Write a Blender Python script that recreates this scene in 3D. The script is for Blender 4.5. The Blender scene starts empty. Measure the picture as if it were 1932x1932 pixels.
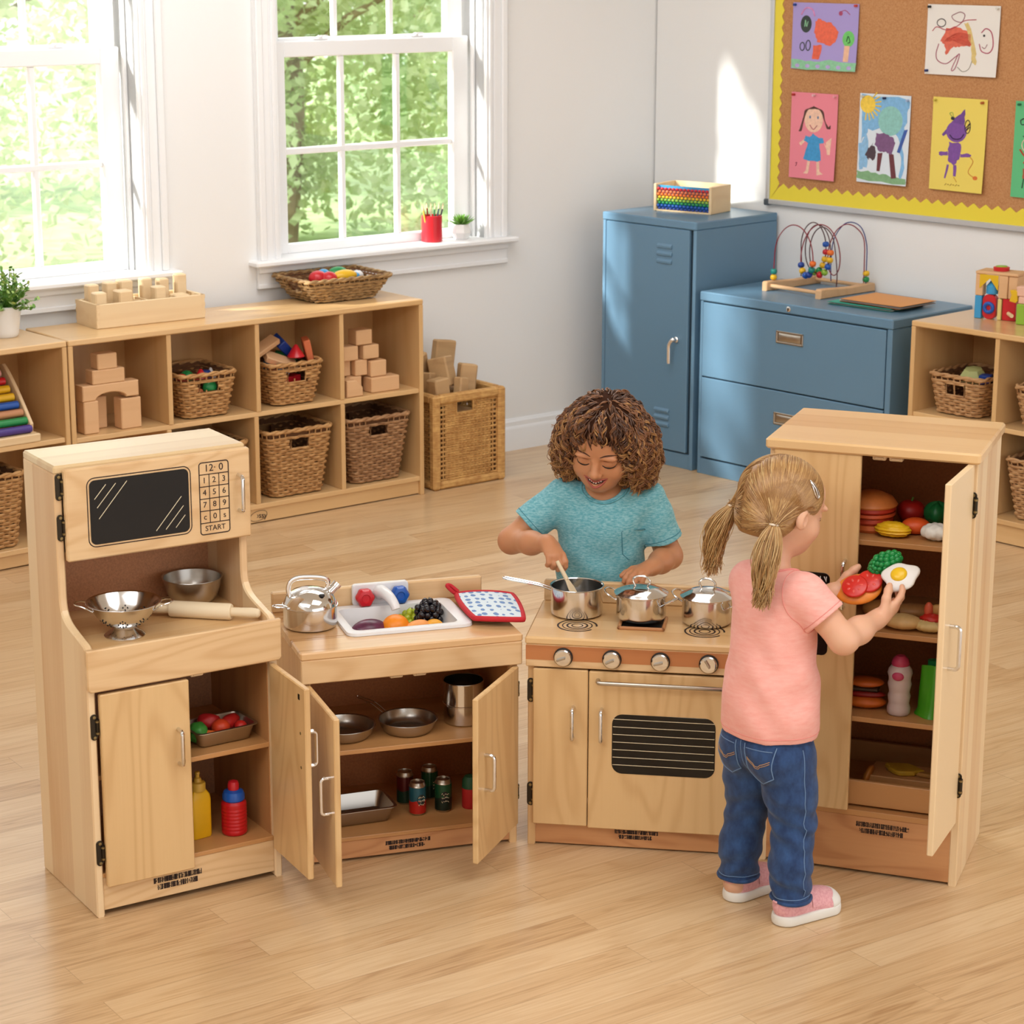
import bpy, math, random
import numpy as np
from mathutils import Vector, Matrix, Euler
PI = math.pi
random.seed(7)
SC = bpy.context.scene
COL = SC.collection
R = math.radians

# ------------------------------------------------------------------ colours and materials
def C(h, a=1.0):
    h = h.lstrip('#')
    o = []
    for i in (0, 2, 4):
        c = int(h[i:i+2], 16) / 255
        o.append(c / 12.92 if c <= .04045 else ((c + .055) / 1.055) ** 2.4)
    return (o[0], o[1], o[2], a)

def new_mat(name):
    m = bpy.data.materials.new(name)
    m.use_nodes = True
    nt = m.node_tree
    b = nt.nodes['Principled BSDF']
    return m, nt, b

class NT:
    """small helper to write node trees"""
    def __init__(s, nt):
        s.nt = nt
    def n(s, typ, **kw):
        nd = s.nt.nodes.new(typ)
        for k, v in kw.items():
            if k == 'inp':
                for i, val in v.items():
                    if hasattr(val, 'is_output'):
                        s.nt.links.new(val, nd.inputs[i])
                    else:
                        nd.inputs[i].default_value = val
            else:
                setattr(nd, k, v)
        return nd
    def link(s, a, b):
        s.nt.links.new(a, b)
    def math(s, op, a, b=None, c=None):
        d = {0: a}
        if b is not None: d[1] = b
        if c is not None: d[2] = c
        return s.n('ShaderNodeMath', operation=op, inp=d).outputs[0]
    def mix(s, f, a, b, blend='MIX'):
        nd = s.n('ShaderNodeMix', data_type='RGBA', blend_type=blend)
        for i, v in ((0, f), (6, a), (7, b)):
            if hasattr(v, 'is_output'): s.link(v, nd.inputs[i])
            else: nd.inputs[i].default_value = v
        return nd.outputs[2]
    def coord(s, kind='Object', scale=(1, 1, 1), rot=(0, 0, 0), loc=(0, 0, 0)):
        t = s.n('ShaderNodeTexCoord')
        m = s.n('ShaderNodeMapping', inp={0: t.outputs[kind], 1: loc, 2: rot, 3: scale})
        return m.outputs[0]
    def noise(s, vec, scale=5, detail=2, rough=.5, dist=0.0):
        return s.n('ShaderNodeTexNoise', inp={'Vector': vec, 'Scale': scale, 'Detail': detail, 'Roughness': rough, 'Distortion': dist})
    def ramp(s, fac, stops):
        nd = s.n('ShaderNodeValToRGB')
        s.link(fac, nd.inputs[0])
        e = nd.color_ramp.elements
        while len(e) < len(stops): e.new(.5)
        for el, (p, c) in zip(e, stops):
            el.position = p; el.color = c
        return nd.outputs[0]
    def bump(s, h, strength=.2, dist=.01):
        return s.n('ShaderNodeBump', inp={'Height': h, 'Strength': strength, 'Distance': dist}).outputs[0]

def plain(name, col, rough=.5, metal=0.0, spec=.5, coat=0.0, sss=0.0, trans=0.0, alpha=1.0, noise=0.0, nscale=40, bump=0.0, bscale=200, sheen=0.0):
    m, nt, b = new_mat(name)
    T = NT(nt)
    b.inputs['Base Color'].default_value = C(col) if isinstance(col, str) else col
    b.inputs['Roughness'].default_value = rough
    b.inputs['Metallic'].default_value = metal
    b.inputs['Specular IOR Level'].default_value = spec
    b.inputs['Coat Weight'].default_value = coat
    b.inputs['Coat Roughness'].default_value = .15
    b.inputs['Transmission Weight'].default_value = trans
    b.inputs['Sheen Weight'].default_value = sheen
    if sss:
        b.inputs['Subsurface Weight'].default_value = sss
        b.inputs['Subsurface Radius'].default_value = (.012, .005, .003)
        b.inputs['Subsurface Scale'].default_value = .6
    if noise or bump:
        v = T.coord()
        if noise:
            n = T.noise(v, nscale, 3)
            c = b.inputs['Base Color'].default_value[:]
            d = tuple(x * (1 - noise) for x in c[:3]) + (1,)
            l = tuple(min(1, x * (1 + noise)) for x in c[:3]) + (1,)
            T.link(T.ramp(n.outputs[0], [(.3, d), (.7, l)]), b.inputs['Base Color'])
        if bump:
            n2 = T.noise(v, bscale, 3)
            T.link(T.bump(n2.outputs[0], bump, .003), b.inputs['Normal'])
    return m

def wood(name, light, dark, axis='z', rings=9, ringscale=7, contrast=.35, strip=0.0, stripdir='x', rough=.38, loc=(0, 0, 0), tint=None, stretch=.10, fiber=.35, coat=.15):
    """plain sawn wood: stretched noise contours make the cathedral figure, finer noise the fibres; strip = width of glued staves"""
    m, nt, b = new_mat(name)
    T = NT(nt)
    sc = [1, 1, 1]
    sc['xyz'.index(axis)] = stretch
    tc = T.n('ShaderNodeTexCoord').outputs['Object']
    oi = T.n('ShaderNodeObjectInfo').outputs['Random']
    off = T.n('ShaderNodeCombineXYZ', inp={0: T.math('MULTIPLY', oi, 3.1), 1: T.math('MULTIPLY', oi, 7.7), 2: T.math('MULTIPLY', oi, 1.7)}).outputs[0]
    base = T.n('ShaderNodeVectorMath', operation='ADD', inp={0: tc, 1: off}).outputs[0]
    stripv = None
    if strip:
        sep = T.n('ShaderNodeSeparateXYZ', inp={0: tc})
        k = T.math('FLOOR', T.math('DIVIDE', sep.outputs['xyz'.index(stripdir)], strip))
        wn = T.n('ShaderNodeTexWhiteNoise', noise_dimensions='1D', inp={'W': k})
        stripv = wn.outputs['Value']
        base = T.n('ShaderNodeVectorMath', operation='ADD', inp={0: base, 1: T.n('ShaderNodeVectorMath', operation='SCALE', inp={0: wn.outputs['Color'], 3: 5.0}).outputs[0]}).outputs[0]
    vec = T.n('ShaderNodeMapping', inp={0: base, 1: loc, 3: sc}).outputs[0]
    n = T.noise(vec, ringscale, 1.5, .45, .3)
    w = T.math('SINE', T.math('MULTIPLY', n.outputs[0], rings * 6.283))
    w = T.math('MULTIPLY_ADD', w, .5, .5)
    w = T.math('POWER', w, 3.0)
    sc2 = [1, 1, 1]; sc2['xyz'.index(axis)] = .025
    v2 = T.n('ShaderNodeMapping', inp={0: base, 3: sc2}).outputs[0]
    f = T.noise(v2, 160, 3, .6)
    big = T.noise(vec, 2.2, 2, .5)
    fac = T.math('ADD', T.math('MULTIPLY', w, contrast), T.math('MULTIPLY', T.math('SUBTRACT', f.outputs[0], .5), fiber))
    fac = T.math('ADD', fac, T.math('MULTIPLY', T.math('SUBTRACT', big.outputs[0], .45), .5))
    if stripv is not None:
        fac = T.math('ADD', fac, T.math('MULTIPLY', T.math('SUBTRACT', stripv, .5), 1.05))
    nd = T.n('ShaderNodeClamp', inp={0: fac}).outputs[0]
    col = T.mix(nd, C(light), C(dark))
    T.link(col, b.inputs['Base Color'])
    b.inputs['Roughness'].default_value = rough
    b.inputs['Coat Weight'].default_value = coat
    b.inputs['Coat Roughness'].default_value = .25
    T.link(T.bump(f.outputs[0], .06, .002), b.inputs['Normal'])
    return m

def wicker(name, a, b_, rough=.65):
    m, nt, b = new_mat(name)
    T = NT(nt)
    v = T.coord(scale=(1, 1, 1))
    n = T.noise(v, 38, 3, .6)
    n2 = T.noise(T.coord(scale=(.3, .3, 4)), 60, 2)
    f = T.math('MULTIPLY_ADD', n2.outputs[0], .5, T.math('MULTIPLY', n.outputs[0], .5))
    T.link(T.ramp(f, [(.33, C(b_)), (.66, C(a))]), b.inputs['Base Color'])
    b.inputs['Roughness'].default_value = rough
    T.link(T.bump(T.noise(v, 400, 2).outputs[0], .4, .002), b.inputs['Normal'])
    return m

# ------------------------------------------------------------------ mesh builder
class MB:
    def __init__(s):
        s.v = []; s.f = []; s.m = []; s.M = Matrix(); s.mat = 0
    def at(s, M=None):
        s.M = M if M is not None else Matrix(); return s
    def add(s, vs, fs, mat=None):
        o = len(s.v)
        M = s.M
        s.v.extend(tuple(M @ Vector(v)) for v in vs)
        mi = s.mat if mat is None else mat
        for f in fs:
            s.f.append(tuple(i + o for i in f)); s.m.append(mi)
        return s
    def box(s, x0, x1, y0, y1, z0, z1, b=0.0, mat=None):
        if x0 > x1: x0, x1 = x1, x0
        if y0 > y1: y0, y1 = y1, y0
        if z0 > z1: z0, z1 = z1, z0
        b = min(b, (x1-x0)*.49, (y1-y0)*.49, (z1-z0)*.49)
        if b <= 0:
            vs = [(x, y, z) for z in (z0, z1) for y in (y0, y1) for x in (x0, x1)]
            fs = [(0, 2, 3, 1), (4, 5, 7, 6), (0, 1, 5, 4), (2, 6, 7, 3), (0, 4, 6, 2), (1, 3, 7, 5)]
            return s.add(vs, fs, mat)
        X = (x0, x1); Y = (y0, y1); Z = (z0, z1)
        vs = []; idx = {}
        for i in (0, 1):
            for j in (0, 1):
                for k in (0, 1):
                    sx, sy, sz = (1, -1)[i], (1, -1)[j], (1, -1)[k]
                    for a in range(3):
                        p = [X[i] + sx*b, Y[j] + sy*b, Z[k] + sz*b]
                        p[a] = (X[i], Y[j], Z[k])[a]
                        idx[i, j, k, a] = len(vs); vs.append(tuple(p))
        fs = []
        for a in range(3):
            o1, o2 = [q for q in range(3) if q != a]
            for side in (0, 1):
                q = []
                for u, w in ((0, 0), (1, 0), (1, 1), (0, 1)):
                    key = [0, 0, 0]; key[a] = side; key[o1] = u; key[o2] = w
                    q.append(idx[tuple(key) + (a,)])
                flip = (side == 0) ^ (a == 1)
                fs.append(tuple(q[::-1] if flip else q))
            # edges along axis a
            for u in (0, 1):
                for w in (0, 1):
                    k0 = [0, 0, 0]; k0[o1] = u; k0[o2] = w; k0[a] = 0
                    k1 = list(k0); k1[a] = 1
                    q = [idx[tuple(k0) + (o1,)], idx[tuple(k1) + (o1,)], idx[tuple(k1) + (o2,)], idx[tuple(k0) + (o2,)]]
                    flip = (u ^ w ^ (a == 1))
                    fs.append(tuple(q if flip else q[::-1]))
        for i in (0, 1):
            for j in (0, 1):
                for k in (0, 1):
                    q = [idx[i, j, k, a] for a in range(3)]
                    fs.append(tuple(q if (i + j + k) % 2 else q[::-1]))
        return s.add(vs, fs, mat)
    def prism(s, poly, a0, a1, axis='y', b=0.0, mat=None):
        """extrude the 2d outline along axis; poly in the other two axes (x,z for y; x,y for z; y,z for x)"""
        n = len(poly)
        area = sum(poly[i][0]*poly[(i+1) % n][1] - poly[(i+1) % n][0]*poly[i][1] for i in range(n))
        if area < 0: poly = poly[::-1]
        def off(d):
            out = []
            for i in range(n):
                p0, p1, p2 = Vector(poly[i-1][:2]), Vector(poly[i][:2]), Vector(poly[(i+1) % n][:2])
                e1 = (p1-p0).normalized() if (p1-p0).length > 1e-9 else Vector((1, 0)); e2 = (p2-p1).normalized() if (p2-p1).length > 1e-9 else e1
                n1 = Vector((-e1.y, e1.x)); n2 = Vector((-e2.y, e2.x))
                nn = n1 + n2
                if nn.length < 1e-6: nn = n1
                nn.normalize()
                k = 1 / max(.35, nn.dot(n1))
                out.append(p1 + nn * d * k)
            return out
        def P(q, t):
            return {'y': (q[0], t, q[1]), 'z': (q[0], q[1], t), 'x': (t, q[0], q[1])}[axis]
        rings = []
        if b > 0:
            ins = off(b)
            rings = [[P(q, a0) for q in ins], [P(q, a0+b) for q in poly], [P(q, a1-b) for q in poly], [P(q, a1) for q in ins]]
        else:
            rings = [[P(q, a0) for q in poly], [P(q, a1) for q in poly]]
        vs = [p for r in rings for p in r]
        fs = []
        fl = axis == 'y'
        for k in range(len(rings)-1):
            for i in range(n):
                j = (i+1) % n
                q = (k*n+i, k*n+j, (k+1)*n+j, (k+1)*n+i)
                fs.append(q[::-1] if fl else q)
        t = (len(rings)-1)*n
        c0 = tuple(range(n)); c1 = tuple(t+i for i in range(n))
        fs.append(c0 if fl else c0[::-1]); fs.append(c1[::-1] if fl else c1)
        return s.add(vs, fs, mat)
    def tube(s, pts, r, n=8, closed=False, caps=True, mat=None, flat=1.0):
        pts = [Vector(p) for p in pts]
        N = len(pts)
        if N < 2: return s
        rr = r if hasattr(r, '__len__') else [r]*N
        tang = []
        for i in range(N):
            if closed: t = pts[(i+1) % N] - pts[i-1]
            else: t = pts[min(i+1, N-1)] - pts[max(i-1, 0)]
            if t.length < 1e-9: t = Vector((0, 0, 1))
            tang.append(t.normalized())
        t0 = tang[0]
        up = Vector((0, 0, 1)) if abs(t0.z) < .9 else Vector((1, 0, 0))
        u = (up - t0*up.dot(t0)).normalized()
        vs = []
        for i in range(N):
            t = tang[i]
            u = u - t*u.dot(t)
            if u.length < 1e-6: u = t.orthogonal()
            u.normalize()
            w = t.cross(u)
            for k in range(n):
                a = 2*PI*k/n
                vs.append(pts[i] + (u*math.cos(a)*flat + w*math.sin(a))*rr[i])
        fs = []
        for i in range(N if closed else N-1):
            for k in range(n):
                a, b = i*n+k, i*n+(k+1) % n
                c, d = ((i+1) % N)*n+(k+1) % n, ((i+1) % N)*n+k
                fs.append((a, b, c, d))
        if caps and not closed:
            fs.append(tuple(range(n))[::-1]); fs.append(tuple((N-1)*n+k for k in range(n)))
        return s.add(vs, fs, mat)
    def lathe(s, prof, n=32, c=(0, 0, 0), axis='z', mat=None, arc=None):
        vs = []; fs = []
        def P(r, z, a):
            x, y = r*math.cos(a), r*math.sin(a)
            return {'z': (c[0]+x, c[1]+y, c[2]+z), 'y': (c[0]+x, c[1]-z, c[2]+y), 'x': (c[0]+z, c[1]+x, c[2]+y)}[axis]
        rings = []
        for r, z in prof:
            if r < 1e-6:
                rings.append([len(vs)]); vs.append(P(0, z, 0))
            else:
                rings.append(list(range(len(vs), len(vs)+n)))
                vs.extend(P(r, z, 2*PI*k/n) for k in range(n))
        for a, b in zip(rings, rings[1:]):
            if len(a) == 1 and len(b) == 1: continue
            for k in range(n):
                j = (k+1) % n
                if len(a) == 1: fs.append((a[0], b[j], b[k]))
                elif len(b) == 1: fs.append((a[k], a[j], b[0]))
                else: fs.append((a[k], a[j], b[j], b[k]))
        return s.add(vs, fs, mat)
    def ell(s, c, r, n=20, m=12, rot=None, fn=None, mat=None):
        if not hasattr(r, '__len__'): r = (r, r, r)
        Q = rot if rot is not None else Matrix.Identity(3)
        vs = []; fs = []
        for i in range(m+1):
            th = PI*i/m
            for k in range(n if 0 < i < m else 1):
                ph = 2*PI*k/n
                d = Vector((math.sin(th)*math.cos(ph), math.sin(th)*math.sin(ph), -math.cos(th)))
                k_ = fn(d) if fn else 1.0
                vs.append(Vector(c) + Q @ Vector((d.x*r[0]*k_, d.y*r[1]*k_, d.z*r[2]*k_)))
        def ix(i, k):
            return 0 if i == 0 else (1+(m-1)*n if i == m else 1+(i-1)*n+k % n)
        for i in range(m):
            for k in range(n):
                q = [ix(i, k), ix(i, k+1), ix(i+1, k+1), ix(i+1, k)]
                u = []
                for x in q:
                    if x not in u: u.append(x)
                if len(u) >= 3: fs.append(tuple(u))
        return s.add(vs, fs, mat)
    def grid(s, fn, nu, nv, mat=None, cu=False):
        vs = [fn(i/nu, j/nv) for j in range(nv+1) for i in range(nu+1)]
        fs = [(j*(nu+1)+i, j*(nu+1)+i+1, (j+1)*(nu+1)+i+1, (j+1)*(nu+1)+i) for j in range(nv) for i in range(nu)]
        return s.add(vs, fs, mat)
    def build(s, name, mats, parent=None, smooth=35, loc=None, rot=None, recalc=True):
        me = bpy.data.meshes.new(name)
        me.from_pydata(s.v, [], s.f)
        for m in (mats if isinstance(mats, (list, tuple)) else [mats]):
            me.materials.append(m)
        if len(me.materials) > 1:
            me.polygons.foreach_set('material_index', s.m)
        me.validate()
        if recalc:
            import bmesh
            bm = bmesh.new(); bm.from_mesh(me)
            bmesh.ops.recalc_face_normals(bm, faces=bm.faces)
            bm.to_mesh(me); bm.free()
        if smooth:
            me.shade_smooth()
            me.set_sharp_from_angle(angle=R(smooth))
        me.update()
        o = bpy.data.objects.new(name, me)
        COL.objects.link(o)
        if parent is not None: o.parent = parent
        if loc is not None: o.location = loc
        if rot is not None: o.rotation_euler = rot
        return o

def tag(o, label=None, cat=None, group=None, kind=None):
    if label: o['label'] = label
    if cat: o['category'] = cat
    if group: o['group'] = group
    if kind: o['kind'] = kind
    return o

def thing(name, loc, rz=0.0, label=None, cat=None, group=None, kind=None, rot=None):
    o = bpy.data.objects.new(name, None)
    o.empty_display_size = .05
    COL.objects.link(o)
    o.location = loc
    o.rotation_euler = rot if rot is not None else (0, 0, rz)
    return tag(o, label, cat, group, kind)

def kids(o):
    return [c for c in bpy.data.objects if c.parent == o]

def copy_tree(o, parent=None):
    c = o.copy(); COL.objects.link(c)
    if parent is not None: c.parent = parent
    for ch in kids(o): copy_tree(ch, c)
    return c

class Frame:
    """a local frame standing on the floor: origin and turn; P gives world points"""
    def __init__(s, x, y, r):
        s.x, s.y, s.r = x, y, r
        s.c, s.s = math.cos(r), math.sin(r)
    def P(s, x, y, z=0.0):
        return Vector((s.x + s.c*x - s.s*y, s.y + s.s*x + s.c*y, z))

FA = Frame(-.835, 4.22, .5554)     # hutch
FB = Frame(-.4381, 4.481, .3028)   # sink
FC = Frame(.034, 4.6126, -.1508)   # stove
FD = Frame(.5273, 4.5326, -.3547)  # refrigerator
FS = Frame(-1.3833, 6.9474, .6654) # long cubby shelf
FW = Frame(-1.3898, 7.4171, .6673) # window wall face
FL = Frame(.3393, 8.5008, -.8115)  # locker
FF = Frame(.6724, 8.1419, -.8125)  # filing cabinet
FR = Frame(1.3217, 7.4101, -.8132) # right shelf

def rrect(x0, x1, z0, z1, r, n=5):
    p = []
    for cx, cz, a0 in ((x1-r, z1-r, 0), (x0+r, z1-r, 90), (x0+r, z0+r, 180), (x1-r, z0+r, 270)):
        for i in range(n+1):
            a = R(a0 + 90*i/n)
            p.append((cx + r*math.cos(a), cz + r*math.sin(a)))
    return p

def arcpts(c, r, a0, a1, n, plane='xz'):
    o = []
    for i in range(n+1):
        a = R(a0 + (a1-a0)*i/n)
        u, w = r*math.cos(a), r*math.sin(a)
        o.append({'xz': (c[0]+u, c[1], c[2]+w), 'xy': (c[0]+u, c[1]+w, c[2]), 'yz': (c[0], c[1]+u, c[2]+w)}[plane])
    return o

def bez(p0, p1, p2, p3, n=10):
    p0, p1, p2, p3 = map(Vector, (p0, p1, p2, p3))
    return [p0*(1-t)**3 + p1*3*t*(1-t)**2 + p2*3*t*t*(1-t) + p3*t**3 for t in [i/n for i in range(n+1)]]

def smooth_path(pts, n=6):
    """Catmull-Rom through the points"""
    P = [Vector(p) for p in pts]
    P = [P[0]*2-P[1]] + P + [P[-1]*2-P[-2]]
    out = []
    for i in range(1, len(P)-2):
        for k in range(n):
            t = k/n
            a, b, c, d = P[i-1], P[i], P[i+1], P[i+2]
            out.append(.5*((2*b) + (c-a)*t + (2*a-5*b+4*c-d)*t*t + (3*b-a-3*c+d)*t**3))
    out.append(P[-2])
    return out
# ------------------------------------------------------------------ materials
M = {}
M['wall'] = plain('wall paint', '#EEEEED', .75, bump=.12, bscale=260)
M['trim'] = plain('white trim paint', '#F2F3F4', .42)
M['plywood'] = wood('birch plywood upright', '#DCB480', '#C08E54', 'z', 7, 6, .30)
M['plywood_h'] = wood('birch plywood lying', '#DCB480', '#C08E54', 'x', 7, 6, .30)
M['door_v'] = wood('maple door veneer', '#DDB883', '#BD8E58', 'z', 15, 5.5, .32, stretch=.17, fiber=.22)
M['maple_h'] = wood('maple front board', '#E2BF90', '#C4945F', 'x', 15, 7, .36, stretch=.17)
M['maple_v'] = wood('maple stave upright', '#EBCEA3', '#C8935A', 'z', 4, 5, .22, strip=.062, stripdir='y')
M['maple_pale'] = wood('pale maple panel', '#E9D3A8', '#CFA873', 'x', 4, 5, .2, strip=.055, stripdir='y', rough=.3, coat=.35)
M['maple_top'] = wood('butcher block top', '#DDB27E', '#9F6935', 'x', 6, 8, .35, strip=.036, stripdir='y', rough=.25, coat=.5)
M['maple_top_light'] = wood('light maple top', '#E0B984', '#C8955A', 'x', 5, 6, .25, strip=.06, stripdir='y', rough=.3, coat=.3)
M['hardboard'] = plain('brown hardboard back', '#B27C56', .7, noise=.14, nscale=260)
M['hardboard_dark'] = plain('dark hardboard back', '#B06C3C', .75, noise=.12, nscale=200)
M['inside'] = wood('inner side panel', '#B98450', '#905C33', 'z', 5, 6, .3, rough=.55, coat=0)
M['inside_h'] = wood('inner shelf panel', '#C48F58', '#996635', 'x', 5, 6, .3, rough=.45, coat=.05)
M['cherry'] = wood('reddish band', '#BE7A48', '#99552B', 'x', 6, 8, .4)
M['kick_red'] = wood('reddish kick board', '#C8905F', '#A4663A', 'x', 8, 10, .45, stretch=.2)
M['shelf_v'] = wood('shelf birch upright', '#D8B07A', '#BD8D55', 'z', 5, 5, .25)
M['shelf_h'] = wood('shelf birch lying', '#DDB681', '#C3945B', 'x', 5, 5, .25, rough=.28, coat=.4)
M['shelf_in'] = wood('shelf inner face', '#CDA06A', '#B07F49', 'z', 5, 5, .25)
M['block'] = wood('beech block', '#DDB285', '#C9996A', 'x', 3, 14, .2, rough=.6, coat=0)
M['block_old'] = wood('worn block', '#BF9B6E', '#96724A', 'x', 4, 12, .3, rough=.65, coat=0)
M['pinewood'] = wood('pale pine', '#E8CDA3', '#D5AF7E', 'x', 4, 9, .25, rough=.5, coat=.05)
M['steel'] = plain('polished steel', '#DCDBDA', .15, 1.0)
M['steel_in'] = plain('brushed steel inside', '#B9B4AD', .27, 1.0)
M['steel_dark'] = plain('dull steel', '#A8A29A', .3, 1.0)
M['chrome'] = plain('chrome', '#E0DEDC', .09, 1.0)
M['nickel'] = plain('satin nickel', '#BDB6AB', .32, 1.0)
M['bronze'] = plain('antique bronze hinge', '#3B342A', .4, .85)
M['brass'] = plain('dull brass', '#8D7A52', .4, .9)
M['black_gloss'] = plain('black glossy panel', '#0B0A0A', .08, spec=.4)
M['black'] = plain('black print', '#15110F', .55)
M['ink'] = plain('dark engraved line', '#2A1712', .6)
M['cream_line'] = plain('cream line', '#E9D9B5', .5)
M['blue_metal'] = plain('blue enamelled metal', '#6387A2', .32, spec=.5, bump=.05, bscale=600)
M['blue_dark'] = plain('blue shadow gap', '#1F3443', .6)
M['white_plastic'] = plain('white plastic', '#E6E6E8', .22)
M['white_ceramic'] = plain('white ceramic', '#E9E8E6', .25, coat=.3)
for k, h, r in (('red', '#C8202B', .3), ('blue', '#1A56B0', .3), ('green', '#1E8A48', .35), ('yellow', '#E9B820', .35), ('orange', '#E8722A', .4), ('teal', '#18857C', .35), ('purple', '#4A3585', .4), ('pinkw', '#DE9F93', .45), ('tan', '#C48B62', .45)):
    M[k] = plain('painted ' + k, h, r)
M['wick'] = wicker('willow wicker', '#D3A56C', '#9C6C3C')
M['wick_dark'] = wicker('brown wicker', '#C2966A', '#7F5634')
M['seagrass'] = wicker('seagrass rope', '#B99563', '#6E5231')
M['rattan'] = wicker('rattan cane', '#DDB06C', '#A8743A')
M['wick_pale'] = wicker('pale wicker', '#D2A877', '#9C6D42')
M['wick_shade'] = plain('basket lining shade', '#6B4527', .9)

def floor_mat():
    m, nt, b = new_mat('maple strip flooring')
    T = NT(nt)
    tc = T.n('ShaderNodeTexCoord').outputs['Object']
    v = T.n('ShaderNodeMapping', inp={0: tc, 2: (0, 0, -.60)}).outputs[0]
    br = T.n('ShaderNodeTexBrick', offset=.37, offset_frequency=2, squash=1.0, inp={'Vector': v, 'Color1': (0, 0, 0, 1), 'Color2': (1, 1, 1, 1), 'Mortar': (0.5, .5, .5, 1), 'Scale': 1.0, 'Mortar Size': .0007, 'Mortar Smooth': .2, 'Bias': 0, 'Brick Width': .95, 'Row Height': .088})
    rnd = br.outputs['Color']
    sep = T.n('ShaderNodeSeparateColor', inp={0: rnd}).outputs[0]
    offs = T.n('ShaderNodeCombineXYZ', inp={0: T.math('MULTIPLY', sep, 31.0), 1: T.math('MULTIPLY', sep, 17.0), 2: T.math('MULTIPLY', sep, 5.0)}).outputs[0]
    v1 = T.n('ShaderNodeVectorMath', operation='ADD', inp={0: v, 1: offs}).outputs[0]
    vg = T.n('ShaderNodeMapping', inp={0: v1, 3: (.9, 9, 1)}).outputs[0]
    n = T.noise(vg, 1.6, 2, .55, .6)
    w = T.math('POWER', T.math('MULTIPLY_ADD', T.math('SINE', T.math('MULTIPLY', n.outputs[0], 42)), .5, .5), 2.5)
    vf = T.n('ShaderNodeMapping', inp={0: v1, 3: (1.6, 60, 1)}).outputs[0]
    f = T.noise(vf, 3.2, 4, .65)
    fac = T.math('ADD', T.math('MULTIPLY', w, .2), T.math('MULTIPLY', T.math('SUBTRACT', f.outputs[0], .42), 1.15))
    fac = T.math('ADD', fac, T.math('MULTIPLY', sep, .42))
    big = T.noise(vg, .6, 2)
    fac = T.math('ADD', fac, T.math('MULTIPLY', T.math('SUBTRACT', big.outputs[0], .5), .45))
    col = T.ramp(fac, [(0.0, C('#DFC198')), (.5, C('#CFAB7F')), (1.0, C('#A67C52'))])
    col = T.mix(T.math('MULTIPLY', br.outputs['Fac'], .45), col, C('#7D5836'))
    T.link(col, b.inputs['Base Color'])
    b.inputs['Roughness'].default_value = .3
    b.inputs['Coat Weight'].default_value = .25
    b.inputs['Coat Roughness'].default_value = .18
    T.link(T.bump(T.math('SUBTRACT', f.outputs[0], T.math('MULTIPLY', br.outputs['Fac'], 1.5)), .06, .002), b.inputs['Normal'])
    return m
M['floor'] = floor_mat()

def glass_mat():
    m, nt, b = new_mat('window glass')
    T = NT(nt)
    nt.nodes.remove(b)
    out = nt.nodes['Material Output']
    tr = T.n('ShaderNodeBsdfTransparent', inp={0: (.97, .985, .98, 1)})
    gl = T.n('ShaderNodeBsdfGlossy', inp={'Color': (1, 1, 1, 1), 'Roughness': .02})
    mx = T.n('ShaderNodeMixShader', inp={0: .05, 1: tr.outputs[0], 2: gl.outputs[0]})
    T.link(mx.outputs[0], out.inputs[0])
    return m
M['glass'] = glass_mat()

# ------------------------------------------------------------------ floor and walls
g = MB(); g.box(-5, 6, -1.5, 12.0, -.06, 0)
tag(g.build('floor', M['floor'], smooth=0), kind='structure')

WH = 2.75
Wm = Matrix.Translation((FW.x, FW.y, 0)) @ Matrix.Rotation(FW.r, 4, 'Z')
Lm = Matrix.Translation((FL.x, FL.y, 0)) @ Matrix.Rotation(FL.r, 4, 'Z')
OPEN = ((-.709, .192), (.732, 1.633))      # window openings along the wall
Z0, Z1 = .815, 2.24
g = MB()
TH = .17
xs = [-3.6, OPEN[0][0], OPEN[0][1], OPEN[1][0], OPEN[1][1], 2.62]
for i in (0, 2, 4):
    g.box(xs[i], xs[i+1], 0, TH, 0, WH)
for a, b_ in OPEN:
    g.box(a, b_, 0, TH, 0, Z0); g.box(a, b_, 0, TH, Z1, WH)
o = g.build('wall_back', M['wall'], smooth=0); o.matrix_world = Wm; tag(o, kind='structure')
YR = .463
g = MB(); g.box(-.17, 4.6, YR, YR+.15, 0, WH)
o = g.build('wall_right', M['wall'], smooth=0); o.matrix_world = Lm; tag(o, kind='structure')

g = MB(); g.box(-3.75, -3.6, -9.0, TH, 0, WH)  # unseen wall, added to keep the sun out on the left
o = g.build('wall_left', M['wall'], smooth=0); o.matrix_world = Wm; tag(o, kind='structure')
g = MB(); g.box(-3.75, 7.5, -9.0, TH+.1, WH, WH+.12)  # unseen ceiling, added to block the sun from above
o = g.build('ceiling', M['wall'], smooth=0); o.matrix_world = Wm; tag(o, kind='structure')

def baseboard(name, x0, x1, y, mw):
    g = MB()
    prof = [(y, 0), (y, .122), (y-.004, .122), (y-.006, .116), (y-.010, .110), (y-.010, .094), (y-.014, .088), (y-.016, .08), (y-.016, .0)]
    g.prism([(p[0], p[1]) for p in prof], x0, x1, 'x')
    o = g.build(name, M['trim'], smooth=25); o.matrix_world = mw; tag(o, kind='structure')
baseboard('baseboard_back', -3.6, 2.465, 0, Wm)
baseboard('baseboard_right', -.15, 4.6, YR, Lm)

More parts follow.
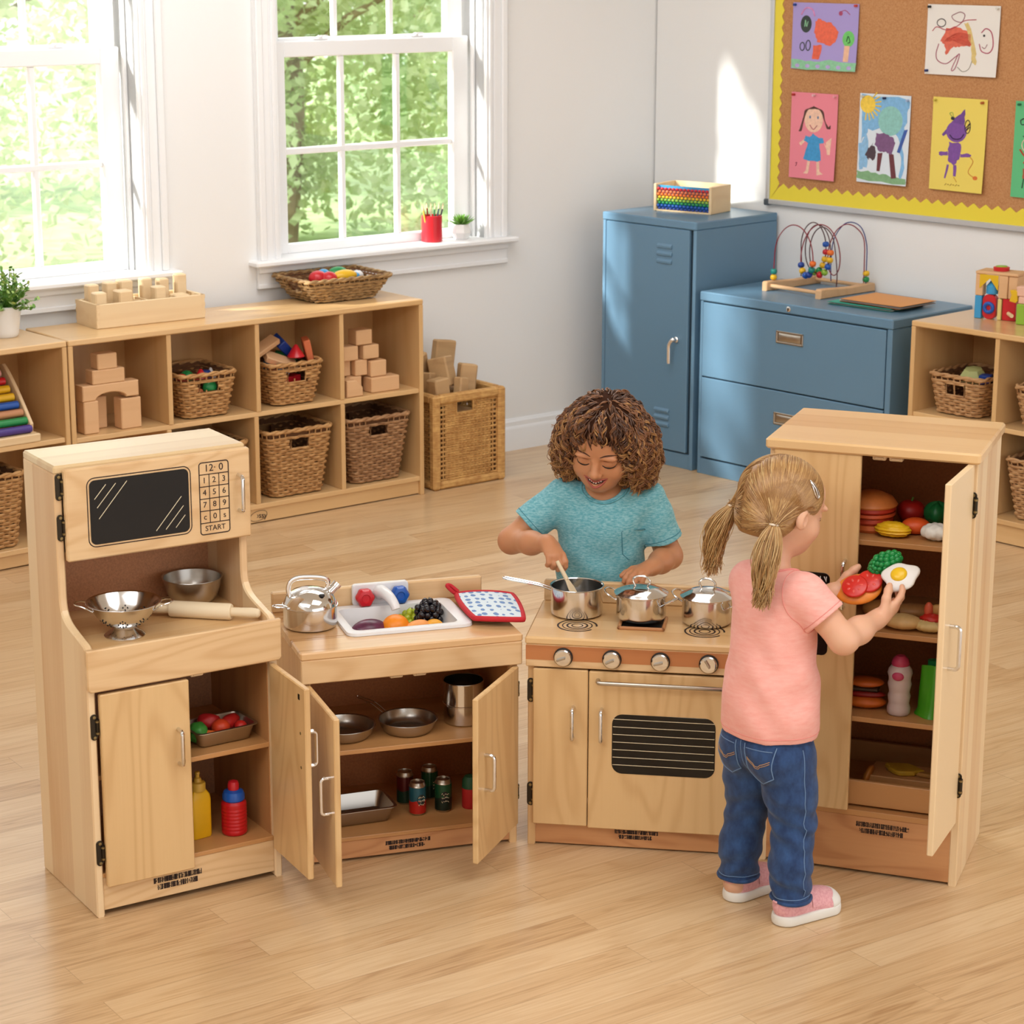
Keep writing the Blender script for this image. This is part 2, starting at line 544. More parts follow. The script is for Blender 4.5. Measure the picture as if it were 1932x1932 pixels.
def window(name, x0, x1):
    w = thing(name, (FW.x, FW.y, 0), FW.r, kind='structure')
    def part(nm, g, m='trim', sm=30): return g.build(nm, M[m], w, sm)
    # casing with a stepped profile on each side
    g = MB()
    def strip(xi, xo, z0, z1):
        s = 1 if xo > xi else -1
        g.box(xi, xo, -.016, 0, z0, z1, .002)
        g.box(xi + s*.010, xi + s*.026, -.022, -.016, z0, z1, .003)
        g.box(xi + s*.034, xo, -.020, -.016, z0, z1, .002)
        g.box(xo - s*.026, xo, -.031, -.020, z0, z1, .004)
    strip(x0, x0-.09, Z0+.012, Z1); strip(x1, x1+.09, Z0+.012, Z1)
    g.box(x0-.10, x1+.10, -.03, 0, Z1, Z1+.1, .004)
    part('casing', g)
    g = MB(); g.box(x0-.125, x1+.125, -.058, .14, Z0-.006, Z0+.014, .005)
    part('sill', g)
    g = MB()
    g.box(x0-.095, x1+.10, -.014, 0, .728, Z0-.006, .002)
    g.box(x0-.095, x1+.10, -.024, -.014, .782, Z0-.006, .004)
    g.box(x0-.095, x1+.10, -.020, -.014, .728, .746, .004)
    part('apron', g)
    g = MB()
    g.box(x0-.012, x0, 0.0, TH, Z0, Z1); g.box(x1, x1+.012, 0.0, TH, Z0, Z1); g.box(x0, x1, 0.0, TH, Z1, Z1+.012)
    g.box(x0, x0+.014, .05, .066, Z0, Z1, .003); g.box(x1-.014, x1, .05, .066, Z0, Z1, .003)
    part('jamb', g)
    gx0, gx1 = x0+.088, x1-.088
    def sash(nm, y0, y1, zb, zt, zg0, zg1):
        g = MB()
        a, b_ = x0+.016, x1-.016
        g.box(a, gx0, y0, y1, zb, zt, .004); g.box(gx1, b_, y0, y1, zb, zt, .004)
        g.box(gx0-.004, gx1+.004, y0, y1, zb, zg0, .004); g.box(gx0-.004, gx1+.004, y0, y1, zg1, zt, .004)
        sh = part(nm, g)
        g = MB(); yb = y0+.008
        for k in (1, 2):
            x = gx0 + (gx1-gx0)*k/3
            g.box(x-.012, x+.012, yb, y1-.006, zg0-.002, zg1+.002, .005)
        zm = (zg0+zg1)/2
        g.box(gx0-.002, gx1+.002, yb-.001, y1-.005, zm-.012, zm+.012, .005)
        g.build('muntin', M['trim'], sh, 30)
        g = MB(); ym = (y0+y1)/2
        g.box(gx0-.004, gx1+.004, ym-.0015, ym+.0015, zg0-.004, zg1+.004)
        g.build('pane', M['glass'], sh, 0)
        return sh
    lo = sash('lower_sash', .072, .106, Z0+.012, 1.565, .862, 1.51)
    up = sash('upper_sash', .110, .142, 1.53, Z1-.004, 1.575, Z1-.06)
    for k in (.27, .73):
        x = x0 + (x1-x0)*k
        g = MB()
        g.box(x-.03, x+.03, .078, .1, 1.565, 1.571, .002)
        g.lathe([(0, .006), (.012, .006), (.012, .012), (.006, .015), (0, .015)], 12, (x, .089, 1.565))
        g.box(x-.006, x+.034, .083, .093, 1.577, 1.582, .002)
        g.build('sash_lock', M['white_plastic'], lo, 30)
    return w
window('window_1', *OPEN[0])
window('window_2', *OPEN[1])

# ------------------------------------------------------------------ outside: trees and lawn
def leaf_mat(name, a, b_):
    m, nt, b = new_mat(name)
    T = NT(nt)
    nt.nodes.remove(b)
    out = nt.nodes['Material Output']
    n = T.noise(T.coord(), 1.3, 3, .6)
    col = T.ramp(n.outputs[0], [(.3, C(b_)), (.7, C(a))])
    d = T.n('ShaderNodeBsdfDiffuse', inp={0: col})
    t = T.n('ShaderNodeBsdfTranslucent', inp={0: col})
    mx = T.n('ShaderNodeMixShader', inp={0: .5, 1: d.outputs[0], 2: t.outputs[0]})
    T.link(mx.outputs[0], out.inputs[0])
    return m
LEAF = [leaf_mat('fresh leaves', '#EAF0D2', '#B9CC93'), leaf_mat('deep leaves', '#E2ECD2', '#B2C99C'), leaf_mat('yellow leaves', '#F4F5E2', '#D2DCB4')]
M['bark'] = plain('bark', '#94836C', .9, noise=.2, nscale=12)
M['lawn'] = plain('lawn grass', '#A9BD8C', .9, noise=.25, nscale=4)
g = MB(); g.box(-6, 22, .35, 40, -.75, -.56)
o = g.build('lawn', M['lawn'], smooth=0); o.matrix_world = Wm; tag(o, kind='structure')

def tree(x, y, h, rad, seed, label, mat, nleaf=2600):
    rg = random.Random(seed)
    P = FW.P(x, y, -.56)
    t = thing('tree', P, 0, label, 'tree', 'trees beyond the windows')
    nleaf = int(nleaf*6.5)
    g = MB()
    trunk = [(0, 0, 0), (.1, .05, h*.25), (0, .1, h*.5), (.1, 0, h*.8)]
    g.tube(smooth_path(trunk, 5), [rad*.07*(1-i/18) + .02 for i in range(16)], 8)
    for k in range(7):
        a = rg.random()*2*PI; z = h*(.25+.07*k)
        g.tube([(0, 0.05, z), (math.cos(a)*rad*.4, math.sin(a)*rad*.4, z+h*.1), (math.cos(a)*rad*.8, math.sin(a)*rad*.8, z+h*.16)], [.05, .035, .015], 6)
    g.build('trunk', M['bark'], t)
    g = MB()
    cl = [(rg.gauss(0, .55)*rad, rg.gauss(0, .4)*rad, h*(.04+.9*rg.random()**1.3), rad*(.2+.25*rg.random())) for _ in range(64)]
    for k in range(nleaf):
        cx, cy, cz, cr = rg.choice(cl)
        d = Vector((rg.gauss(0, 1), rg.gauss(0, 1), rg.gauss(0, 1))).normalized()*cr*(rg.random()**.4)
        p = Vector((cx, cy, cz)) + d
        if p.z < .05: continue
        s = .034 + .04*rg.random()
        u = Vector((rg.gauss(0, 1), rg.gauss(0, 1), rg.gauss(0, .6))).normalized()
        w = u.orthogonal().normalized()
        w = (Matrix.Rotation(rg.random()*6.28, 3, u) @ w)*s*.55
        g.add([p-u*s, p+w, p+u*s, p-w], [(0, 1, 2, 3)])
    g.build('crown', mat, t, smooth=0, recalc=False)
tree(3.4, 9.0, 5.2, 1.55, 1, 'bright yellow-green tree seen through the left window', LEAF[2])
tree(6.6, 9.2, 5.2, 1.45, 2, 'pale green tree in the left half of the second window', LEAF[0])
tree(10.0, 9.6, 5.6, 1.55, 3, 'deeper green tree in the right half of the second window', LEAF[1])
tree(4.6, 14.6, 6.8, 1.7, 4, 'light green tree standing behind the gap between the two windows', LEAF[0])
tree(13.6, 17.0, 7.5, 2.2, 6, 'tall deep green tree farthest off beyond the second window', LEAF[1])
tree(9.4, 16.0, 7.4, 1.9, 7, 'tall yellowish tree between the pale and the deep green trees', LEAF[2])
# ------------------------------------------------------------------ play kitchen units
def text_mesh(name, s, size, mat, parent, Mx, align='CENTER', ext=.0004):
    cu = bpy.data.curves.new(name, 'FONT'); cu.body = s; cu.size = size; cu.align_x = align; cu.align_y = 'CENTER'; cu.extrude = ext
    cu.resolution_u = 3
    tmp = bpy.data.objects.new(name + '_tmp', cu); COL.objects.link(tmp)
    bpy.context.view_layer.update()
    me = bpy.data.meshes.new_from_object(tmp.evaluated_get(bpy.context.evaluated_depsgraph_get()))
    bpy.data.objects.remove(tmp); bpy.data.curves.remove(cu)
    me.materials.clear(); me.materials.append(mat)
    o = bpy.data.objects.new(name, me); COL.objects.link(o); o.parent = parent
    o.matrix_local = Mx
    return o
FRONT = Matrix.Rotation(PI/2, 4, 'X')     # lettering standing upright, read from the front

def pull(g, x, y, z0, z1, out=.021, r=.0042, axis='z', d=-1):
    """a U shaped wire pull on the face y, from z0 to z1 (or along x)"""
    k = .008
    if axis == 'z':
        pts = [(x, y, z0), (x, y+d*(out-k), z0)] + [(x, y+d*(out-k*(1-math.sin(a))), z0+k*(1-math.cos(a))) for a in (.4, .8, 1.2, 1.57)]
        pts += [(x, y+d*out, z1-k)] + [(x, y+d*(out-k*(1-math.cos(a))), z1-k*(1-math.sin(a))) for a in (.4, .8, 1.2, 1.57)] + [(x, y, z1)]
    else:
        pts = [(z0, y, x), (z0, y+d*(out-k), x), (z0+k*.3, y+d*(out-k*.3), x), (z0+k, y+d*out, x), (z1-k, y+d*out, x), (z1-k*.3, y+d*(out-k*.3), x), (z1, y+d*(out-k), x), (z1, y, x)]
    g.tube(pts, r, 10)
    return g

def hinge(parent, x, y, z, rz=0.0):
    g = MB()
    h, w = .027, .0075
    g.M = Matrix.Translation((x, y, z)) @ Matrix.Rotation(rz, 4, 'Z')
    g.prism(rrect(-w, w, -h, h, .0072, 4), -.003, 0, 'y', .0008)
    g.tube([(w*.8, -.004, -h*.62), (w*.8, -.004, h*.62)], .0038, 8, mat=0)
    for zz in (-h*.78, h*.78): g.lathe([(0, .0022), (.0032, .0018), (.0036, 0)], 10, (0, -.003, zz), 'y', mat=1)
    for zz in (-h*.45, h*.45): g.lathe([(.0044, -.002), (.0044, .002)], 8, (w*.8, -.004, zz), mat=1)
    return g.build('hinge', [M['bronze'], M['brass']], parent)

def door(parent, name, x, y, z0, z1, wid, ang, hx, hz0, hz1, side=1, mat='door_v', th=.013, screws=True):
    """door hung at (x, y): closed it runs along +x*side; ang opens it towards the front"""
    g = MB()
    x0, x1 = (0, wid) if side > 0 else (-wid, 0)
    g.box(x0, x1, -th, 0, z0, z1, .0022)
    d = g.build(name, M[mat], parent, 30, loc=(x, y, 0), rot=(0, 0, -side*R(ang)))
    if hx is not None:
        g = MB(); hxx = hx*side
        pull(g, hxx, -th, hz0, hz1)
        g.build('handle', M['chrome'], d)
        if screws and ang > 20:
            for z in (hz0, hz1):
                g = MB(); g.lathe([(0, -.0008), (.003, -.0006), (.0034, 0)], 8, (hxx, 0.0, z), 'y'); g.build('screw', M['brass'], d)
            g = MB(); g.box(hxx, hxx+.008, 0, .0012, z1-.030, z1-.018, .0005); g.build('catch_plate', M['bronze'], d)
    return d

def stamp(parent, x0, x1, z1, z0, y, seed=1, rows=2, slant=.25):
    """two staggered lines of small illegible brown print"""
    rg = random.Random(seed); g = MB()
    hh = (z1-z0)/rows
    for r in range(rows):
        a, b = x0 + (r*.008), x1 - r*.012
        x = a
        while x < b:
            w = .0014 + rg.random()*.0016
            zb = z1-(r+1)*hh + hh*.1
            for k in range(rg.choice((3, 4, 4))):
                zz = zb + rg.random()*hh*.7
                if rg.random() < .5: g.box(x, x+w, y-.0006, y, zz, zz+.0011)
                else: g.box(x+rg.random()*w, x+rg.random()*w+.0009, y-.0006, y, zb, zb+hh*.78)
            x += w + .0002
    return g.build('stamp', M['ink'], parent, 0)

def catch(parent, x, y, z):
    g = MB(); g.box(x-.014, x+.014, y, y+.016, z-.009, z, .002); g.box(x-.009, x+.009, y-.002, y+.004, z-.007, z-.002, .001)
    return g.build('door_catch', M['pinewood'], parent)

# ---- hutch
A = thing('play_hutch', (FA.x, FA.y, 0), FA.r, 'tall pale wood play hutch with toy microwave on top and one door open', 'play hutch')
W, D, H = .4147, .3016, .9108
T_ = .017
def side_poly():
    p = [(.0, 0), (D, 0), (D, H-.016), (.13, H-.016), (.13, .64)]
    p += [(q.x, q.y) for q in [v.to_2d() for v in bez((.13, .64, 0), (.128, .598, 0), (.10, .594, 0), (.06, .584, 0), 8)[1:]]]
    p += [(.03, .577), (.012, .573), (.002, .566), (0, .555)]
    return p
for x in (0, W-T_):
    g = MB(); g.prism(side_poly(), x, x+T_, 'x', .003); g.build('side_panel', M['maple_v'], A)
g = MB(); g.box(0, W, .128, D, H-.018, H, .004); g.build('top_panel', M['maple_pale'], A)
g = MB(); g.box(T_, W-T_, D-.007, D-.003, .02, H-.018); g.build('back_panel', M['hardboard'], A, 0)
g = MB(); g.box(T_, W-T_, 0.0, D-.007, .545, .557, .001); g.build('counter', M['maple_top_light'], A)
g = MB(); g.box(T_, W-T_, .14, D-.007, .712, .724, .001); g.box(T_, W-T_, .14, .15, .712, .73); g.build('microwave_floor', M['inside_h'], A)
g = MB(); g.prism([(-.003, .568-.0), (W+.004, .568), (W+.004, .487), (W-.002, .481), (.004, .481), (-.003, .487)], -.014, 0.0, 'y', .0025); g.build('apron', M['maple_h'], A)
g = MB(); g.box(T_, W-T_, .004, .016, 0.012, .083, .001); g.build('kick_board', M['maple_h'], A)
g = MB(); g.box(T_, W-T_, 0.002, D-.007, .083, .092, .001); g.build('bottom_panel', M['inside_h'], A)
g = MB(); g.box(T_, W-T_, 0.012, D-.007, .287, .2975, .001); g.build('shelf', M['inside_h'], A)
for x in (T_, W-T_-.002):
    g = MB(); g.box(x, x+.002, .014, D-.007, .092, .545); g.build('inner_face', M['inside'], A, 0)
door(A, 'door', .021, 0.0, .066, .474, .190, 0, .163, .301, .374, 1)
dr_ = door(A, 'door', .394, -.002, .066, .474, .188, 86, .163, .301, .374, -1)
for z in (.406, .139): hinge(A, .011, 0, z)
catch(A, .236, .002, .481)
stamp(A, .125, .232, .058, .028, .004, 3)
# microwave door
mwd = MB(); mwd.box(.016, .417, .112, .127, .716, .904, .003)
mw = mwd.build('microwave_door', M['maple_h'], A)
yf = .112
g = MB(); g.prism(rrect(.066, .279, .745, .877, .012, 5), yf-.0012, yf, 'y', .0004); g.build('window', M['black_gloss'], mw)
g = MB(); ring = rrect(.0615, .2835, .7405, .8815, .016, 6); g.tube([(p[0], yf, p[1]) for p in ring], .0011, 6, closed=True); g.build('engraved_outline', M['ink'], mw)
for (xa, za, xb, zb) in ((.076, .838, .101, .866), (.081, .82, .122, .866), (.084, .797, .146, .868), (.205, .756, .262, .821), (.226, .756, .266, .801), (.248, .757, .269, .781)):
    g = MB(); g.tube([(xa, yf-.0013, za), (xb, yf-.0013, zb)], .0007, 5); g.build('glint_line', M['cream_line'], mw)
kp = MB(); px0, px1, pz0, pz1 = .303, .368, .733, .884
kp.tube([(p[0], yf, p[1]) for p in rrect(px0, px1, pz0, pz1, .006, 4)], .0012, 6, closed=True)
rowz = [pz0+.024+.0255*k for k in range(5)]
for z in rowz: kp.tube([(px0, yf, z), (px1, yf, z)], .0010, 5)
for k in (1, 2):
    x = px0+(px1-px0)*k/3; kp.tube([(x, yf, rowz[0]), (x, yf, rowz[4])], .0010, 5)
pad = kp.build('keypad', M['ink'], mw)
cxp = (px0+px1)/2
tp = []
text_mesh('display_digits', '12\u00b7 0', .021, M['ink'], pad, Matrix.Translation((cxp, yf-.0003, (rowz[4]+pz1)/2)) @ FRONT)
text_mesh('start_lettering', 'START', .0155, M['ink'], pad, Matrix.Translation((cxp, yf-.0003, (rowz[0]+pz0)/2)) @ FRONT)
for r_, row in enumerate(('123', '456', '789', 'c0s')):
    for c_, ch in enumerate(row):
        text_mesh('key_digit', ch, .017, M['ink'], pad, Matrix.Translation((px0+(px1-px0)*(c_+.5)/3, yf-.0003, (rowz[3-r_]+rowz[4-r_])/2)) @ FRONT)
g = MB(); pull(g, .390, yf, .775, .850); g.build('handle', M['chrome'], mw)
for z in (.868, .785): hinge(A, .009, .128, z)

# ---- sink unit
B = thing('play_sink', (FB.x, FB.y, 0), FB.r, 'low wooden play sink cabinet with both doors open and red and blue taps', 'play sink')
W, D, H = .4738, .3026, .4808
for x in (0.002, W-T_-.002):
    g = MB(); g.prism([(0, 0), (D, 0), (D, H-.016), (0, H-.016)], x, x+T_, 'x', .002); g.build('side_panel', M['plywood'], B)
# counter with an opening for the basin
bx0, bx1, by0, by1 = .132, .372, .088, .258
g = MB()
ct0 = H-.017
g.box(-.004, W+.006, -.014, by0, ct0, H, .003); g.box(-.004, W+.006, by1, D, ct0, H, .003)
g.box(-.004, bx0, by0, by1, ct0, H); g.box(bx1, W+.006, by0, by1, ct0, H)
g.build('counter', M['maple_top'], B)
g = MB(); g.box(-.002, W+.004, D-.016, D, H-.0, .527, .003); g.build('backsplash', M['maple_h'], B)
g = MB(); g.box(-.003, W+.005, -.013, 0.0, .412, ct0, .002); g.build('apron', M['maple_h'], B)
g = MB(); g.box(T_, W-T_, 0.004, .016, 0.006, .046, .001); g.build('kick_board', M['kick_red'], B)
g = MB(); g.box(T_, W-T_, .002, D-.007, .046, .055, .001); g.build('bottom_panel', M['inside_h'], B)
g = MB(); g.box(T_, W-T_, .01, D-.007, .239, .249, .001); g.build('shelf', M['inside_h'], B)
g = MB(); g.box(T_, W-T_, D-.007, D-.003, .01, ct0); g.build('back_panel', M['hardboard_dark'], B, 0)
for x in (T_+.002, W-T_-.004):
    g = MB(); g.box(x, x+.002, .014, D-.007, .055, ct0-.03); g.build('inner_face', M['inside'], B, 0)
door(B, 'door', .018, -.001, .046, .408, .228, 87.5, .2, .198, .275, 1)
door(B, 'door', .462, -.001, .046, .408, .240, 52, .2, .198, .275, -1)
for z in (.355, .12): hinge(B, W-.0085, 0, z); hinge(B, .0095, 0, z)
for x in (.205, .256): catch(B, x, .002, .412)
stamp(B, .176, .275, .037, .014, .004, 5)
# basin
g = MB()
rim_o = rrect(.117, .396, .066, .276, .022, 6); rim_i = rrect(bx0+.004, bx1-.004, by0+.004, by1-.004, .016, 6)
bot = rrect(bx0+.02, bx1-.02, by0+.02, by1-.02, .02, 6)
n = len(rim_o)
rings = [[(p[0], p[1], H+.0005) for p in rim_o], [(p[0]*.994+.0015, p[1]*.994+.001, H+.007) for p in rim_o], [(p[0], p[1], H+.0085) for p in rrect(.124, .388, .074, .268, .02, 6)], [(p[0], p[1], H+.006) for p in rim_i], [(p[0], p[1], H-.04) for p in rrect(bx0+.012, bx1-.012, by0+.012, by1-.012, .018, 6)], [(p[0], p[1], H-.052) for p in bot]]
g.add([p for r in rings for p in r], [(k*n+i, k*n+(i+1) % n, (k+1)*n+(i+1) % n, (k+1)*n+i) for k in range(len(rings)-1) for i in range(n)] + [tuple((len(rings)-1)*n+i for i in range(n))])
g.build('basin', M['white_plastic'], B, 40)
fy = D-.016
fp = MB(); fp.prism(rrect(.176, .304, H+.004, .534, .008, 4), fy-.012, fy, 'y', .002)
tap = fp.build('faucet_plate', M['white_plastic'], B)
g = MB(); path = bez((.238, fy-.01, .512), (.240, fy-.035, .522), (.252, fy-.070, .518), (.258, fy-.080, .491), 12)
g.tube(path, [.017, .0165, .0155, .0145, .0135, .013, .0125, .012, .0115, .011, .0105, .0105, .0105], 12); g.build('spout', M['white_plastic'], tap)
for x, k in ((.201, 'red'), (.280, 'blue')):
    g = MB()
    zc = .507
    vs = []
    for (yy, rr) in ((-.012, .012), (-.018, .0195), (-.030, .0205), (-.036, .017), (-.037, .010), (-.034, .008), (-.034, 0)):
        for i in range(40):
            a = 2*PI*i/40; r2 = rr*(1 + (.06*math.cos(a*6) if rr > .015 else 0))
            vs.append((x+r2*math.cos(a), fy+yy, zc+r2*math.sin(a)))
    g.add(vs, [(q*40+i, q*40+(i+1) % 40, (q+1)*40+(i+1) % 40, (q+1)*40+i) for q in range(6) for i in range(40)])
    tag(g.build('tap_knob', M[k], tap), k + ' tap knob')

# ---- stove
S_ = thing('play_stove', (FC.x, FC.y, 0), FC.r, 'wooden play stove with four knobs and dark oven window', 'play stove')
W, D, H = .492, .2701, .4791
for x in (0.001, W-T_-.001):
    g = MB(); g.prism([(0, 0), (D, 0), (D, H-.018), (0, H-.018)], x, x+T_, 'x', .002); g.build('side_panel', M['plywood'], S_)
g = MB(); g.box(-.004, W+.004, -.016, D, H-.018, H, .004); g.build('cooktop', M['maple_top_light'], S_)
g = MB(); g.box(0, W, D-.016, D, H, .527, .003); g.build('backsplash', M['maple_h'], S_)
g = MB(); g.box(-.002, W+.002, -.014, 0, .412, H-.018, .002)
ap = g.build('control_panel', M['maple_h'], S_)
g = MB(); g.box(-.002, W+.002, -.0146, -.0138, .428, H-.019); g.build('control_band', M['cherry'], ap, 0)
for i, x in enumerate((.079, .183, .286, .388)):
    g = MB(); yk = -.0146; zk = .437
    g.lathe([(.0205, 0), (.0205, .005), (.0185, .0065)], 32, (x, yk, zk), 'y', mat=1)
    g.lathe([(.0188, .0055), (.0185, .010), (.0165, .0122), (.012, .0128), (0, .0115)], 32, (x, yk, zk), 'y', mat=0)
    a = (20, 25, 15, -60)[i]
    g.M = Matrix.Translation((x, yk, zk)) @ Matrix.Rotation(-R(a), 4, 'Y')
    g.box(-.014, .006, -.018, -.011, -.0024, .0024, .0012, mat=2)
    g.build('knob', [M['chrome'], M['black'], M['nickel']], S_)
g = MB(); g.box(T_, W-T_, .004, .016, .004, .05, .001); g.build('kick_board', M['kick_red'], S_)
g = MB(); g.box(T_, W-T_, D-.006, D-.002, .01, H-.02); g.build('back_panel', M['hardboard'], S_, 0)
door(S_, 'door', .0135, 0, .053, .408, .1185, 0, .087, .256, .325, 1)
od = door(S_, 'oven_door', .134, 0, .050, .407, .345, 0, .028, .254, .324, 1)
od_y = -.013
g = MB(); g.prism(rrect(.051, .272, .180, .314, .022, 6), od_y-.0012, od_y+.001, 'y', .0005); ow = g.build('oven_window', M['black_gloss'], od)
g = MB()
for k in range(7):
    z = .303 - k*.0172; g.tube([(.053, od_y-.0014, z), (.270, od_y-.0014, z)], .0007, 5)
g.build('rack_line', M['cream_line'], ow)
g = MB(); pull(g, .388, od_y, .02, .30, .020, .0048, 'x'); g.build('towel_bar', M['nickel'], od)
for z in (.355, .118): hinge(S_, .0075, 0, z)
stamp(S_, .192, .285, .045, .022, .004, 8)
def coil(x, y, rr=.042):
    g = MB()
    for k in range(4):
        r2 = rr*(1-k*.24)
        g.tube([(x+r2*math.cos(a)*1.0, y+r2*math.sin(a), H+.0004) for a in [2*PI*i/48 for i in range(48 if k else 44)]], .0013 if k % 2 else .0021, 5, closed=(k != 0), flat=.35)
    g.build('burner_print', M['ink'], S_)
coil(.097, .078); coil(.372, .078)
g = MB(); q0, q1, r0, r1 = .185, .287, .062, .155
g.box(q0+.006, q1-.006, r0+.006, r1-.006, H-.001, H+.0015, mat=1)
for b_ in ((q0, q1, r0, r0+.007), (q0, q1, r1-.007, r1), (q0, q0+.007, r0, r1), (q1-.007, q1, r0, r1)): g.box(*b_, H, H+.007, .002, mat=0)
g.build('burner_tray', [M['kick_red'], M['black']], S_)

# ---- refrigerator
F_ = thing('play_refrigerator', (FD.x, FD.y, 0), FD.r, 'tall wooden play refrigerator with right door open, stocked with toy food', 'play refrigerator')
W, D, H = .4308, .3071, .9306
for x in (0.003, W-T_-.003):
    g = MB(); g.prism([(0, 0), (D, 0), (D, H-.022), (0, H-.022)], x, x+T_, 'x', .002); g.build('side_panel', M['maple_v'], F_)
g = MB(); g.prism(rrect(-.004, W+.004, -.018, D+.003, .008, 3), H-.022, H, 'z', .004); g.build('top_panel', M['maple_top_light'], F_)
g = MB(); g.box(T_, W-T_, D-.007, D-.003, .01, H-.022); g.build('back_panel', M['hardboard_dark'], F_, 0)
for x in (T_+.003, W-T_-.005):
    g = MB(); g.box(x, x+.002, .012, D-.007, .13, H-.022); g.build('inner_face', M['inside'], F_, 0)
g = MB(); g.box(T_, W-T_, .002, .014, .006, .128, .001); g.build('kick_board', M['kick_red'], F_)
g = MB(); g.box(T_, W-T_, 0.001, D-.007, .128, .141, .001); g.build('bottom_panel', M['inside_h'], F_)
for z in (.726, .533, .344):
    g = MB(); g.box(T_, W-T_, .012, D-.007, z-.011, z, .001); g.build('shelf', M['inside_h'], F_)
g = MB()
g.box(T_+.005, W-T_-.005, .02, .032, .145, .199, .002); g.box(T_+.005, W-T_-.005, D-.04, D-.03, .145, .199, .001)
g.box(T_+.005, T_+.015, .032, D-.04, .145, .199); g.box(W-T_-.015, W-T_-.005, .032, D-.04, .145, .199); g.box(T_+.015, W-T_-.015, .032, D-.04, .145, .152)
g.build('bin_drawer', M['inside_h'], F_)
ld = door(F_, 'door', .014, 0, .142, .924-.022+.006, .181, 0, .156, .586, .686, 1)
g = MB(); g.prism(rrect(.035, .126, .478, .655, .012, 4), -.0142, -.0128, 'y', .0004); ip = g.build('dispenser_panel', M['black_gloss'], ld)
g = MB(); g.tube([(.098, -.0145, .648), (.098, -.0145, .637), (.106, -.0145, .637), (.106, -.0145, .648)], .0012, 5); g.tube([(.114, -.0145, .648), (.119, -.0145, .637), (.119, -.0145, .648)], .0012, 5)
g.build('dispenser_print', M['white_plastic'], ip)
door(F_, 'door', .4085, -.001, .142, .908, .195, 86, .15, .524, .612, -1, mat='maple_v')
for z in (.822, .225): hinge(F_, W-.0095, 0, z)
for x in (.228, .262): catch(F_, x, .002, H-.024)
stamp(F_, .212, .322, .118, .09, .002, 11)
# ------------------------------------------------------------------ back of the room: cubby shelves, baskets, lockers, board
def cubby(name, fr, W, D, H, ups, lows, label, zmid=.383, zlow=.068, dx=0.0):
    o = thing(name, fr.P(dx, 0), fr.r, label, 'shelf')
    t = .017
    g = MB(); g.box(0, W, -.001, D, H-.019, H, .003); g.build('top_panel', M['shelf_h'], o)
    for x in (0, W-t):
        g = MB(); g.box(x, x+t, 0, D, 0, H-.019, .002); g.build('side_panel', M['shelf_v'], o)
    g = MB(); g.box(t, W-t, D-.006, D-.002, .0, H-.019); g.build('back_panel', M['shelf_in'], o, 0)
    g = MB(); g.box(t, W-t, .003, D-.006, zlow-.017, zlow, .0015); g.build('bottom_panel', M['shelf_h'], o)
    g = MB(); g.box(t, W-t, .006, D-.006, zmid-.016, zmid, .0015); g.build('shelf', M['shelf_h'], o)
    g = MB(); g.box(t, W-t, .012, .026, 0.004, zlow-.017, .001); g.build('kick_board', M['shelf_h'], o)
    for x in ups:
        g = MB(); g.box(x-t/2, x+t/2, .004, D-.006, zmid, H-.019, .0015); g.build('divider', M['shelf_v'], o)
    for x in lows:
        g = MB(); g.box(x-t/2, x+t/2, .004, D-.006, zlow, zmid-.016, .0015); g.build('divider', M['shelf_v'], o)
    return o
SH = cubby('cubby_shelf', FS, 1.3645, .292, .6976, (.359, .691, 1.026), (.35, .681, 1.026), 'long birch cubby shelf with seven openings under the windows')
# maker's mark on the kick board: an oval with slanting script
g = MB(); g.tube([(.682+.034*math.cos(a), .0116, .026+.017*math.sin(a)+.004*math.cos(a)) for a in [2*PI*i/32 for i in range(32)]], .0008, 5, closed=True)
mk = g.build('maker_oval', M['ink'], SH)
text_mesh('maker_script', 'Hossy', .026, M['ink'], mk, Matrix.Translation((.682, .0116, .027)) @ FRONT @ Matrix(((1, .25, 0, 0), (.06, 1, 0, 0), (0, 0, 1, 0), (0, 0, 0, 1))))
_p = FS.P(-.004, 0)
FS2 = Frame(_p.x, _p.y, FS.r + .05)
cubby('cubby_shelf', FS2, .96, .292, .6976, (.48,), (.48,), 'birch cubby shelf at the far left holding the potted plant', .392, .062, dx=-.96)
cubby('cubby_shelf', FR, 1.02, .34, .6906, (.338, .678), (.338, .678), 'birch cubby shelf on the right beside the blue filing cabinet', .385, .083)

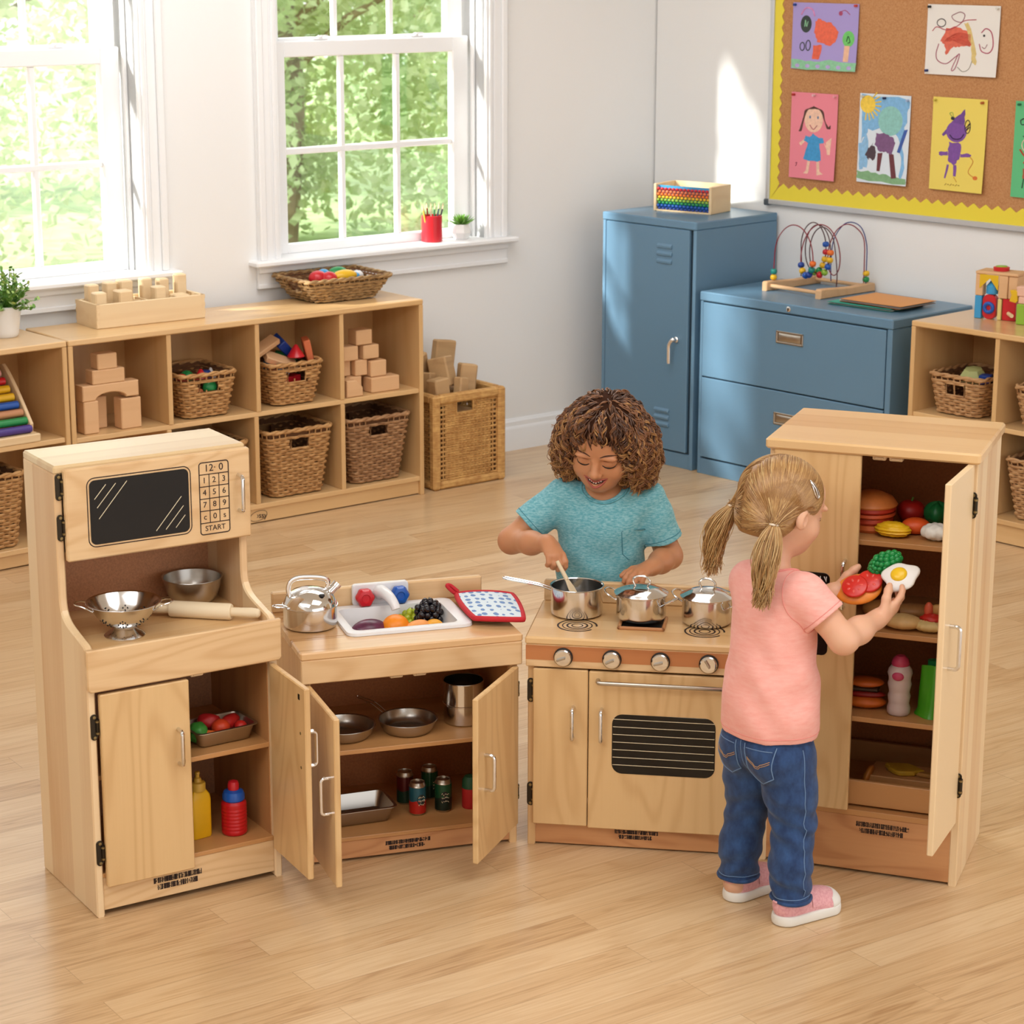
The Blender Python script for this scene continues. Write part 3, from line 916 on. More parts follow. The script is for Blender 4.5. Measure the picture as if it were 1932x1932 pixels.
# ---- woven baskets
def basket(name, P, rz, wt, wb, dt, db, h, mat, label, cat='basket', hole=None, pitch=.0104, stake=.0235, group=None, amp=.0040, rr=.0052, sidehole=None, seed=0, split=False, twist=False, backing=True):
    """woven tapered basket; origin at the middle of its base; hole=(half width, z0, z1) hand hole in the front"""
    rg = random.Random(seed)
    o = thing(name, Vector(P) + Vector((0, 0, .0012)), rz, label, cat, group)
    rad = .022
    def outline(t):
        w, d = (wb+(wt-wb)*t)/2, (db+(dt-db)*t)/2
        return w, d
    def per(t, s):
        """point on the outline; s in 0..1 around"""
        w, d = outline(t)
        pts = rrect(-w, w, -d, d, rad, 4)
        return pts
    def sample(t, n):
        pts = per(t, 0); L = [0]
        for i in range(len(pts)):
            a, b = pts[i], pts[(i+1) % len(pts)]
            L.append(L[-1] + math.hypot(b[0]-a[0], b[1]-a[1]))
        out = []
        for k in range(n):
            s = L[-1]*k/n
            i = max(j for j in range(len(pts)) if L[j] <= s)
            f = (s-L[i])/max(1e-9, L[i+1]-L[i]); a, b = pts[i], pts[(i+1) % len(pts)]
            x, y = a[0]+(b[0]-a[0])*f, a[1]+(b[1]-a[1])*f
            tx, ty = b[0]-a[0], b[1]-a[1]; q = math.hypot(tx, ty) or 1
            out.append((x, y, ty/q, -tx/q))
        return out
    P_ = 2*(wt+dt)
    ns = int(P_*.93/stake); ns += ns % 2
    n = ns*2
    rows = int((h-.012)/pitch)
    g = MB()
    def holed(x, y, z, t):
        w, d = outline(t)
        if hole and abs(x) < hole[0] and abs(y) > d*.8 and hole[1] < z < hole[2]: return True
        if sidehole and abs(y) < sidehole[0] and abs(x) > w*.8 and sidehole[1] < z < sidehole[2]: return True
        return False
    for r_ in range(rows):
        z = .0075 + r_*pitch; t = z/h
        sm = sample(t, n)
        seg = []; segs = []
        for k in range(n+1):
            x, y, nx, ny = sm[k % n]
            a = amp*(math.cos(PI*k/2 + (PI if r_ % 2 else 0)*1.0) if True else 0)
            zz = z + rg.uniform(-.0011, .0011)
            if twist: zz += .0012*math.sin(k*1.9+r_)
            q = (x+nx*a, y+ny*a, zz)
            if holed(x, y, z, t):
                if len(seg) > 1: segs.append(seg)
                seg = []
            else: seg.append(q)
        if len(seg) == n+1: g.tube(seg[:-1], rr, 5, closed=True, flat=.95)
        else:
            if len(seg) > 1: segs.append(seg)
            for q in segs: g.tube(q, rr, 5)
    body = g.build('woven_wall', mat, o, 60, recalc=False)
    g = MB()
    for k in range(ns):
        pl = []
        for i in range(9):
            z = .0045 + (h-.0045)*i/8; t = z/h
            x, y, nx, ny = sample(t, n)[k*2+1]
            if holed(x, y, z, t) and not split: 
                if len(pl) > 1: g.tube(pl, .0026, 5)
                pl = []
                continue
            if split and holed(x, y, z, t) and abs(x) > .009: 
                if len(pl) > 1: g.tube(pl, .0026, 5)
                pl = []
                continue
            pl.append((x, y, z))
        if len(pl) > 1: g.tube(pl, .0026, 5)
    g.build('stakes', mat, o, 60, recalc=False)
    # added dark backing, shade between the strands in its colour; hand hole open
    if backing:
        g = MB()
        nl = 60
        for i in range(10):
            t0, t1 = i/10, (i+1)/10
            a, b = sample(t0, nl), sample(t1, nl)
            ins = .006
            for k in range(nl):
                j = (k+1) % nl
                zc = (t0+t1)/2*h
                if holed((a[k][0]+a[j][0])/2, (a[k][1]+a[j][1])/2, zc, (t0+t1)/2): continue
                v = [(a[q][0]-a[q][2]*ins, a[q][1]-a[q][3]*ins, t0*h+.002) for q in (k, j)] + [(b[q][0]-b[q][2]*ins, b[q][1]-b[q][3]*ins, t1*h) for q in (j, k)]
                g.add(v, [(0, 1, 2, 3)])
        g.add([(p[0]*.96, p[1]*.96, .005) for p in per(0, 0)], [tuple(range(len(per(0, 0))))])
        g.build('dark_backing', M['wick_shade'], o, 60)
    # twisted rim
    g = MB()
    sm = sample(1, n)
    for ph in (0, PI):
        g.tube([(x+nx*.0042*math.cos(k*.9+ph), y+ny*.0042*math.cos(k*.9+ph), h+.0038*math.sin(k*.9+ph)) for k, (x, y, nx, ny) in enumerate(sm)], .0052, 6, closed=True)
    g.build('rim', mat, o, 60, recalc=False)
    if hole:
        g = MB(); w, d = outline(hole[2]/h)
        for sgn in (-1, 1):
            g = MB()
            zt, zb = hole[2], hole[1]
            w0, d0 = outline(zb/h)
            g.tube([(-hole[0], sgn*d0, zb), (-hole[0]-.002, sgn*d, zt), (hole[0]+.002, sgn*d, zt), (hole[0], sgn*d0, zb)], .0042, 6, closed=True)
            g.build('hand_hole_edge', mat, o, 60)
    return o
BR = FS.r
def bsk(fr, x0, x1, xb0, xb1, yf, z0, zt, dep, mat, label, seed, split=False, **k):
    cx = (x0+x1)/2; wt, wb = x1-x0, xb1-xb0
    h = zt-z0
    db = dep*.86
    return basket('wicker_basket', fr.P(cx, yf+dep/2, z0), fr.r, wt, wb, dep, db, h, mat, label, hole=(.035, h-.064, h-.024), seed=seed, split=split, **k)
bk2 = bsk(FS, .409, .619, .437, .592, .02, .383, .528, .235, M['wick'], 'small wicker basket of green and red toy shapes in upper cubby', 1, True)
bk3 = bsk(FS, .751, .960, .769, .920, .02, .383, .524, .235, M['wick'], 'small wicker basket heaped with coloured wooden blocks in upper cubby', 2, True)
bk5 = bsk(FS, .728, .991, .752, .945, .018, .068, .297, .24, M['wick'], 'large empty wicker basket in lower cubby directly below the coloured blocks', 3)
bk6 = bsk(FS, 1.054, 1.318, 1.077, 1.262, .018, .068, .297, .24, M['wick_dark'], 'large empty brown wicker basket in lower right cubby beside the rattan box', 4)
bk4 = bsk(FS, .395, .655, .42, .62, .02, .068, .284, .24, M['wick'], 'wicker basket mostly hidden behind the hutch with the microwave', 5)
bks = bsk(FS2, -.44, -.158, -.41, -.178, .02, .062, .297, .24, M['wick'], 'large wicker basket in the lower left shelf beneath the coloured rods', 6)
bkr1 = bsk(FR, .055, .262, .085, .245, .035, .385, .516, .235, M['wick_pale'], 'pale wicker basket with green block in right shelf upper opening', 7, True)
bkr2 = bsk(FR, .392, .61, .425, .58, .03, .385, .518, .235, M['wick_pale'], 'pale wicker basket cut off by the right edge, upper row', 8, True)
bkr3 = bsk(FR, .375, .63, .42, .6, .03, .083, .277, .24, M['wick_pale'], 'tall pale wicker basket in the lowest right opening beside the refrigerator', 9)
bsg = basket('seagrass_basket', FS.P(1.135, .222, .698), FS.r-.02, .345, .232, .245, .185, .078, M['seagrass'], 'shallow seagrass basket of bright toys on top of the long shelf', pitch=.0105, stake=.02, rr=.0058, amp=.0034, sidehole=(.034, .030, .062), seed=10, twist=True)

# ---- rattan box with worn blocks
rb = thing('rattan_box', FS.P(1.412, .006), FS.r, 'square rattan box on the floor at the end of the long shelf', 'box')
w_, d_, h_ = .325, .27, .345
for (x, y) in ((.017, .017), (w_-.017, .017), (.017, d_-.017), (w_-.017, d_-.017)):
    g = MB(); g.box(x-.017, x+.017, y-.017, y+.017, 0, h_, .008); g.build('corner_post', M['rattan'], rb)
for nm, z0, z1 in (('top_rail', h_-.034, h_), ('bottom_rail', 0.002, .03)):
    g = MB()
    g.box(.03, w_-.03, .002, .03, z0, z1, .007); g.box(.03, w_-.03, d_-.03, d_-.002, z0, z1, .007)
    g.box(.002, .03, .03, d_-.03, z0, z1, .007); g.box(w_-.03, w_-.002, .03, d_-.03, z0, z1, .007)
    g.build(nm, M['rattan'], rb)
def weave_panel(L, zb, zt, hole, Mx):
    g = MB(); g.M = Mx
    nx = 15; rows = int((zt-zb)/.0085)
    for r_ in range(rows):
        z = zb + .004 + r_*.0085
        segs = [(.026, L-.026)] if r_ % 2 else [(0, L)]
        if hole and z > hole[2]: segs = [(segs[0][0], hole[0]), (hole[1], segs[0][1])]
        for a, b in segs:
            n = max(2, int((b-a)/L*nx*2))
            g.tube([(a+(b-a)*k/n, .012+.003*math.cos(PI*k + PI*r_), z) for k in range(n+1)], .0041, 5)
    for k in range(nx+1):
        x = L*k/nx
        zt2 = hole[2] if hole and hole[0] < x < hole[1] else zt
        g.tube([(x, .012, zb), (x, .012, zt2)], .003, 5)
    if hole: g.tube([(hole[0], .012, zt), (hole[0], .012, hole[2]), (hole[1], .012, hole[2]), (hole[1], .012, zt)], .005, 6)
    g.at()
    return g
I4 = Matrix()
g = weave_panel(w_-.068, .03, h_-.034, (.075, .15, h_-.075), Matrix.Translation((.034, .004, 0))); g.build('woven_front', M['rattan'], rb, 60, recalc=False)
g = weave_panel(d_-.068, .03, h_-.034, None, Matrix.Translation((.03, .034, 0)) @ Matrix.Rotation(PI/2, 4, 'Z')); g.build('woven_side', M['rattan'], rb, 60, recalc=False)
g = weave_panel(d_-.068, .03, h_-.034, None, Matrix.Translation((w_-.004, .034, 0)) @ Matrix.Rotation(PI/2, 4, 'Z')); g.build('woven_side', M['rattan'], rb, 60, recalc=False)
g = weave_panel(w_-.068, .03, h_-.034, None, Matrix.Translation((.034, d_-.03, 0))); g.build('woven_back', M['rattan'], rb, 60, recalc=False)
g = MB(); g.box(.02, w_-.02, .022, .025, .02, h_-.09); g.box(.02, w_-.02, .02, d_-.02, .012, .02); g.build('inner_panel', M['wick_shade'], rb, 0)  # dark backing, the shade inside the box put into its colour

def block(fr, x, y, z, sx, sy, sz, label, rot=(0, 0, 0), mat='block', name='wooden_block', group=None, poly=None, b=.003, cat='block'):
    """block standing on z with its middle at x, y; rot in degrees"""
    P = fr.P(x, y, z+.0007)
    g = MB()
    if poly: g.prism(poly, -sy/2, sy/2, 'y', b)
    else: g.box(-sx/2, sx/2, -sy/2, sy/2, 0, sz, b)
    o = g.build(name, M[mat] if isinstance(mat, str) else mat, None, 30)
    o.location = P
    o.rotation_euler = (R(rot[0]), R(rot[1]), fr.r + R(rot[2]))
    return tag(o, label, cat, group)
gw = 'worn wooden blocks heaped in the rattan box'
for (x, y, z, sx, sy, sz, rot, lab) in (
    (1.616, .240, .368, .088, .036, .125, (0, 8, 0), 'worn upright block topmost and farthest back in the rattan box'),
    (1.500, .218, .370, .070, .055, .100, (10, -20, 10), 'worn slanting block at the back left of the rattan box'),
    (1.549, .124, .344, .070, .075, .110, (-15, 6, 30), 'big worn cube showing its dark end in the middle of the box'),
    (1.484, .069, .307, .066, .055, .085, (-4, -4, 5), 'worn block leaning at the front left corner of the box'),
    (1.471, .122, .316, .040, .040, .090, (-4, 10, 20), 'slim worn block wedged behind the front left one'),
    (1.633, .118, .316, .062, .060, .105, (-6, 8, -22), 'worn square block standing at the right in the rattan box'),
    (1.569, .061, .307, .045, .038, .080, (-6, 12, 10), 'small worn block tilting against the right hand one'),
    (1.615, .198, .252, .100, .060, .080, (4, -6, 20), 'worn block low down at the back right of the box'),
    (1.496, .202, .249, .090, .060, .080, (0, 6, -15), 'worn block almost buried behind the others'),
    (1.584, .105, .174, .110, .090, .090, (0, 0, 15), 'worn block deep inside the rattan box')):
    block(FS, x, y, z, sx, sy, sz, lab, rot, 'block_old', group=gw, b=.005)

# ---- block arch in the first cubby
zs = .383
block(FS, .088, .058, zs, .052, .052, .105, 'upright block carrying the left end of the arch', mat='block')
block(FS, .231, .060, zs, .072, .052, .100, 'upright block carrying the right end of the arch', mat='block')
block(FS, .15, .118, zs, .05, .05, .105, 'upright block standing behind the arch opening', mat='block')
arch = [(-.1, 0), (-.055, 0)] + [(.055*-math.cos(R(18*k)), .022*math.sin(R(18*k))) for k in range(1, 10)] + [(.055, 0), (.1, 0), (.1, .05), (-.1, .05)]
block(FS, .16, .058, zs+.1055, 0, .052, 0, 'wide wooden arch block resting on two uprights', poly=arch)
block(FS, .155, .058, zs+.156, .115, .05, .046, 'rectangular block lying on top of the arch', mat='block')
block(FS, .152, .058, zs+.2025, .070, .05, .05, 'cube crowning the arch tower in the first cubby')

# ---- block pyramid in the fourth cubby
notch = [(-.033, 0), (.033, 0), (.033, .030), (.018, .044), (.004, .058), (-.033, .058)]
block(FS, 1.085, .045, zs, 0, .06, 0, 'notched block at the front left of the block pyramid', poly=notch)
block(FS, 1.118, .085, zs, .05, .05, .06, 'pale block standing behind the notched block')
block(FS, 1.170, .135, zs, .05, .045, .058, 'block in the bottom row hidden at the back of the pyramid')
block(FS, 1.225, .060, zs, .118, .055, .052, 'long block lying at the right foot of the pyramid')
block(FS, 1.082, .105, zs+.061, .058, .05, .055, 'left block of the second row of the pyramid')
block(FS, 1.143, .085, zs+.061, .05, .05, .055, 'middle block of the second row of the pyramid')
block(FS, 1.207, .075, zs+.053, .066, .055, .056, 'right block of the second row, on the long block')
block(FS, 1.100, .085, zs+.117, .062, .05, .05, 'left cube of the third row of the pyramid')
block(FS, 1.182, .080, zs+.117, .065, .05, .048, 'right cube of the third row of the pyramid')
block(FS, 1.155, .085, zs+.168, .066, .055, .052, 'topmost cube of the pyramid in the right cubby')

# ---- peg block tray on the long shelf
tr = thing('block_tray', FS.P(.172, .130, .698), FS.r-.03, 'long pale wood tray of standing blocks under the left window', 'tray')
L_, D_, Hh = .392, .150, .078
g = MB()
g.box(0, L_, 0, .012, 0, Hh, .002); g.build('front_board', M['pinewood'], tr)
g = MB(); g.box(0, L_, D_-.012, D_, 0, Hh, .002); g.build('back_board', M['pinewood'], tr)
for x in (0, L_-.012):
    g = MB()
    for k in range(6): g.box(x-.0004, x+.0124, -.0004 if k % 2 else .004, D_+.0004 if k % 2 else D_-.004, Hh*k/6, Hh*(k+1)/6)
    g.build('end_board', M['pinewood'], tr)
g = MB(); g.box(.012, L_-.012, .012, D_-.012, 0, .008); g.build('base_board', M['pinewood'], tr, 0)
g = MB(); g.box(.2, .206, .012, D_-.012, .008, Hh-.006); g.box(.012, L_-.012, .078, .083, .008, Hh-.008); g.build('divider', M['pinewood'], tr)
Mt = Matrix.Translation(FS.P(.172, .130, .698)) @ Matrix.Rotation(FS.r-.03, 4, 'Z')
for (x, y, s, hgt, lab) in ((.030, .040, .040, .112, 'front left block standing in the pale tray'), (.040, .112, .038, .128, 'back left block standing in the pale tray'),
    (.115, .040, .050, .112, 'broad front block second from the left in the tray'), (.104, .114, .038, .130, 'back block second from the left in the tray'), (.158, .114, .044, .132, 'back block just left of the tray divider'),
    (.243, .040, .040, .114, 'front block just right of the tray divider'), (.234, .114, .036, .132, 'back block just right of the tray divider'), (.296, .114, .036, .126, 'back block third from the right in the tray'),
    (.360, .112, .036, .136, 'block standing alone at the right end of the tray'), (.325, .050, .05, .080, 'low block sunk near the right end of the tray')):
    g = MB(); g.box(-s/2, s/2, -s/2, s/2, 0, hgt-.0085, .004)
    o = g.build('wooden_block', M['pinewood'], None, 30); o.matrix_world = Mt @ Matrix.Translation((x, y, .0085)) @ Matrix.Rotation(R((x*977) % 9-4), 4, 'Z'); tag(o, lab, 'block', 'blocks standing in the tray')

# ---- things lying in the baskets
def lump(name, fr, x, y, z, r, mat, label, rot=(0, 0, 0), cat='toy', group=None, kind='ell'):
    g = MB()
    if kind == 'ell': g.ell((0, 0, 0), r, 20, 12)
    elif kind == 'cone': g.lathe([(0, -r[2]), (r[0]*.92, -r[2]), (r[0], -r[2]*.85), (r[0]*.18, r[2]*.9), (0, r[2])], 20)
    elif kind == 'gem': g.lathe([(0, -r[2]), (r[0]*.7, -r[2]*.9), (r[0], 0), (r[0]*.6, r[2]*.85), (0, r[2])], 7)
    elif kind == 'cyl': g.lathe([(0, -r[2]), (r[0]*.94, -r[2]), (r[0], -r[2]*.9), (r[0], r[2]*.9), (r[0]*.94, r[2]), (0, r[2])], 20)
    elif kind == 'box': g.box(-r[0], r[0], -r[1], r[1], -r[2], r[2], .003)
    o = g.build(name, M[mat] if isinstance(mat, str) else mat, None, 40)
    o.location = fr.P(x, y, z); o.rotation_euler = (R(rot[0]), R(rot[1]), fr.r+R(rot[2]))
    return tag(o, label, cat, group)
M['lime'] = plain('lime plastic', '#8DB63C', .35); M['sky'] = plain('sky blue plastic', '#3C9AD0', .3); M['palegreen'] = plain('pale green block', '#B9BF7E', .6)
M['coral'] = plain('coral painted wood', '#D9754B', .5); M['royal'] = plain('royal blue block', '#1B3F93', .4)
gp = 'toy shapes in the green and red basket'
for (x, y, z, r, m, kd, lab) in (
    (.455, .10, .505, (.024, .024, .02), 'red', 'ell', 'red ball at the left in the basket of toy shapes'), (.520, .085, .515, (.028, .024, .022), 'red', 'cone', 'red cone beside the green ball in the basket'),
    (.487, .12, .508, (.024, .024, .022), 'green', 'ell', 'dark green ball in the middle of the basket of shapes'), (.432, .13, .505, (.022, .022, .02), 'teal', 'ell', 'teal ball at the back left of the basket'),
    (.560, .12, .505, (.024, .022, .02), 'royal', 'gem', 'blue gem shape at the right in the basket'), (.590, .14, .508, (.018, .018, .018), 'white_plastic', 'cone', 'small white cone at the back right of the basket'),
    (.535, .055, .478, (.026, .02, .024), 'green', 'ell', 'green shape showing through the basket hand hole'), (.495, .06, .462, (.018, .016, .016), 'coral', 'ell', 'orange shape low behind the basket hand hole')):
    lump('toy_shape', FS, x, y, z, r, m, lab, group=gp, kind=kd)
for (x, y, z, r, m, kd, rot, lab) in (
    (.774, .095, .582, (.055, .022, .010), 'block', 'box', (20, -22, 10), 'tan plank lying uppermost at the left of the coloured blocks'),
    (.827, .081, .529, (.062, .028, .011), 'block', 'box', (24, 22, -8), 'tan plank slanting down across the coloured blocks'),
    (.811, .085, .503, (.045, .02, .014), 'sky', 'box', (20, 18, -6), 'blue block under the slanting tan plank'),
    (.862, .127, .575, (.030, .03, .016), 'royal', 'box', (30, 40, 20), 'dark blue block standing behind the tan plank'),
    (.885, .074, .559, (.03, .024, .022), 'red', 'cone', (0, 0, 0), 'red cone among the coloured blocks'),
    (.938, .085, .559, (.012, .03, .036), 'coral', 'box', (5, -12, -25), 'orange wedge standing at the right of the coloured blocks'),
    (.778, .049, .504, (.016, .016, .02), 'orange', 'cyl', (0, 0, 0), 'orange cylinder at the left rim of the coloured blocks'),
    (.893, .153, .522, (.03, .03, .02), 'green', 'box', (10, 10, 30), 'green block at the back of the coloured blocks'),
    (.841, .119, .443, (.06, .05, .03), 'red', 'box', (0, 0, 12), 'red block at the bottom of the heap of coloured blocks')):
    lump('toy_block', FS, x, y, z, r, m, lab, rot, 'block', 'coloured blocks heaped in the basket', kd)
gs = 'bright toys in the seagrass basket'
for (x, y, z, r, m, kd, lab) in (
    (1.085, .235, .768, (.034, .03, .027), 'red', 'ell', 'red egg shape nearest the left end of the seagrass basket'), (1.112, .205, .765, (.030, .028, .028), 'red', 'ell', 'round red toy at the front rim of the seagrass basket'),
    (1.118, .25, .770, (.028, .026, .026), 'sky', 'ell', 'blue toy just behind the round red one'), (1.14, .235, .762, (.018, .018, .018), 'purple', 'ell', 'small purple ball in the middle of the seagrass basket'),
    (1.176, .205, .772, (.050, .026, .022), 'yellow', 'ell', 'long yellow toy at the front of the seagrass basket'), (1.185, .26, .772, (.040, .028, .026), 'green', 'ell', 'green toy behind the long yellow one'),
    (1.222, .215, .764, (.022, .022, .018), 'sky', 'ell', 'small light blue ball right of the yellow toy'), (1.248, .235, .764, (.026, .02, .018), 'white_plastic', 'ell', 'white toy at the right end of the seagrass basket'),
    (1.105, .27, .752, (.02, .02, .02), 'red', 'ell', 'red ball at the back of the seagrass basket'), (1.15, .24, .732, (.05, .04, .022), 'coral', 'ell', 'orange toy at the bottom of the seagrass basket')):
    lump('toy', FS, x, y, z, r, m, lab, group=gs, kind=kd)
lump('toy_block', FR, .165, .13, .505, (.05, .04, .035), 'palegreen', 'pale green faceted block in the right shelf basket', (10, 0, 20), 'block', kind='gem')
lump('toy_block', FR, .222, .12, .505, (.02, .02, .018), 'royal', 'dark blue block in the right shelf basket', (0, 0, 20), 'block', kind='box')

# ---- rod toy in the left shelf
rt = thing('rod_toy', FS2.P(-.115, .0, .3925), FS2.r, 'stepped wooden toy with eight coloured rods in the left shelf', 'toy')
g = MB(); g.box(-.32, .012, .004, .215, 0, .026, .003); g.build('base', M['pinewood'], rt)
for x in (-.30, -.012):
    prof = [(.03, .026)] + [(q[0], q[1]) for q in [v.to_2d() for v in bez((.024, .055, 0), (.05, .085, 0), (.13, .19, 0), (.185, .222, 0), 10)]] + [(.205, .215), (.205, .026)]
    g = MB(); g.prism(prof, x, x+.012, 'x', .002); g.build('end_panel', M['pinewood'], rt)
for k, m in enumerate(('purple', 'green', 'tan', 'blue', 'yellow', 'orange', 'red', 'pinkw')):
    y = .030 + k*.0195; z = .040 + k*.0225
    if k == 5: m = 'yellow'
    g = MB(); g.tube([(-.295+0*k, y, z), (-.008-.0035*k, y, z)], .0125, 12); g.build('rod', M['yellow'] if m == 'orange' else M[m], rt)

# ---- potted plant on the left shelf
pp = thing('potted_plant', FS2.P(-.105, .20, .698), 0, 'bushy green plant in a white pot on the left shelf', 'plant')
g = MB(); g.lathe([(0, 0), (.040, 0), (.0445, .006)] + [(.0445+.0014*k, .006+.0105*k) for k in range(1, 9)] + [(.0565, .096), (.053, .098), (.051, .09), (.049, .08), (0, .08)], 40); g.build('pot', M['white_ceramic'], pp)
g = MB(); g.lathe([(.05, .081), (.02, .086), (0, .087)], 24); g.build('soil', plain('potting soil', '#3A2A1E', .95, noise=.3), pp)
M['leaf'] = plain('box leaf', '#5F8E35', .45, noise=.3, nscale=25, sss=0); M['leaf2'] = plain('young leaf', '#9CB860', .45, noise=.2, nscale=25)
g = MB(); gl = MB(); rg = random.Random(3)
def leaf(g, p, d, n, L, w, mat=0):
    d = d.normalized(); s = d.cross(n).normalized(); n2 = s.cross(d)
    q = [p, p+d*L*.3+s*w+n2*L*.03, p+d*L*.7+s*w*.85+n2*L*.05, p+d*L, p+d*L*.7-s*w*.85+n2*L*.05, p+d*L*.3-s*w+n2*L*.03, p+d*L*.35-n2*L*.04, p+d*L*.7-n2*L*.03]
    g.add(q, [(0, 1, 6), (1, 2, 7, 6), (2, 3, 7), (3, 4, 7), (4, 5, 6, 7), (5, 0, 6)], mat)
for k in range(64):
    a = rg.random()*2*PI; tilt = rg.uniform(.05, 1.25)**1.0
    L = rg.uniform(.07, .135)*(1.1-.25*tilt)
    d = Vector((math.cos(a)*math.sin(tilt), math.sin(a)*math.sin(tilt), math.cos(tilt)))
    p0 = Vector((math.cos(a)*.02, math.sin(a)*.02, .082))
    pts = [p0 + d*L*t + Vector((0, 0, -.03*t*t*math.sin(tilt))) for t in (0, .35, .7, 1)]
    g.tube(pts, [.0018, .0015, .0012, .0007], 5)
    for j in range(13):
        t = .12+.88*j/12
        p = pts[0].lerp(pts[3], t)
        b_ = rg.random()*6.28
        side = Vector((math.cos(b_), math.sin(b_), rg.uniform(-.1, .7)))
        leaf(gl, p, (side+d*.5), Vector((rg.gauss(0, .3), rg.gauss(0, .3), 1)), rg.uniform(.012, .021), rg.uniform(.004, .0065), 1 if (t > .75 and rg.random() < .6) or rg.random() < .12 else 0)
g.build('stem', M['leaf'], pp); gl.build('foliage', [M['leaf'], M['leaf2']], pp, smooth=0, recalc=False)

# ---- sill: pencil cup and succulent
cupP = FW.P(1.412, .026, .8295)
cu = thing('pencil_cup', cupP, 0, 'red pencil cup on the window sill', 'cup')
g = MB(); g.lathe([(0, 0), (.036, 0), (.0385, .003), (.0385, .095), (.0365, .0965), (.0355, .094), (.0355, .006), (0, .006)], 40); g.build('cup', M['red'], cu)
pc = [('#E8C24A', 'yellow'), ('#B03A1E', 'rust red'), ('#E5744A', 'orange'), ('#7A1F14', 'dark red'), ('#E9A98B', 'salmon'), ('#33291F', 'black-brown'), ('#C9B59A', 'beige'), ('#5A2A22', 'maroon'), ('#E7DC7A', 'lemon yellow'), ('#2F7A4A', 'green'), ('#2E7C92', 'teal'), ('#274B63', 'dark blue'), ('#EADF9A', 'cream yellow'), ('#8FB0C4', 'light blue'), ('#222A33', 'black'), ('#D9C2B4', 'pale pink')]
for k, (hx, nm) in enumerate(pc):
    u = (k+.5)/len(pc)*2-1
    ex = FW.c*u*.050; ey = FW.s*u*.050
    jit = ((k*37) % 11/11-.5)
    base = Vector((u*.018*FW.c + jit*.012*-FW.s, u*.018*FW.s + jit*.012*FW.c, .0075))
    base = base + Vector((FW.s*.01*jit, -FW.c*.01*jit, 0))
    top = Vector((FW.c*u*.056 - FW.s*jit*.03, FW.s*u*.056 + FW.c*jit*.03, .135 + .012*((k*53) % 7)/7))
    dd = (top-base).normalized()
    t = thing('pencil', cupP, 0, nm + ' pencil standing in the red cup on the sill', 'pencil', 'pencils in the red cup')
    r0 = .0028
    g = MB(); g.tube([base, top-dd*.018], r0, 6); g.build('shaft', plain('pencil ' + nm, hx, .4), t)
    g = MB(); g.tube([top-dd*.018, top-dd*.004], [r0, .0008], 6); g.build('wood_tip', M['pinewood'], t)
    g = MB(); g.tube([top-dd*.004, top], [.0008, .0002], 5); g.build('lead', plain('lead ' + nm, hx, .5), t)
sp = FW.P(1.545, .024, .8295)
su = thing('succulent', sp, .3, 'small green succulent in a white faceted pot on the window sill', 'plant')
g = MB(); g.lathe([(0, 0), (.026, 0), (.040, .024), (.037, .044), (.032, .055), (.029, .055), (.028, .046), (0, .046)], 8); g.build('pot', M['white_ceramic'], su, 20)
g = MB(); rg = random.Random(5)
M['succ'] = plain('succulent leaf', '#5C8F2C', .35, noise=.2, nscale=60)
for k in range(46):
    a = k*2.39996; ring = k/46
    tilt = .15 + 1.2*ring
    d = Vector((math.cos(a)*math.sin(tilt), math.sin(a)*math.sin(tilt), math.cos(tilt)))
    L = .034 + .024*ring
    p0 = Vector((math.cos(a)*.008*ring, math.sin(a)*.008*ring, .050))
    g.tube([p0, p0+d*L*.35+Vector((0, 0, .001)), p0+d*L*.7+Vector((0, 0, .002)), p0+d*L+Vector((0, 0, .005))], [.0028, .0046, .0036, .0005], 6, flat=.5)
g.build('leaves', M['succ'], su)
# ------------------------------------------------------------------ blue locker, filing cabinet, toys on them
lk = thing('locker', (FL.x, FL.y, 0), FL.r, 'tall blue metal locker with vents in the room corner', 'locker')
W, D, H = .472, .449, .9194
g = MB()
g.box(0, .016, 0, D, 0, H-.03, .002); g.box(W-.016, W, 0, D, 0, H-.03, .002)
g.box(.016, W-.016, D-.01, D, 0, H-.03); g.box(.016, W-.016, .004, .02, 0, .055, .001); g.box(.016, W-.016, .02, D-.01, .045, .055)
g.build('body', M['blue_metal'], lk)
g = MB(); g.box(-.001, W+.001, -.003, D+.001, H-.03, H, .004); g.build('top_panel', M['blue_metal'], lk)
g = MB(); g.box(.012, W-.012, .010, .02, .05, H-.028); g.build('door_gap', M['blue_dark'], lk, 0)
g = MB(); g.box(.0195, .4395, -.002, .012, .061, .8945-.007, .0025); dd = g.build('door', M['blue_metal'], lk)
for z in (.820, .792, .764, .207, .181, .155):
    g = MB()
    prof = [(-.002, z-.008), (-.0075, z-.006), (-.0085, z+.001), (-.002, z+.009)]
    g.prism(prof, .282, .356, 'x', .001); g.build('vent', M['blue_metal'], dd)
g = MB(); g.lathe([(0, 0), (.011, 0), (.011, .006), (.007, .009), (.007, .020), (0, .020)], 20, (.388, -.002, .482), 'y')
g.tube(smooth_path([(.388, -.020, .486), (.384, -.026, .480), (.374, -.028, .462), (.373, -.028, .43), (.373, -.027, .394)], 5), [.0065]*20+[.006], 10, flat=1.1)
g.build('handle', M['chrome'], dd)

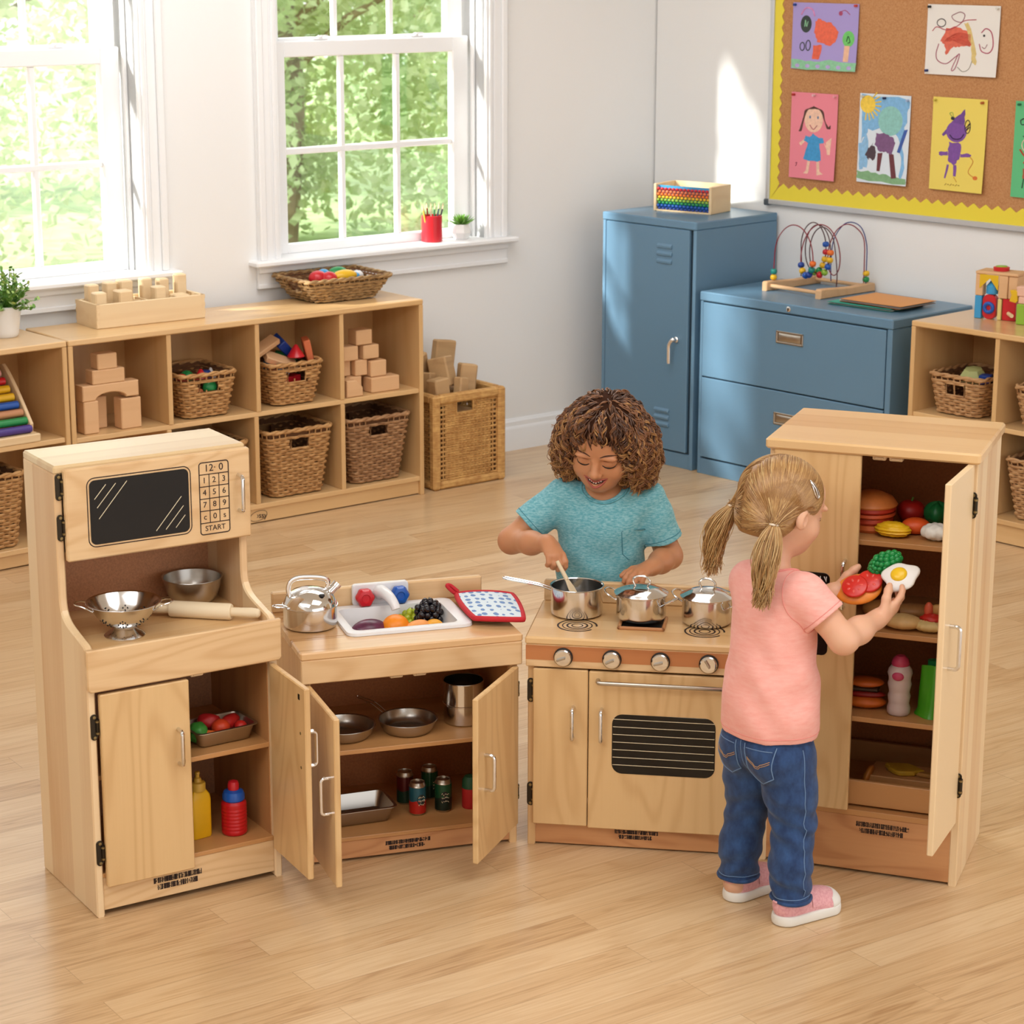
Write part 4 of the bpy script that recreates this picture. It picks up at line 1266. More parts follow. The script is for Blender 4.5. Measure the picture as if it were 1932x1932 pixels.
fc = thing('filing_cabinet', (FF.x, FF.y, 0), FF.r, 'wide blue two-drawer filing cabinet beside the locker', 'cabinet')
W, D, H = .878, .452, .6757
x_ = .014
g = MB()
g.box(x_, x_+.014, 0, D, 0, H-.035, .002); g.box(W-.022, W, 0, D, 0, H-.035, .002); g.box(x_+.014, W-.022, D-.01, D, 0, H-.035); g.box(x_+.014, W-.022, .002, .02, 0, .058, .001)
g.build('body', M['blue_metal'], fc)
g = MB(); g.box(x_-.002, W+.002, -.003, D, H-.034, H, .004); g.build('top_panel', M['blue_metal'], fc)
g = MB(); g.box(x_+.01, W-.015, .012, .022, .05, H-.03); g.build('drawer_gap', M['blue_dark'], fc, 0)
for (z0, z1, zh) in ((.366, .637, .556), (.065, .361, .264)):
    g = MB(); g.box(.028, W-.026, -.002, .014, z0, z1, .0025); dr = g.build('drawer', M['blue_metal'], fc)
    xa, xb, za, zb = .376, .498, zh-.022, zh+.022
    g = MB()
    for q in ((xa, xb, za, za+.006), (xa, xb, zb-.006, zb), (xa, xa+.006, za, zb), (xb-.006, xb, za, zb)): g.box(q[0], q[1], -.0065, -.001, q[2], q[3], .0015)
    g.box(xa+.005, xb-.005, -.0028, -.0018, za+.005, zb-.005, mat=1)
    # scooped cup
    def cup(u, v):
        x = xa+.012+(xb-xa-.024)*u; z = za+.008+(zb-za-.016)*v
        return (x, -.003-.0035*math.sin(PI*v)**.5*(1 if u not in (0, 1) else .2), z)
    g.grid(cup, 8, 8)
    g.build('handle', [M['nickel'], M['steel_dark']], dr)
    if z0 > .3:
        pass
g = MB(); g.lathe([(0, .004), (.006, .004), (.0095, .0025), (.010, 0)], 20, (.429, -.003, .659), 'y'); g.box(.4275, .4305, -.0082, -.0068, .654, .664, mat=1); g.build('lock', [M['chrome'], M['black']], fc)

# ---- bead frame on the locker
zt = .9199
Mb = Matrix.Translation(FL.P(.112, .156, zt)) @ Matrix.Rotation(FL.r + .205, 4, 'Z')
bf = thing('abacus', FL.P(.112, .156, zt), FL.r+.205, 'pale wood counting frame with rainbow beads on top of the blue locker', 'abacus')
Lw, Dp, Hb = .249, .148, .101
g = MB(); g.box(0, .011, 0, Dp, 0, Hb, .0015); g.build('side_board', M['pinewood'], bf)
g = MB(); g.box(Lw-.011, Lw, 0, Dp, 0, Hb, .0015); g.build('side_board', M['pinewood'], bf)
g = MB(); g.box(.011, Lw-.011, Dp-.008, Dp, 0, Hb, .001); g.build('back_board', M['pinewood'], bf)
g = MB(); g.box(.011, Lw-.011, .016, .020, .0, Hb-.006); g.build('blue_backing', M['sky'], bf, 0)
g = MB(); g.box(.011, Lw-.011, .002, Dp-.008, 0, .006); g.build('base_board', M['pinewood'], bf, 0)
bead = None
cols = ('red', 'coral', 'orange', 'yellow', 'lime', 'green', 'blue', 'royal')
nb = 14
for r_, m in enumerate(cols):
    z = .083 - r_*.0104
    g = MB(); g.tube([(.011, .008, z), (Lw-.011, .008, z)], .0009, 5); g.build('wire', M['nickel'], bf)
    first = None
    for k in range(nb):
        x = .020 + (Lw-.040)*k/(nb-1) + (.003 if r_ % 2 else -.003)
        if first is None:
            g = MB(); g.ell((0, 0, 0), (.0066, .006, .0056), 12, 8); first = g.build('bead', M[m], bf, 60, loc=(x, .008, z))
        else:
            c = first.copy(); COL.objects.link(c); c.parent = bf; c.location = (x, .008, z)

# ---- bead maze on the filing cabinet
bm_ = thing('bead_maze', FF.P(.158, .168, H+.0005), FF.r-.03, 'wooden bead maze with looping coloured wires on the filing cabinet', 'toy')
for x0, x1, k in ((0, .024, 0), (.252, .280, 1)):
    g = MB()
    pf = [(0, 0), (.30, 0), (.30, .028), (.285, .032), (.17, .027), (.03, .034), (.006, .034), (0, .028)]
    g.prism(pf, x0, x1, 'x', .003); g.build('side_rail', M['block'], bm_)
for y in (.022, .275):
    g = MB(); g.tube([(.022, y, .018), (.256, y, .018)], .0072, 12); g.build('dowel', M['block'], bm_)
wr = plain('red coated wire', '#8E2130', .3); wb = plain('blue coated wire', '#26357F', .3); wd = plain('dark wire', '#4A1B22', .3)
def coilpath(y0, y1, x0, x1, n, r, zc, ph, k0, k1):
    o = [(x0, y0, .034), (x0, y0, .09)]
    for i in range(int(n*10)+1):
        t = i/(n*10); th = ph + 2*PI*n*t
        o.append((k0+(k1-k0)*t - r*.62*math.sin(th), y0+(y1-y0)*t, zc - r*math.cos(th)))
    return o + [(x1, y1, .09), (x1, y1, .034)]
p1 = coilpath(.05, .25, .012, .266, 2.45, .092, .148, 1.75, .075, .215)
p2 = coilpath(.20, .10, .012, .266, 2.45, .088, .150, 1.70, .062, .200)
p3 = [(.10, .265, .02), (.10, .262, .09), (.11, .26, .17), (.15, .26, .228), (.195, .26, .244), (.24, .26, .226), (.265, .26, .17), (.268, .26, .10), (.268, .26, .03)]
paths = []
for p, m in ((p1, wr), (p2, wd), (p3, wb)):
    q = smooth_path(p, 8); paths.append(q)
    g = MB(); g.tube(q, .0021, 6); g.build('wire', m, bm_, 60)
def thread(q, m, p, d):
    g = MB(); g.lathe([(0, -.0095), (.007, -.0095), (.0115, -.006), (.0125, 0), (.0115, .006), (.007, .0095), (0, .0095)], 14)
    o = g.build('bead', M[m], bm_, 50, loc=p); o.rotation_euler = d.to_track_quat('Z', 'Y').to_euler()
def thread_run(q, i0, i1, zmax, cs, gap=.0215):
    last = None; k = 0
    for i in range(i0, min(i1, len(q)-1)):
        p = q[i]
        if p.z < zmax and (last is None or (p-last).length > gap) and k < len(cs):
            thread(q, cs[k], p, (q[i+1]-q[i]).normalized()); last = p; k += 1
q0, q1, q2 = paths; n0 = len(q0); n1 = len(q1)
thread(q0, 'yellow', Vector((.012, .05, .045)), Vector((0, 0, 1))); thread(q0, 'teal', Vector((.012, .05, .066)), Vector((0, 0, 1)))
thread_run(q0, int(n0*.18), int(n0*.52), .105, ('orange', 'teal', 'royal', 'blue', 'yellow', 'royal', 'red'))
thread_run(q1, int(n1*.18), int(n1*.45), .17, ('blue', 'red', 'yellow', 'yellow', 'green', 'lime'))
thread_run(q1, int(n1*.52), int(n1*.80), .15, ('orange', 'yellow', 'blue', 'lime', 'red'))
thread(q2, 'green', Vector((.268, .26, .045)), Vector((0, 0, 1))); thread(q2, 'yellow', Vector((.268, .26, .067)), Vector((0, 0, 1)))

# ---- folders
def folder(x, y, z, rz, w, d, t, mat, label, n):
    o = thing('paper_folder', FF.P(x, y, z), FF.r+R(rz), label, 'folder', 'folders on the filing cabinet')
    for k in range(n):
        g = MB()
        zz = k*t/n
        def sh(u, v): return (u*w + .0022*k*math.sin(k*2.1), v*d + .0015*k, zz + .0006*math.sin(u*5+k)*u)
        g.grid(sh, 8, 4); 
        g.grid(lambda u, v: (sh(u, v)[0], sh(u, v)[1], zz+.0012 + .0006*math.sin(u*5+k)*u), 8, 4)
        g.build('cover' if k in (0, n-1) else 'paper_sheet', mat if k in (0, n-1) else M['white_ceramic'], o, 60)
folder(.516, .100, H+.001, 3, .266, .20, .010, plain('teal card', '#3FAE9C', .6), 'teal folder lying underneath the orange one', 3)
folder(.548, .125, H+.0125, 0, .262, .205, .009, plain('orange card', '#DE9C5B', .6), 'orange folder uppermost on the blue filing cabinet', 4)

# ---- block house on the right shelf
zt = .6911
hs = thing('toy_house', FR.P(.112, .190, zt), FR.r+.22, 'toy block house with yellow gable and blue ring on the right shelf', 'toy')
Wd = .092
M['cream'] = plain('cream block', '#DCCB7F', .5); M['rosy'] = plain('pale pink block', '#E3B7A0', .55); M['goldy'] = plain('golden yellow paint', '#DDB41E', .4)
def hb(nm, m, *a, b=.002):
    g = MB(); g.box(*a, b); return g.build(nm, M[m], hs)
hb('blue_block', 'sky', 0, .024, .0, .03, 0, .076)
hb('cream_block', 'cream', Wd-.012, Wd+.002, 0, .03, 0, .070)
hb('red_block', 'red', Wd+.004, Wd+.05, .004, .07, 0, .072)
g = MB(); g.prism(rrect(.027, .073, 0, .082, .02, 6), .002, .03, 'y', .002); rdb = g.build('red_door', M['red'], hs)
g = MB()
vs = [(.05+(.0145+.0065*math.cos(b))*math.cos(a), .0+.006*math.sin(b), .038+(.0145+.0065*math.cos(b))*math.sin(a)) for a in [2*PI*i/28 for i in range(28)] for b in [2*PI*j/10 for j in range(10)]]
g.add(vs, [(i*10+j, ((i+1) % 28)*10+j, ((i+1) % 28)*10+(j+1) % 10, i*10+(j+1) % 10) for i in range(28) for j in range(10)])
g.build('blue_ring', M['blue'], hs, 60)
hb('post_block', 'block', 0, .026, 0, .03, .0765, .148)
hb('post_block', 'block', Wd-.012, Wd+.02, 0, .035, .0725, .148)
hb('side_block', 'block', Wd+.021, Wd+.052, .004, .07, .0725, .148)
g = MB(); g.lathe([(0, .0835), (.021, .0835), (.021, .108), (.0, .135)], 24, (.052, .022, 0)); g.build('blue_cone', M['sky'], hs)
g = MB(); g.prism([(.015, .148), (.015, .101), (.05, .136), (Wd-.012, .097), (Wd-.012, .148)], -.002, 0.0, 'y'); g.build('yellow_gable', M['goldy'], hs)
hb('roof_board', 'block', -.001, Wd+.056, -.002, .085, .1485, .158)
g = MB(); g.lathe([(0, .1585), (.026, .1585), (.027, .170), (.022, .172), (0, .172)], 28, (.07, .045, 0)); dk = g.build('red_disc', M['red'], hs)
g = MB(); g.lathe([(0, .1722), (.0195, .1722), (.018, .1745), (0, .1752)], 24, (.07, .045, 0)); g.build('green_disc', M['lime'], hs)
g = MB(); g.tube([(Wd+.03, -.004, .026), (Wd+.058, -.045, .026)], .0065, 12); g.build('peg', M['pinewood'], hs)
tg = thing('toy_figure', FR.P(.284, .178, zt), FR.r+.2, 'stacked green, pink and yellow block figure at the right edge', 'toy')
g = MB(); g.box(0, .05, 0, .04, 0, .068, .003); g.build('green_block', M['lime'], tg)
g = MB(); g.box(.004, .05, .002, .038, .0685, .092, .003); g.build('pink_block', M['rosy'], tg)
g = MB(); g.box(-.004, .05, .002, .038, .0925, .125, .003); g.build('pink_block', M['rosy'], tg)
g = MB(); g.prism([(-.026, .074), (-.004, .070), (.002, .078), (0, .108), (-.008, .112), (-.026, .110), (-.02, .095)], .0, .02, 'y', .002); g.build('yellow_block', M['goldy'], tg)

# ---- bulletin board
YB = YR
bd = thing('bulletin_board', (FL.x, FL.y, 0), FL.r, 'big cork notice board with yellow scalloped border on the right wall', 'notice board')
X0, X1, B0, B1 = .428, 2.5, .962, 1.96
def cork():
    m, nt, b = new_mat('cork')
    T = NT(nt); v = T.coord()
    n = T.noise(v, 170, 4, .7); n2 = T.noise(v, 2.2, 2)
    f = T.math('ADD', n.outputs[0], T.math('MULTIPLY', T.math('SUBTRACT', n2.outputs[0], .5), .3))
    T.link(T.ramp(f, [(.25, C('#A66F44')), (.5, C('#BC8656')), (.75, C('#C9986B'))]), b.inputs['Base Color'])
    b.inputs['Roughness'].default_value = .85
    T.link(T.bump(n.outputs[0], .3, .002), b.inputs['Normal'])
    return m
g = MB(); g.box(X0, X1, YB-.014, YB-.002, B0, B1); g.build('cork_panel', cork(), bd, 0)
g = MB()
g.box(X0-.012, X1, YB-.024, YB-.001, B0-.014, B0+.006, .003); g.box(X0-.012, X0+.006, YB-.024, YB-.001, B0+.004, B1, .003)
g.build('frame', plain('silver frame', '#C9CBCE', .35, .4), bd)
g = MB(); g.box(X0-.017, X0+.008, YB-.027, YB, B0-.018, B0+.006, .004); g.build('frame_corner', plain('grey corner cap', '#4B535A', .5), bd)
yel = plain('yellow border paper', '#EBD83F', .6)
def scallop(pts_len, amp=.009, step=.05):
    n = int(pts_len/step*8); o = []
    for i in range(n+1):
        u = pts_len*i/n; ph = (u/step) % 1
        o.append((u, -amp + 2*amp*(1-abs(2*ph-1))))
    return o
g = MB(); yb = YB-.0155
pts = [(X0+.006, B0+.006)] + [(X1, B0+.006)] + [(X0+.045+u, B0+.058 - .0 + v) for u, v in scallop(X1-X0-.045)][::-1]
g.prism(pts, yb, yb+.0012, 'y'); g.build('border_strip', yel, bd, 0)
g = MB()
pts = [(X0+.006, B0+.006), (X0+.006, B1)] + [(X0+.044+v, B0+.045+u) for u, v in scallop(B1-B0-.05, .006, .042)][::-1]
g.prism(pts, yb-.0004, yb+.0008, 'y'); g.build('border_strip', yel, bd, 0)

# ---- children's drawings, drawn with flat paint and crayon strokes on real sheets
def sheet(x0, x1, z0, z1, col, label, skew=0.0):
    P = FL.P((x0+x1)/2, YB-.0185, (z0+z1)/2)
    o = thing('drawing', P, FL.r, label, 'drawing', "children's drawings on the notice board")
    w, h = x1-x0, z1-z0
    def pt(u, v, d=0.0):
        """u, v in 0..1 from the lower left corner; the lower edge curls off the board a little"""
        c = .010*(1-v)**2*(.3+u*.7)
        return (-w/2+w*u+skew*(1-v), -c-d, -h/2+h*v)
    g = MB(); g.grid(lambda u, v: pt(u, v), 8, 10); g.grid(lambda u, v: pt(u, v, .0005), 8, 10)
    g.build('paper', plain('paper ' + col, col, .7), o, 60)
    def fill(poly, col_, nm='paint', d=.0009, rag=0.0, seed=1):
        rg = random.Random(seed)
        pl = poly
        if rag:
            pl = []
            for i in range(len(poly)):
                a, b = poly[i], poly[(i+1) % len(poly)]
                for k in range(4):
                    t = k/4; pl.append((a[0]+(b[0]-a[0])*t+rg.uniform(-rag, rag), a[1]+(b[1]-a[1])*t+rg.uniform(-rag, rag)))
        g = MB(); g.add([pt(u, v, d) for u, v in pl], [tuple(range(len(pl)))])
        g.build(nm, paint(col_), o, 0)
    def line(pts, col_, r=.0016, d=.0009, nm='crayon_stroke', sm=True):
        q = smooth_path([Vector((p[0], p[1], 0)) for p in pts], 5) if sm and len(pts) > 2 else [Vector((p[0], p[1], 0)) for p in pts]
        g = MB(); g.tube([pt(v.x, v.y, d) for v in q], r, 5, flat=1.0); g.build(nm, paint(col_), o, 0)
    def circ(cx, cy, rx, ry, col_, d=.0009, n=22, **k):
        fill([(cx+rx*math.cos(2*PI*i/n), cy+ry*math.sin(2*PI*i/n)) for i in range(n)], col_, d=d, **k)
    def ring(cx, cy, rx, ry, col_, r=.0016):
        line([(cx+rx*math.cos(2*PI*i/14), cy+ry*math.sin(2*PI*i/14)) for i in range(15)], col_, r)
    def pin(u, v, col_):
        g = MB(); p = pt(u, v, .001); g.lathe([(.0045, 0), (.0045, .003), (.0025, .005), (.0025, .009), (.0048, .011), (.0042, .013), (0, .0135)], 12, p, 'y')
        g.build('push_pin', paint(col_), o)
    return fill, line, circ, ring, pin
_pc = {}
def paint(c):
    if c not in _pc: _pc[c] = plain('paint ' + c, c, .6, noise=.1, nscale=90)
    return _pc[c]
# purple sheet
f, l, c, r, pn = sheet(.521, .822, 1.452, 1.688, '#A99AD6', 'square purple painting of an orange animal, upper left on the notice board')
f([(0, 0), (1, 0), (1, .13), (.6, .15), (.3, .12), (0, .14)], '#8CC7A0', rag=.012, seed=2)
for i in range(6): c(.1+.16*i, .05, .035, .03, '#B9A6DC', d=.0012)
f([(.36, .72), (.40, .78), (.50, .72), (.60, .72), (.72, .58), (.66, .42), (.58, .36), (.40, .42), (.34, .56)], '#E8674A', rag=.012, d=.0012)
f([(.34, .36), (.47, .38), (.44, .16), (.33, .16)], '#E36247', rag=.008)
c(.21, .68, .085, .13, '#2F3A38', rag=0); l([(.13, .82), (.2, .92), (.3, .9), (.34, .8)], '#D58FC0', .003); l([(.19, .64), (.2, .74), (.22, .64), (.24, .72)], '#8FC7A0', .0015, .0014)
r(.165, .34, .035, .06, '#2F3A38', .002); r(.255, .36, .035, .075, '#2F3A38', .002)
c(.865, .48, .09, .12, '#6FC86A'); f([(.80, .14), (.88, .14), (.89, .38), (.81, .38)], '#E9B99A'); l([(.84, .44), (.86, .52), (.89, .44), (.86, .42)], '#2C5A35', .002, .0014)
c(.73, .855, .03, .035, '#A8436A'); l([(.73, .88), (.8, .9), (.87, .84)], '#A8436A', .0014)
pn(.04, .965, '#1C3F8F'); pn(.965, .975, '#C23A2A')
# white sheet with red scribble
f, l, c, r, pn = sheet(1.12, 1.419, 1.459, 1.695, '#E9E5E0', 'white sheet with a red and yellow crayon scribble, upper right on the board')
f([(.28, .66), (.42, .70), (.58, .62), (.66, .44), (.5, .42), (.38, .40), (.28, .28), (.27, .42), (.20, .48)], '#D9674F', rag=.014)
for k in range(9): l([(.26+.01*k, .48+.02*(k % 3)), (.42, .60-.015*k), (.62, .58-.02*k)], '#C9513F', .0012, .0012)
f([(.52, .74), (.58, .76), (.70, .38), (.72, .16), (.66, .2), (.62, .44)], '#D8C07C', rag=.01)
r(.2, .74, .06, .055, '#3A2A2A'); l([(.08, .62), (.14, .68), (.28, .64), (.42, .70), (.52, .78), (.68, .8)], '#B4475A'); l([(.40, .88), (.34, .84), (.38, .78), (.48, .76), (.52, .86), (.46, .9), (.40, .88)], '#9A6A72')
l([(.18, .44), (.15, .3), (.18, .2), (.3, .16), (.42, .26), (.48, .3), (.43, .1), (.38, .08), (.46, .3)], '#A5506A'); l([(.46, .12), (.54, .06), (.62, .1), (.66, .22)], '#8A8478', .0012)
l([(.76, .62), (.82, .68), (.9, .62), (.93, .44), (.88, .34), (.78, .36), (.74, .46)], '#B04A66', .002); c(.8, .58, .015, .018, '#1E1A1A', d=.0013); l([(.78, .42), (.82, .40), (.85, .46)], '#8A4456', .0012)
pn(.035, .965, '#1A1A1A'); pn(.04, .05, '#1B2A66'); pn(.97, .965, '#D8D8D0')
# pink girl
f, l, c, r, pn = sheet(.527, .743, 1.057, 1.368, '#EB8797', 'pink sheet with a crayon girl in a blue dress')
f([(.34, .50), (.42, .49), (.50, .53), (.62, .49), (.72, .49), (.74, .43), (.64, .42), (.70, .23), (.62, .21), (.36, .22), (.30, .23), (.40, .42), (.30, .44)], '#3E96CF', rag=.006)
c(.50, .69, .20, .145, '#F0C4AC', d=.001)
f([(.20, .41), (.33, .47), (.34, .44), (.24, .38)], '#F0C4AC'); f([(.76, .42), (.84, .36), (.88, .32), (.82, .34), (.73, .44)], '#F0C4AC'); f([(.78, .44), (.90, .50), (.88, .30), (.82, .30)], '#F0C4AC')
f([(.40, .21), (.46, .21), (.44, .09), (.42, .06), (.32, .06), (.38, .1)], '#F0C4AC'); f([(.60, .21), (.66, .21), (.68, .1), (.76, .07), (.62, .05)], '#F0C4AC')
for k in range(5): l([(.50, .845-.006*k), (.36-.01*k, .80), (.28, .68+.01*k), (.24-.01*k, .56), (.19, .56)], '#5B3A34', .0016); l([(.48, .845-.005*k), (.64+.01*k, .80), (.74, .68), (.80+.012*k, .60), (.86, .64)], '#5B3A34', .0016)
l([(.42, .63), (.50, .58), (.58, .63)], '#B0616A', .0018, .0014); c(.42, .72, .018, .018, '#5A7396', d=.0014); c(.59, .72, .018, .018, '#5A7396', d=.0014)
l([(.14, .17), (.17, .18), (.16, .15), (.14, .14)], '#8F2F52', .0012)
pn(.06, .97, '#B02A2A'); pn(.5, .975, '#E9B8BE'); pn(.95, .975, '#E8A0A8')
# blue painting
f, l, c, r, pn = sheet(.842, 1.066, 1.065, 1.379, '#DCE6F0', 'blue and white painting of a sun above a purple animal')
f([(.05, .98), (.98, .97), (.95, .80), (.88, .50), (.96, .2), (.86, .05), (.86, .3), (.80, .55), (.50, .62), (.2, .6), (.05, .45)], '#7FB6E2', rag=.02)
f([(.02, .42), (.18, .56), (.22, .2), (.06, .14)], '#8DBDE4', rag=.02); f([(0, .12), (.3, .13), (.6, .1), (1, .08), (1, .02), (0, .03)], '#83B083', rag=.015)
c(.62, .71, .24, .165, '#8CC4BE', d=.0012, rag=0)
c(.16, .88, .15, .10, '#F0CC4A', d=.0012)
for k in range(9):
    a = -1.7+k*.32; l([(.16+.15*math.cos(a), .88+.10*math.sin(a)), (.16+.27*math.cos(a), .88+.18*math.sin(a))], '#F0CC4A', .0025, .0012, sm=False)
f([(.36, .56), (.55, .57), (.70, .52), (.74, .46), (.68, .34), (.56, .36), (.42, .36), (.34, .44)], '#7A5480', rag=.01, d=.0014)
f([(.40, .34), (.50, .35), (.46, .14), (.40, .14)], '#6B3038', d=.0013); f([(.62, .36), (.72, .34), (.80, .08), (.70, .07)], '#6B3038', d=.0013)
f([(.36, .38), (.36, .28), (.24, .26), (.16, .31), (.22, .40), (.28, .44)], '#4B3A44', rag=.02, d=.0014)
f([(.90, .62), (.97, .63), (.84, .36), (.78, .37)], '#3A5AA8', d=.0013)
pn(.07, .965, '#C9C9B8'); pn(.5, .96, '#14204F'); pn(.95, .95, '#9FB8DC')
# yellow sheet
f, l, c, r, pn = sheet(1.161, 1.387, 1.065, 1.383, '#EBD564', 'yellow sheet with a purple crayon creature')
c(.46, .64, .19, .115, '#7B4C9E', d=.001, rag=0)
f([(.36, .74), (.44, .80), (.60, .88), (.60, .72)], '#6E4392', rag=.008, d=.0011); f([(.27, .66), (.19, .60), (.22, .58), (.30, .62)], '#6E4392')
f([(.34, .52), (.56, .52), (.56, .38), (.46, .28), (.34, .32), (.32, .42)], '#7B4C9E', rag=.01, d=.0012)
f([(.32, .42), (.15, .41), (.16, .37), (.33, .38)], '#7B4C9E', rag=.006); f([(.56, .40), (.70, .42), (.76, .40), (.74, .38), (.56, .37)], '#7B4C9E', rag=.004)
f([(.32, .28), (.36, .28), (.31, .13), (.28, .13)], '#7B4C9E', rag=.004); f([(.44, .28), (.50, .28), (.50, .16), (.45, .16)], '#7B4C9E', rag=.004)
l([(.34, .60), (.42, .56), (.54, .57), (.60, .62)], '#3D2452', .002, .0014); r(.66, .70, .05, .07, '#2A2030'); l([(.62, .68), (.7, .74), (.64, .66), (.7, .7)], '#2A2030', .0015); c(.38, .78, .035, .02, '#2A2030', d=.0014); l([(.36, .80), (.32, .83), (.37, .84), (.39, .79)], '#8FA84A', .0014)
l([(.74, .38), (.80, .33), (.73, .24), (.74, .2), (.82, .17)], '#D08A3A', .0014); c(.86, .16, .045, .022, '#D9742E'); l([(.46, .15), (.52, .1)], '#D0A23A')
for k in range(6): l([(.30+.05*k, .055+.01*(k % 2)), (.33+.05*k, .075-.01*(k % 2))], '#A98A3A', .0013, sm=False)
pn(.05, .965, '#C9B84A'); pn(.92, .965, '#B5622A')
# green sheet
f, l, c, r, pn = sheet(1.5, 1.726, 1.065, 1.386, '#5FBE83', 'green sheet of drawing paper cut off by the right edge')
l([(.1, .8), (.16, .82), (.2, .77), (.12, .76), (.1, .8)], '#1E2A24', .002); l([(.16, .64), (.22, .62)], '#1E2A24'); r(.3, .55, .15, .08, '#E4C9B4', .002); l([(.12, .50), (.2, .44), (.26, .42), (.2, .36)], '#B8442E', .003); f([(.2, .3), (.4, .3), (.4, .2), (.2, .2)], '#A6543A', rag=.01); l([(.22, .2), (.2, .1)], '#1E4A34', .002)
pn(.08, .965, '#1E6A44'); pn(.92, .965, '#1E6A44')
# ------------------------------------------------------------------ cookware, toy food and bottles
def put(name, fr, x, y, z, label, cat, rz=0.0, group=None, rot=None):
    return thing(name, fr.P(x, y, z), fr.r+R(rz), label, cat, group, rot=rot)
def shell(g, prof, t=.0012, n=40, c=(0, 0, 0)):
    """thin walled vessel: outer profile up, rolled lip, inner profile down"""
    inner = [(max(0, r-t), z+t*.9) for r, z in prof[1:]][::-1]
    lip = prof[-1]
    pr = prof + [(lip[0]+t*.9, lip[1]+t*.3), (lip[0]+t*.5, lip[1]+t*1.2), (lip[0]-t*.6, lip[1]+t*1.0)] + inner
    pr.append((0, prof[0][1]+t))
    return g.lathe(pr, n, c)

# ---- on the hutch: colander, bowl, rolling pin
k = put('colander', FA, .117, .083, .5575, 'small steel colander with two wire handles on the hutch counter', 'colander', -25)
g = MB(); shell(g, [(.016, .019), (.028, .0215), (.045, .032), (.058, .047), (.066, .062), (.0715, .070), (.075, .0705)], .0011, 48); g.build('bowl', M['steel'], k)
g = MB(); g.lathe([(.041, 0), (.0415, .002), (.034, .008), (.026, .0125), (.0225, .017), (.024, .0215), (.021, .0215), (.0195, .017), (.023, .0125), (.031, .0075), (.038, .0015), (.041, 0)], 48); g.build('foot_ring', M['steel'], k)
g = MB()
PB = [(.028, .0215), (.045, .032), (.058, .047), (.066, .062)]
def cpro(t):
    r = .030+.034*t
    for (r0, z0), (r1, z1) in zip(PB, PB[1:]):
        if r0 <= r <= r1: return (r, z0+(z1-z0)*(r-r0)/(r1-r0))
    return (r, .058)
for grp in range(8):
    a0 = 2*PI*grp/8
    for (da, t) in ((0, .15), (-.14, .3), (.14, .3), (0, .38), (-.22, .5), (0, .56), (.22, .5), (-.12, .66), (.12, .66), (0, .76)):
        r_, z_ = cpro(t); a = a0+da*(.05/r_)*.8
        p = Vector((math.cos(a)*(r_+.0006), math.sin(a)*(r_+.0006), z_))
        g.M = Matrix.Translation(p) @ Vector((math.cos(a), math.sin(a), -.75)).to_track_quat('Z', 'Y').to_matrix().to_4x4()
        g.lathe([(0, .0009), (.0014, .0007), (.0015, -.0008)], 8)
        g.M = Matrix.Translation(p - Vector((math.cos(a), math.sin(a), -.75))*.0026) @ Vector((-math.cos(a), -math.sin(a), .75)).to_track_quat('Z', 'Y').to_matrix().to_4x4()
        g.lathe([(0, .0010), (.0014, .0008), (.0015, -.0004)], 8)
g.at(); tag(g.build('drain_holes', M['black'], k), kind='stuff')
for s in (1, -1):
    g = MB(); g.tube(smooth_path([(s*.060, -.022, .056), (s*.078, -.021, .066), (s*.094, -.012, .069), (s*.098, 0, .069), (s*.094, .012, .069), (s*.078, .021, .066), (s*.060, .022, .056)], 6), .0017, 8); g.build('handle', M['chrome'], k)
k = put('mixing_bowl', FA, .328, .222, .5575, 'plain steel mixing bowl at the back of the hutch counter', 'bowl')
g = MB(); shell(g, [(.0, 0), (.030, .0), (.042, .006), (.052, .020), (.0585, .038), (.0615, .056), (.064, .0575)], .001, 48); g.build('bowl', M['steel_in'], k)
rp = put('rolling_pin', FA, .296, .110, .557+.0175, 'pale wooden rolling pin lying on the hutch counter', 'rolling pin', 0, rot=(0, 0, FA.r+math.atan2(.053-.144, .365-.263)))
M['pin'] = wood('rolling pin beech', '#E6D2B0', '#D3B78D', 'x', 3, 14, .15, rough=.55, coat=0)
g = MB(); g.lathe([(0, -.066), (.0155, -.066), (.0172, -.063), (.0172, .063), (.0155, .066), (0, .066)], 32, axis='x'); g.build('roller', M['pin'], rp)
for s in (1, -1):
    g = MB(); g.lathe([(0, s*.064), (.0095, s*.064), (.0100, s*.085), (.0108, s*.108), (.0095, s*.122), (.006, s*.126), (0, s*.1265)], 20, axis='x'); g.build('handle', M['pin'], rp)

# ---- inside the hutch
lp = put('loaf_tin', FA, .315, .085, .2985, 'small steel tin of toy vegetables on the hutch middle shelf', 'tin', 2)
def tin(o, w, d, h, mat, t=.0012, rim=.006):
    a = rrect(-w*.43, w*.43, -d*.40, d*.40, .010, 4); b = rrect(-w/2, w/2, -d/2, d/2, .013, 4); c = rrect(-w/2-rim, w/2+rim, -d/2-rim, d/2+rim, .016, 4)
    n = len(a); g = MB()
    rings = [[(p[0]*.9, p[1]*.9, 0) for p in a], [(p[0], p[1], .003) for p in a], [(p[0], p[1], h-.001) for p in b], [(p[0], p[1], h) for p in c], [(p[0], p[1], h+t) for p in c], [(p[0]*.995, p[1]*.995, h+t) for p in b], [(p[0]*.985, p[1]*.985, .0045) for p in a], [(p[0]*.88, p[1]*.88, .002) for p in a]]
    g.add([p for r_ in rings for p in r_], [(k_*n+i, k_*n+(i+1) % n, (k_+1)*n+(i+1) % n, (k_+1)*n+i) for k_ in range(len(rings)-1) for i in range(n)] + [tuple(range(n)), tuple((len(rings)-1)*n+i for i in range(n))])
    return g.build('pan', mat, o, 40)
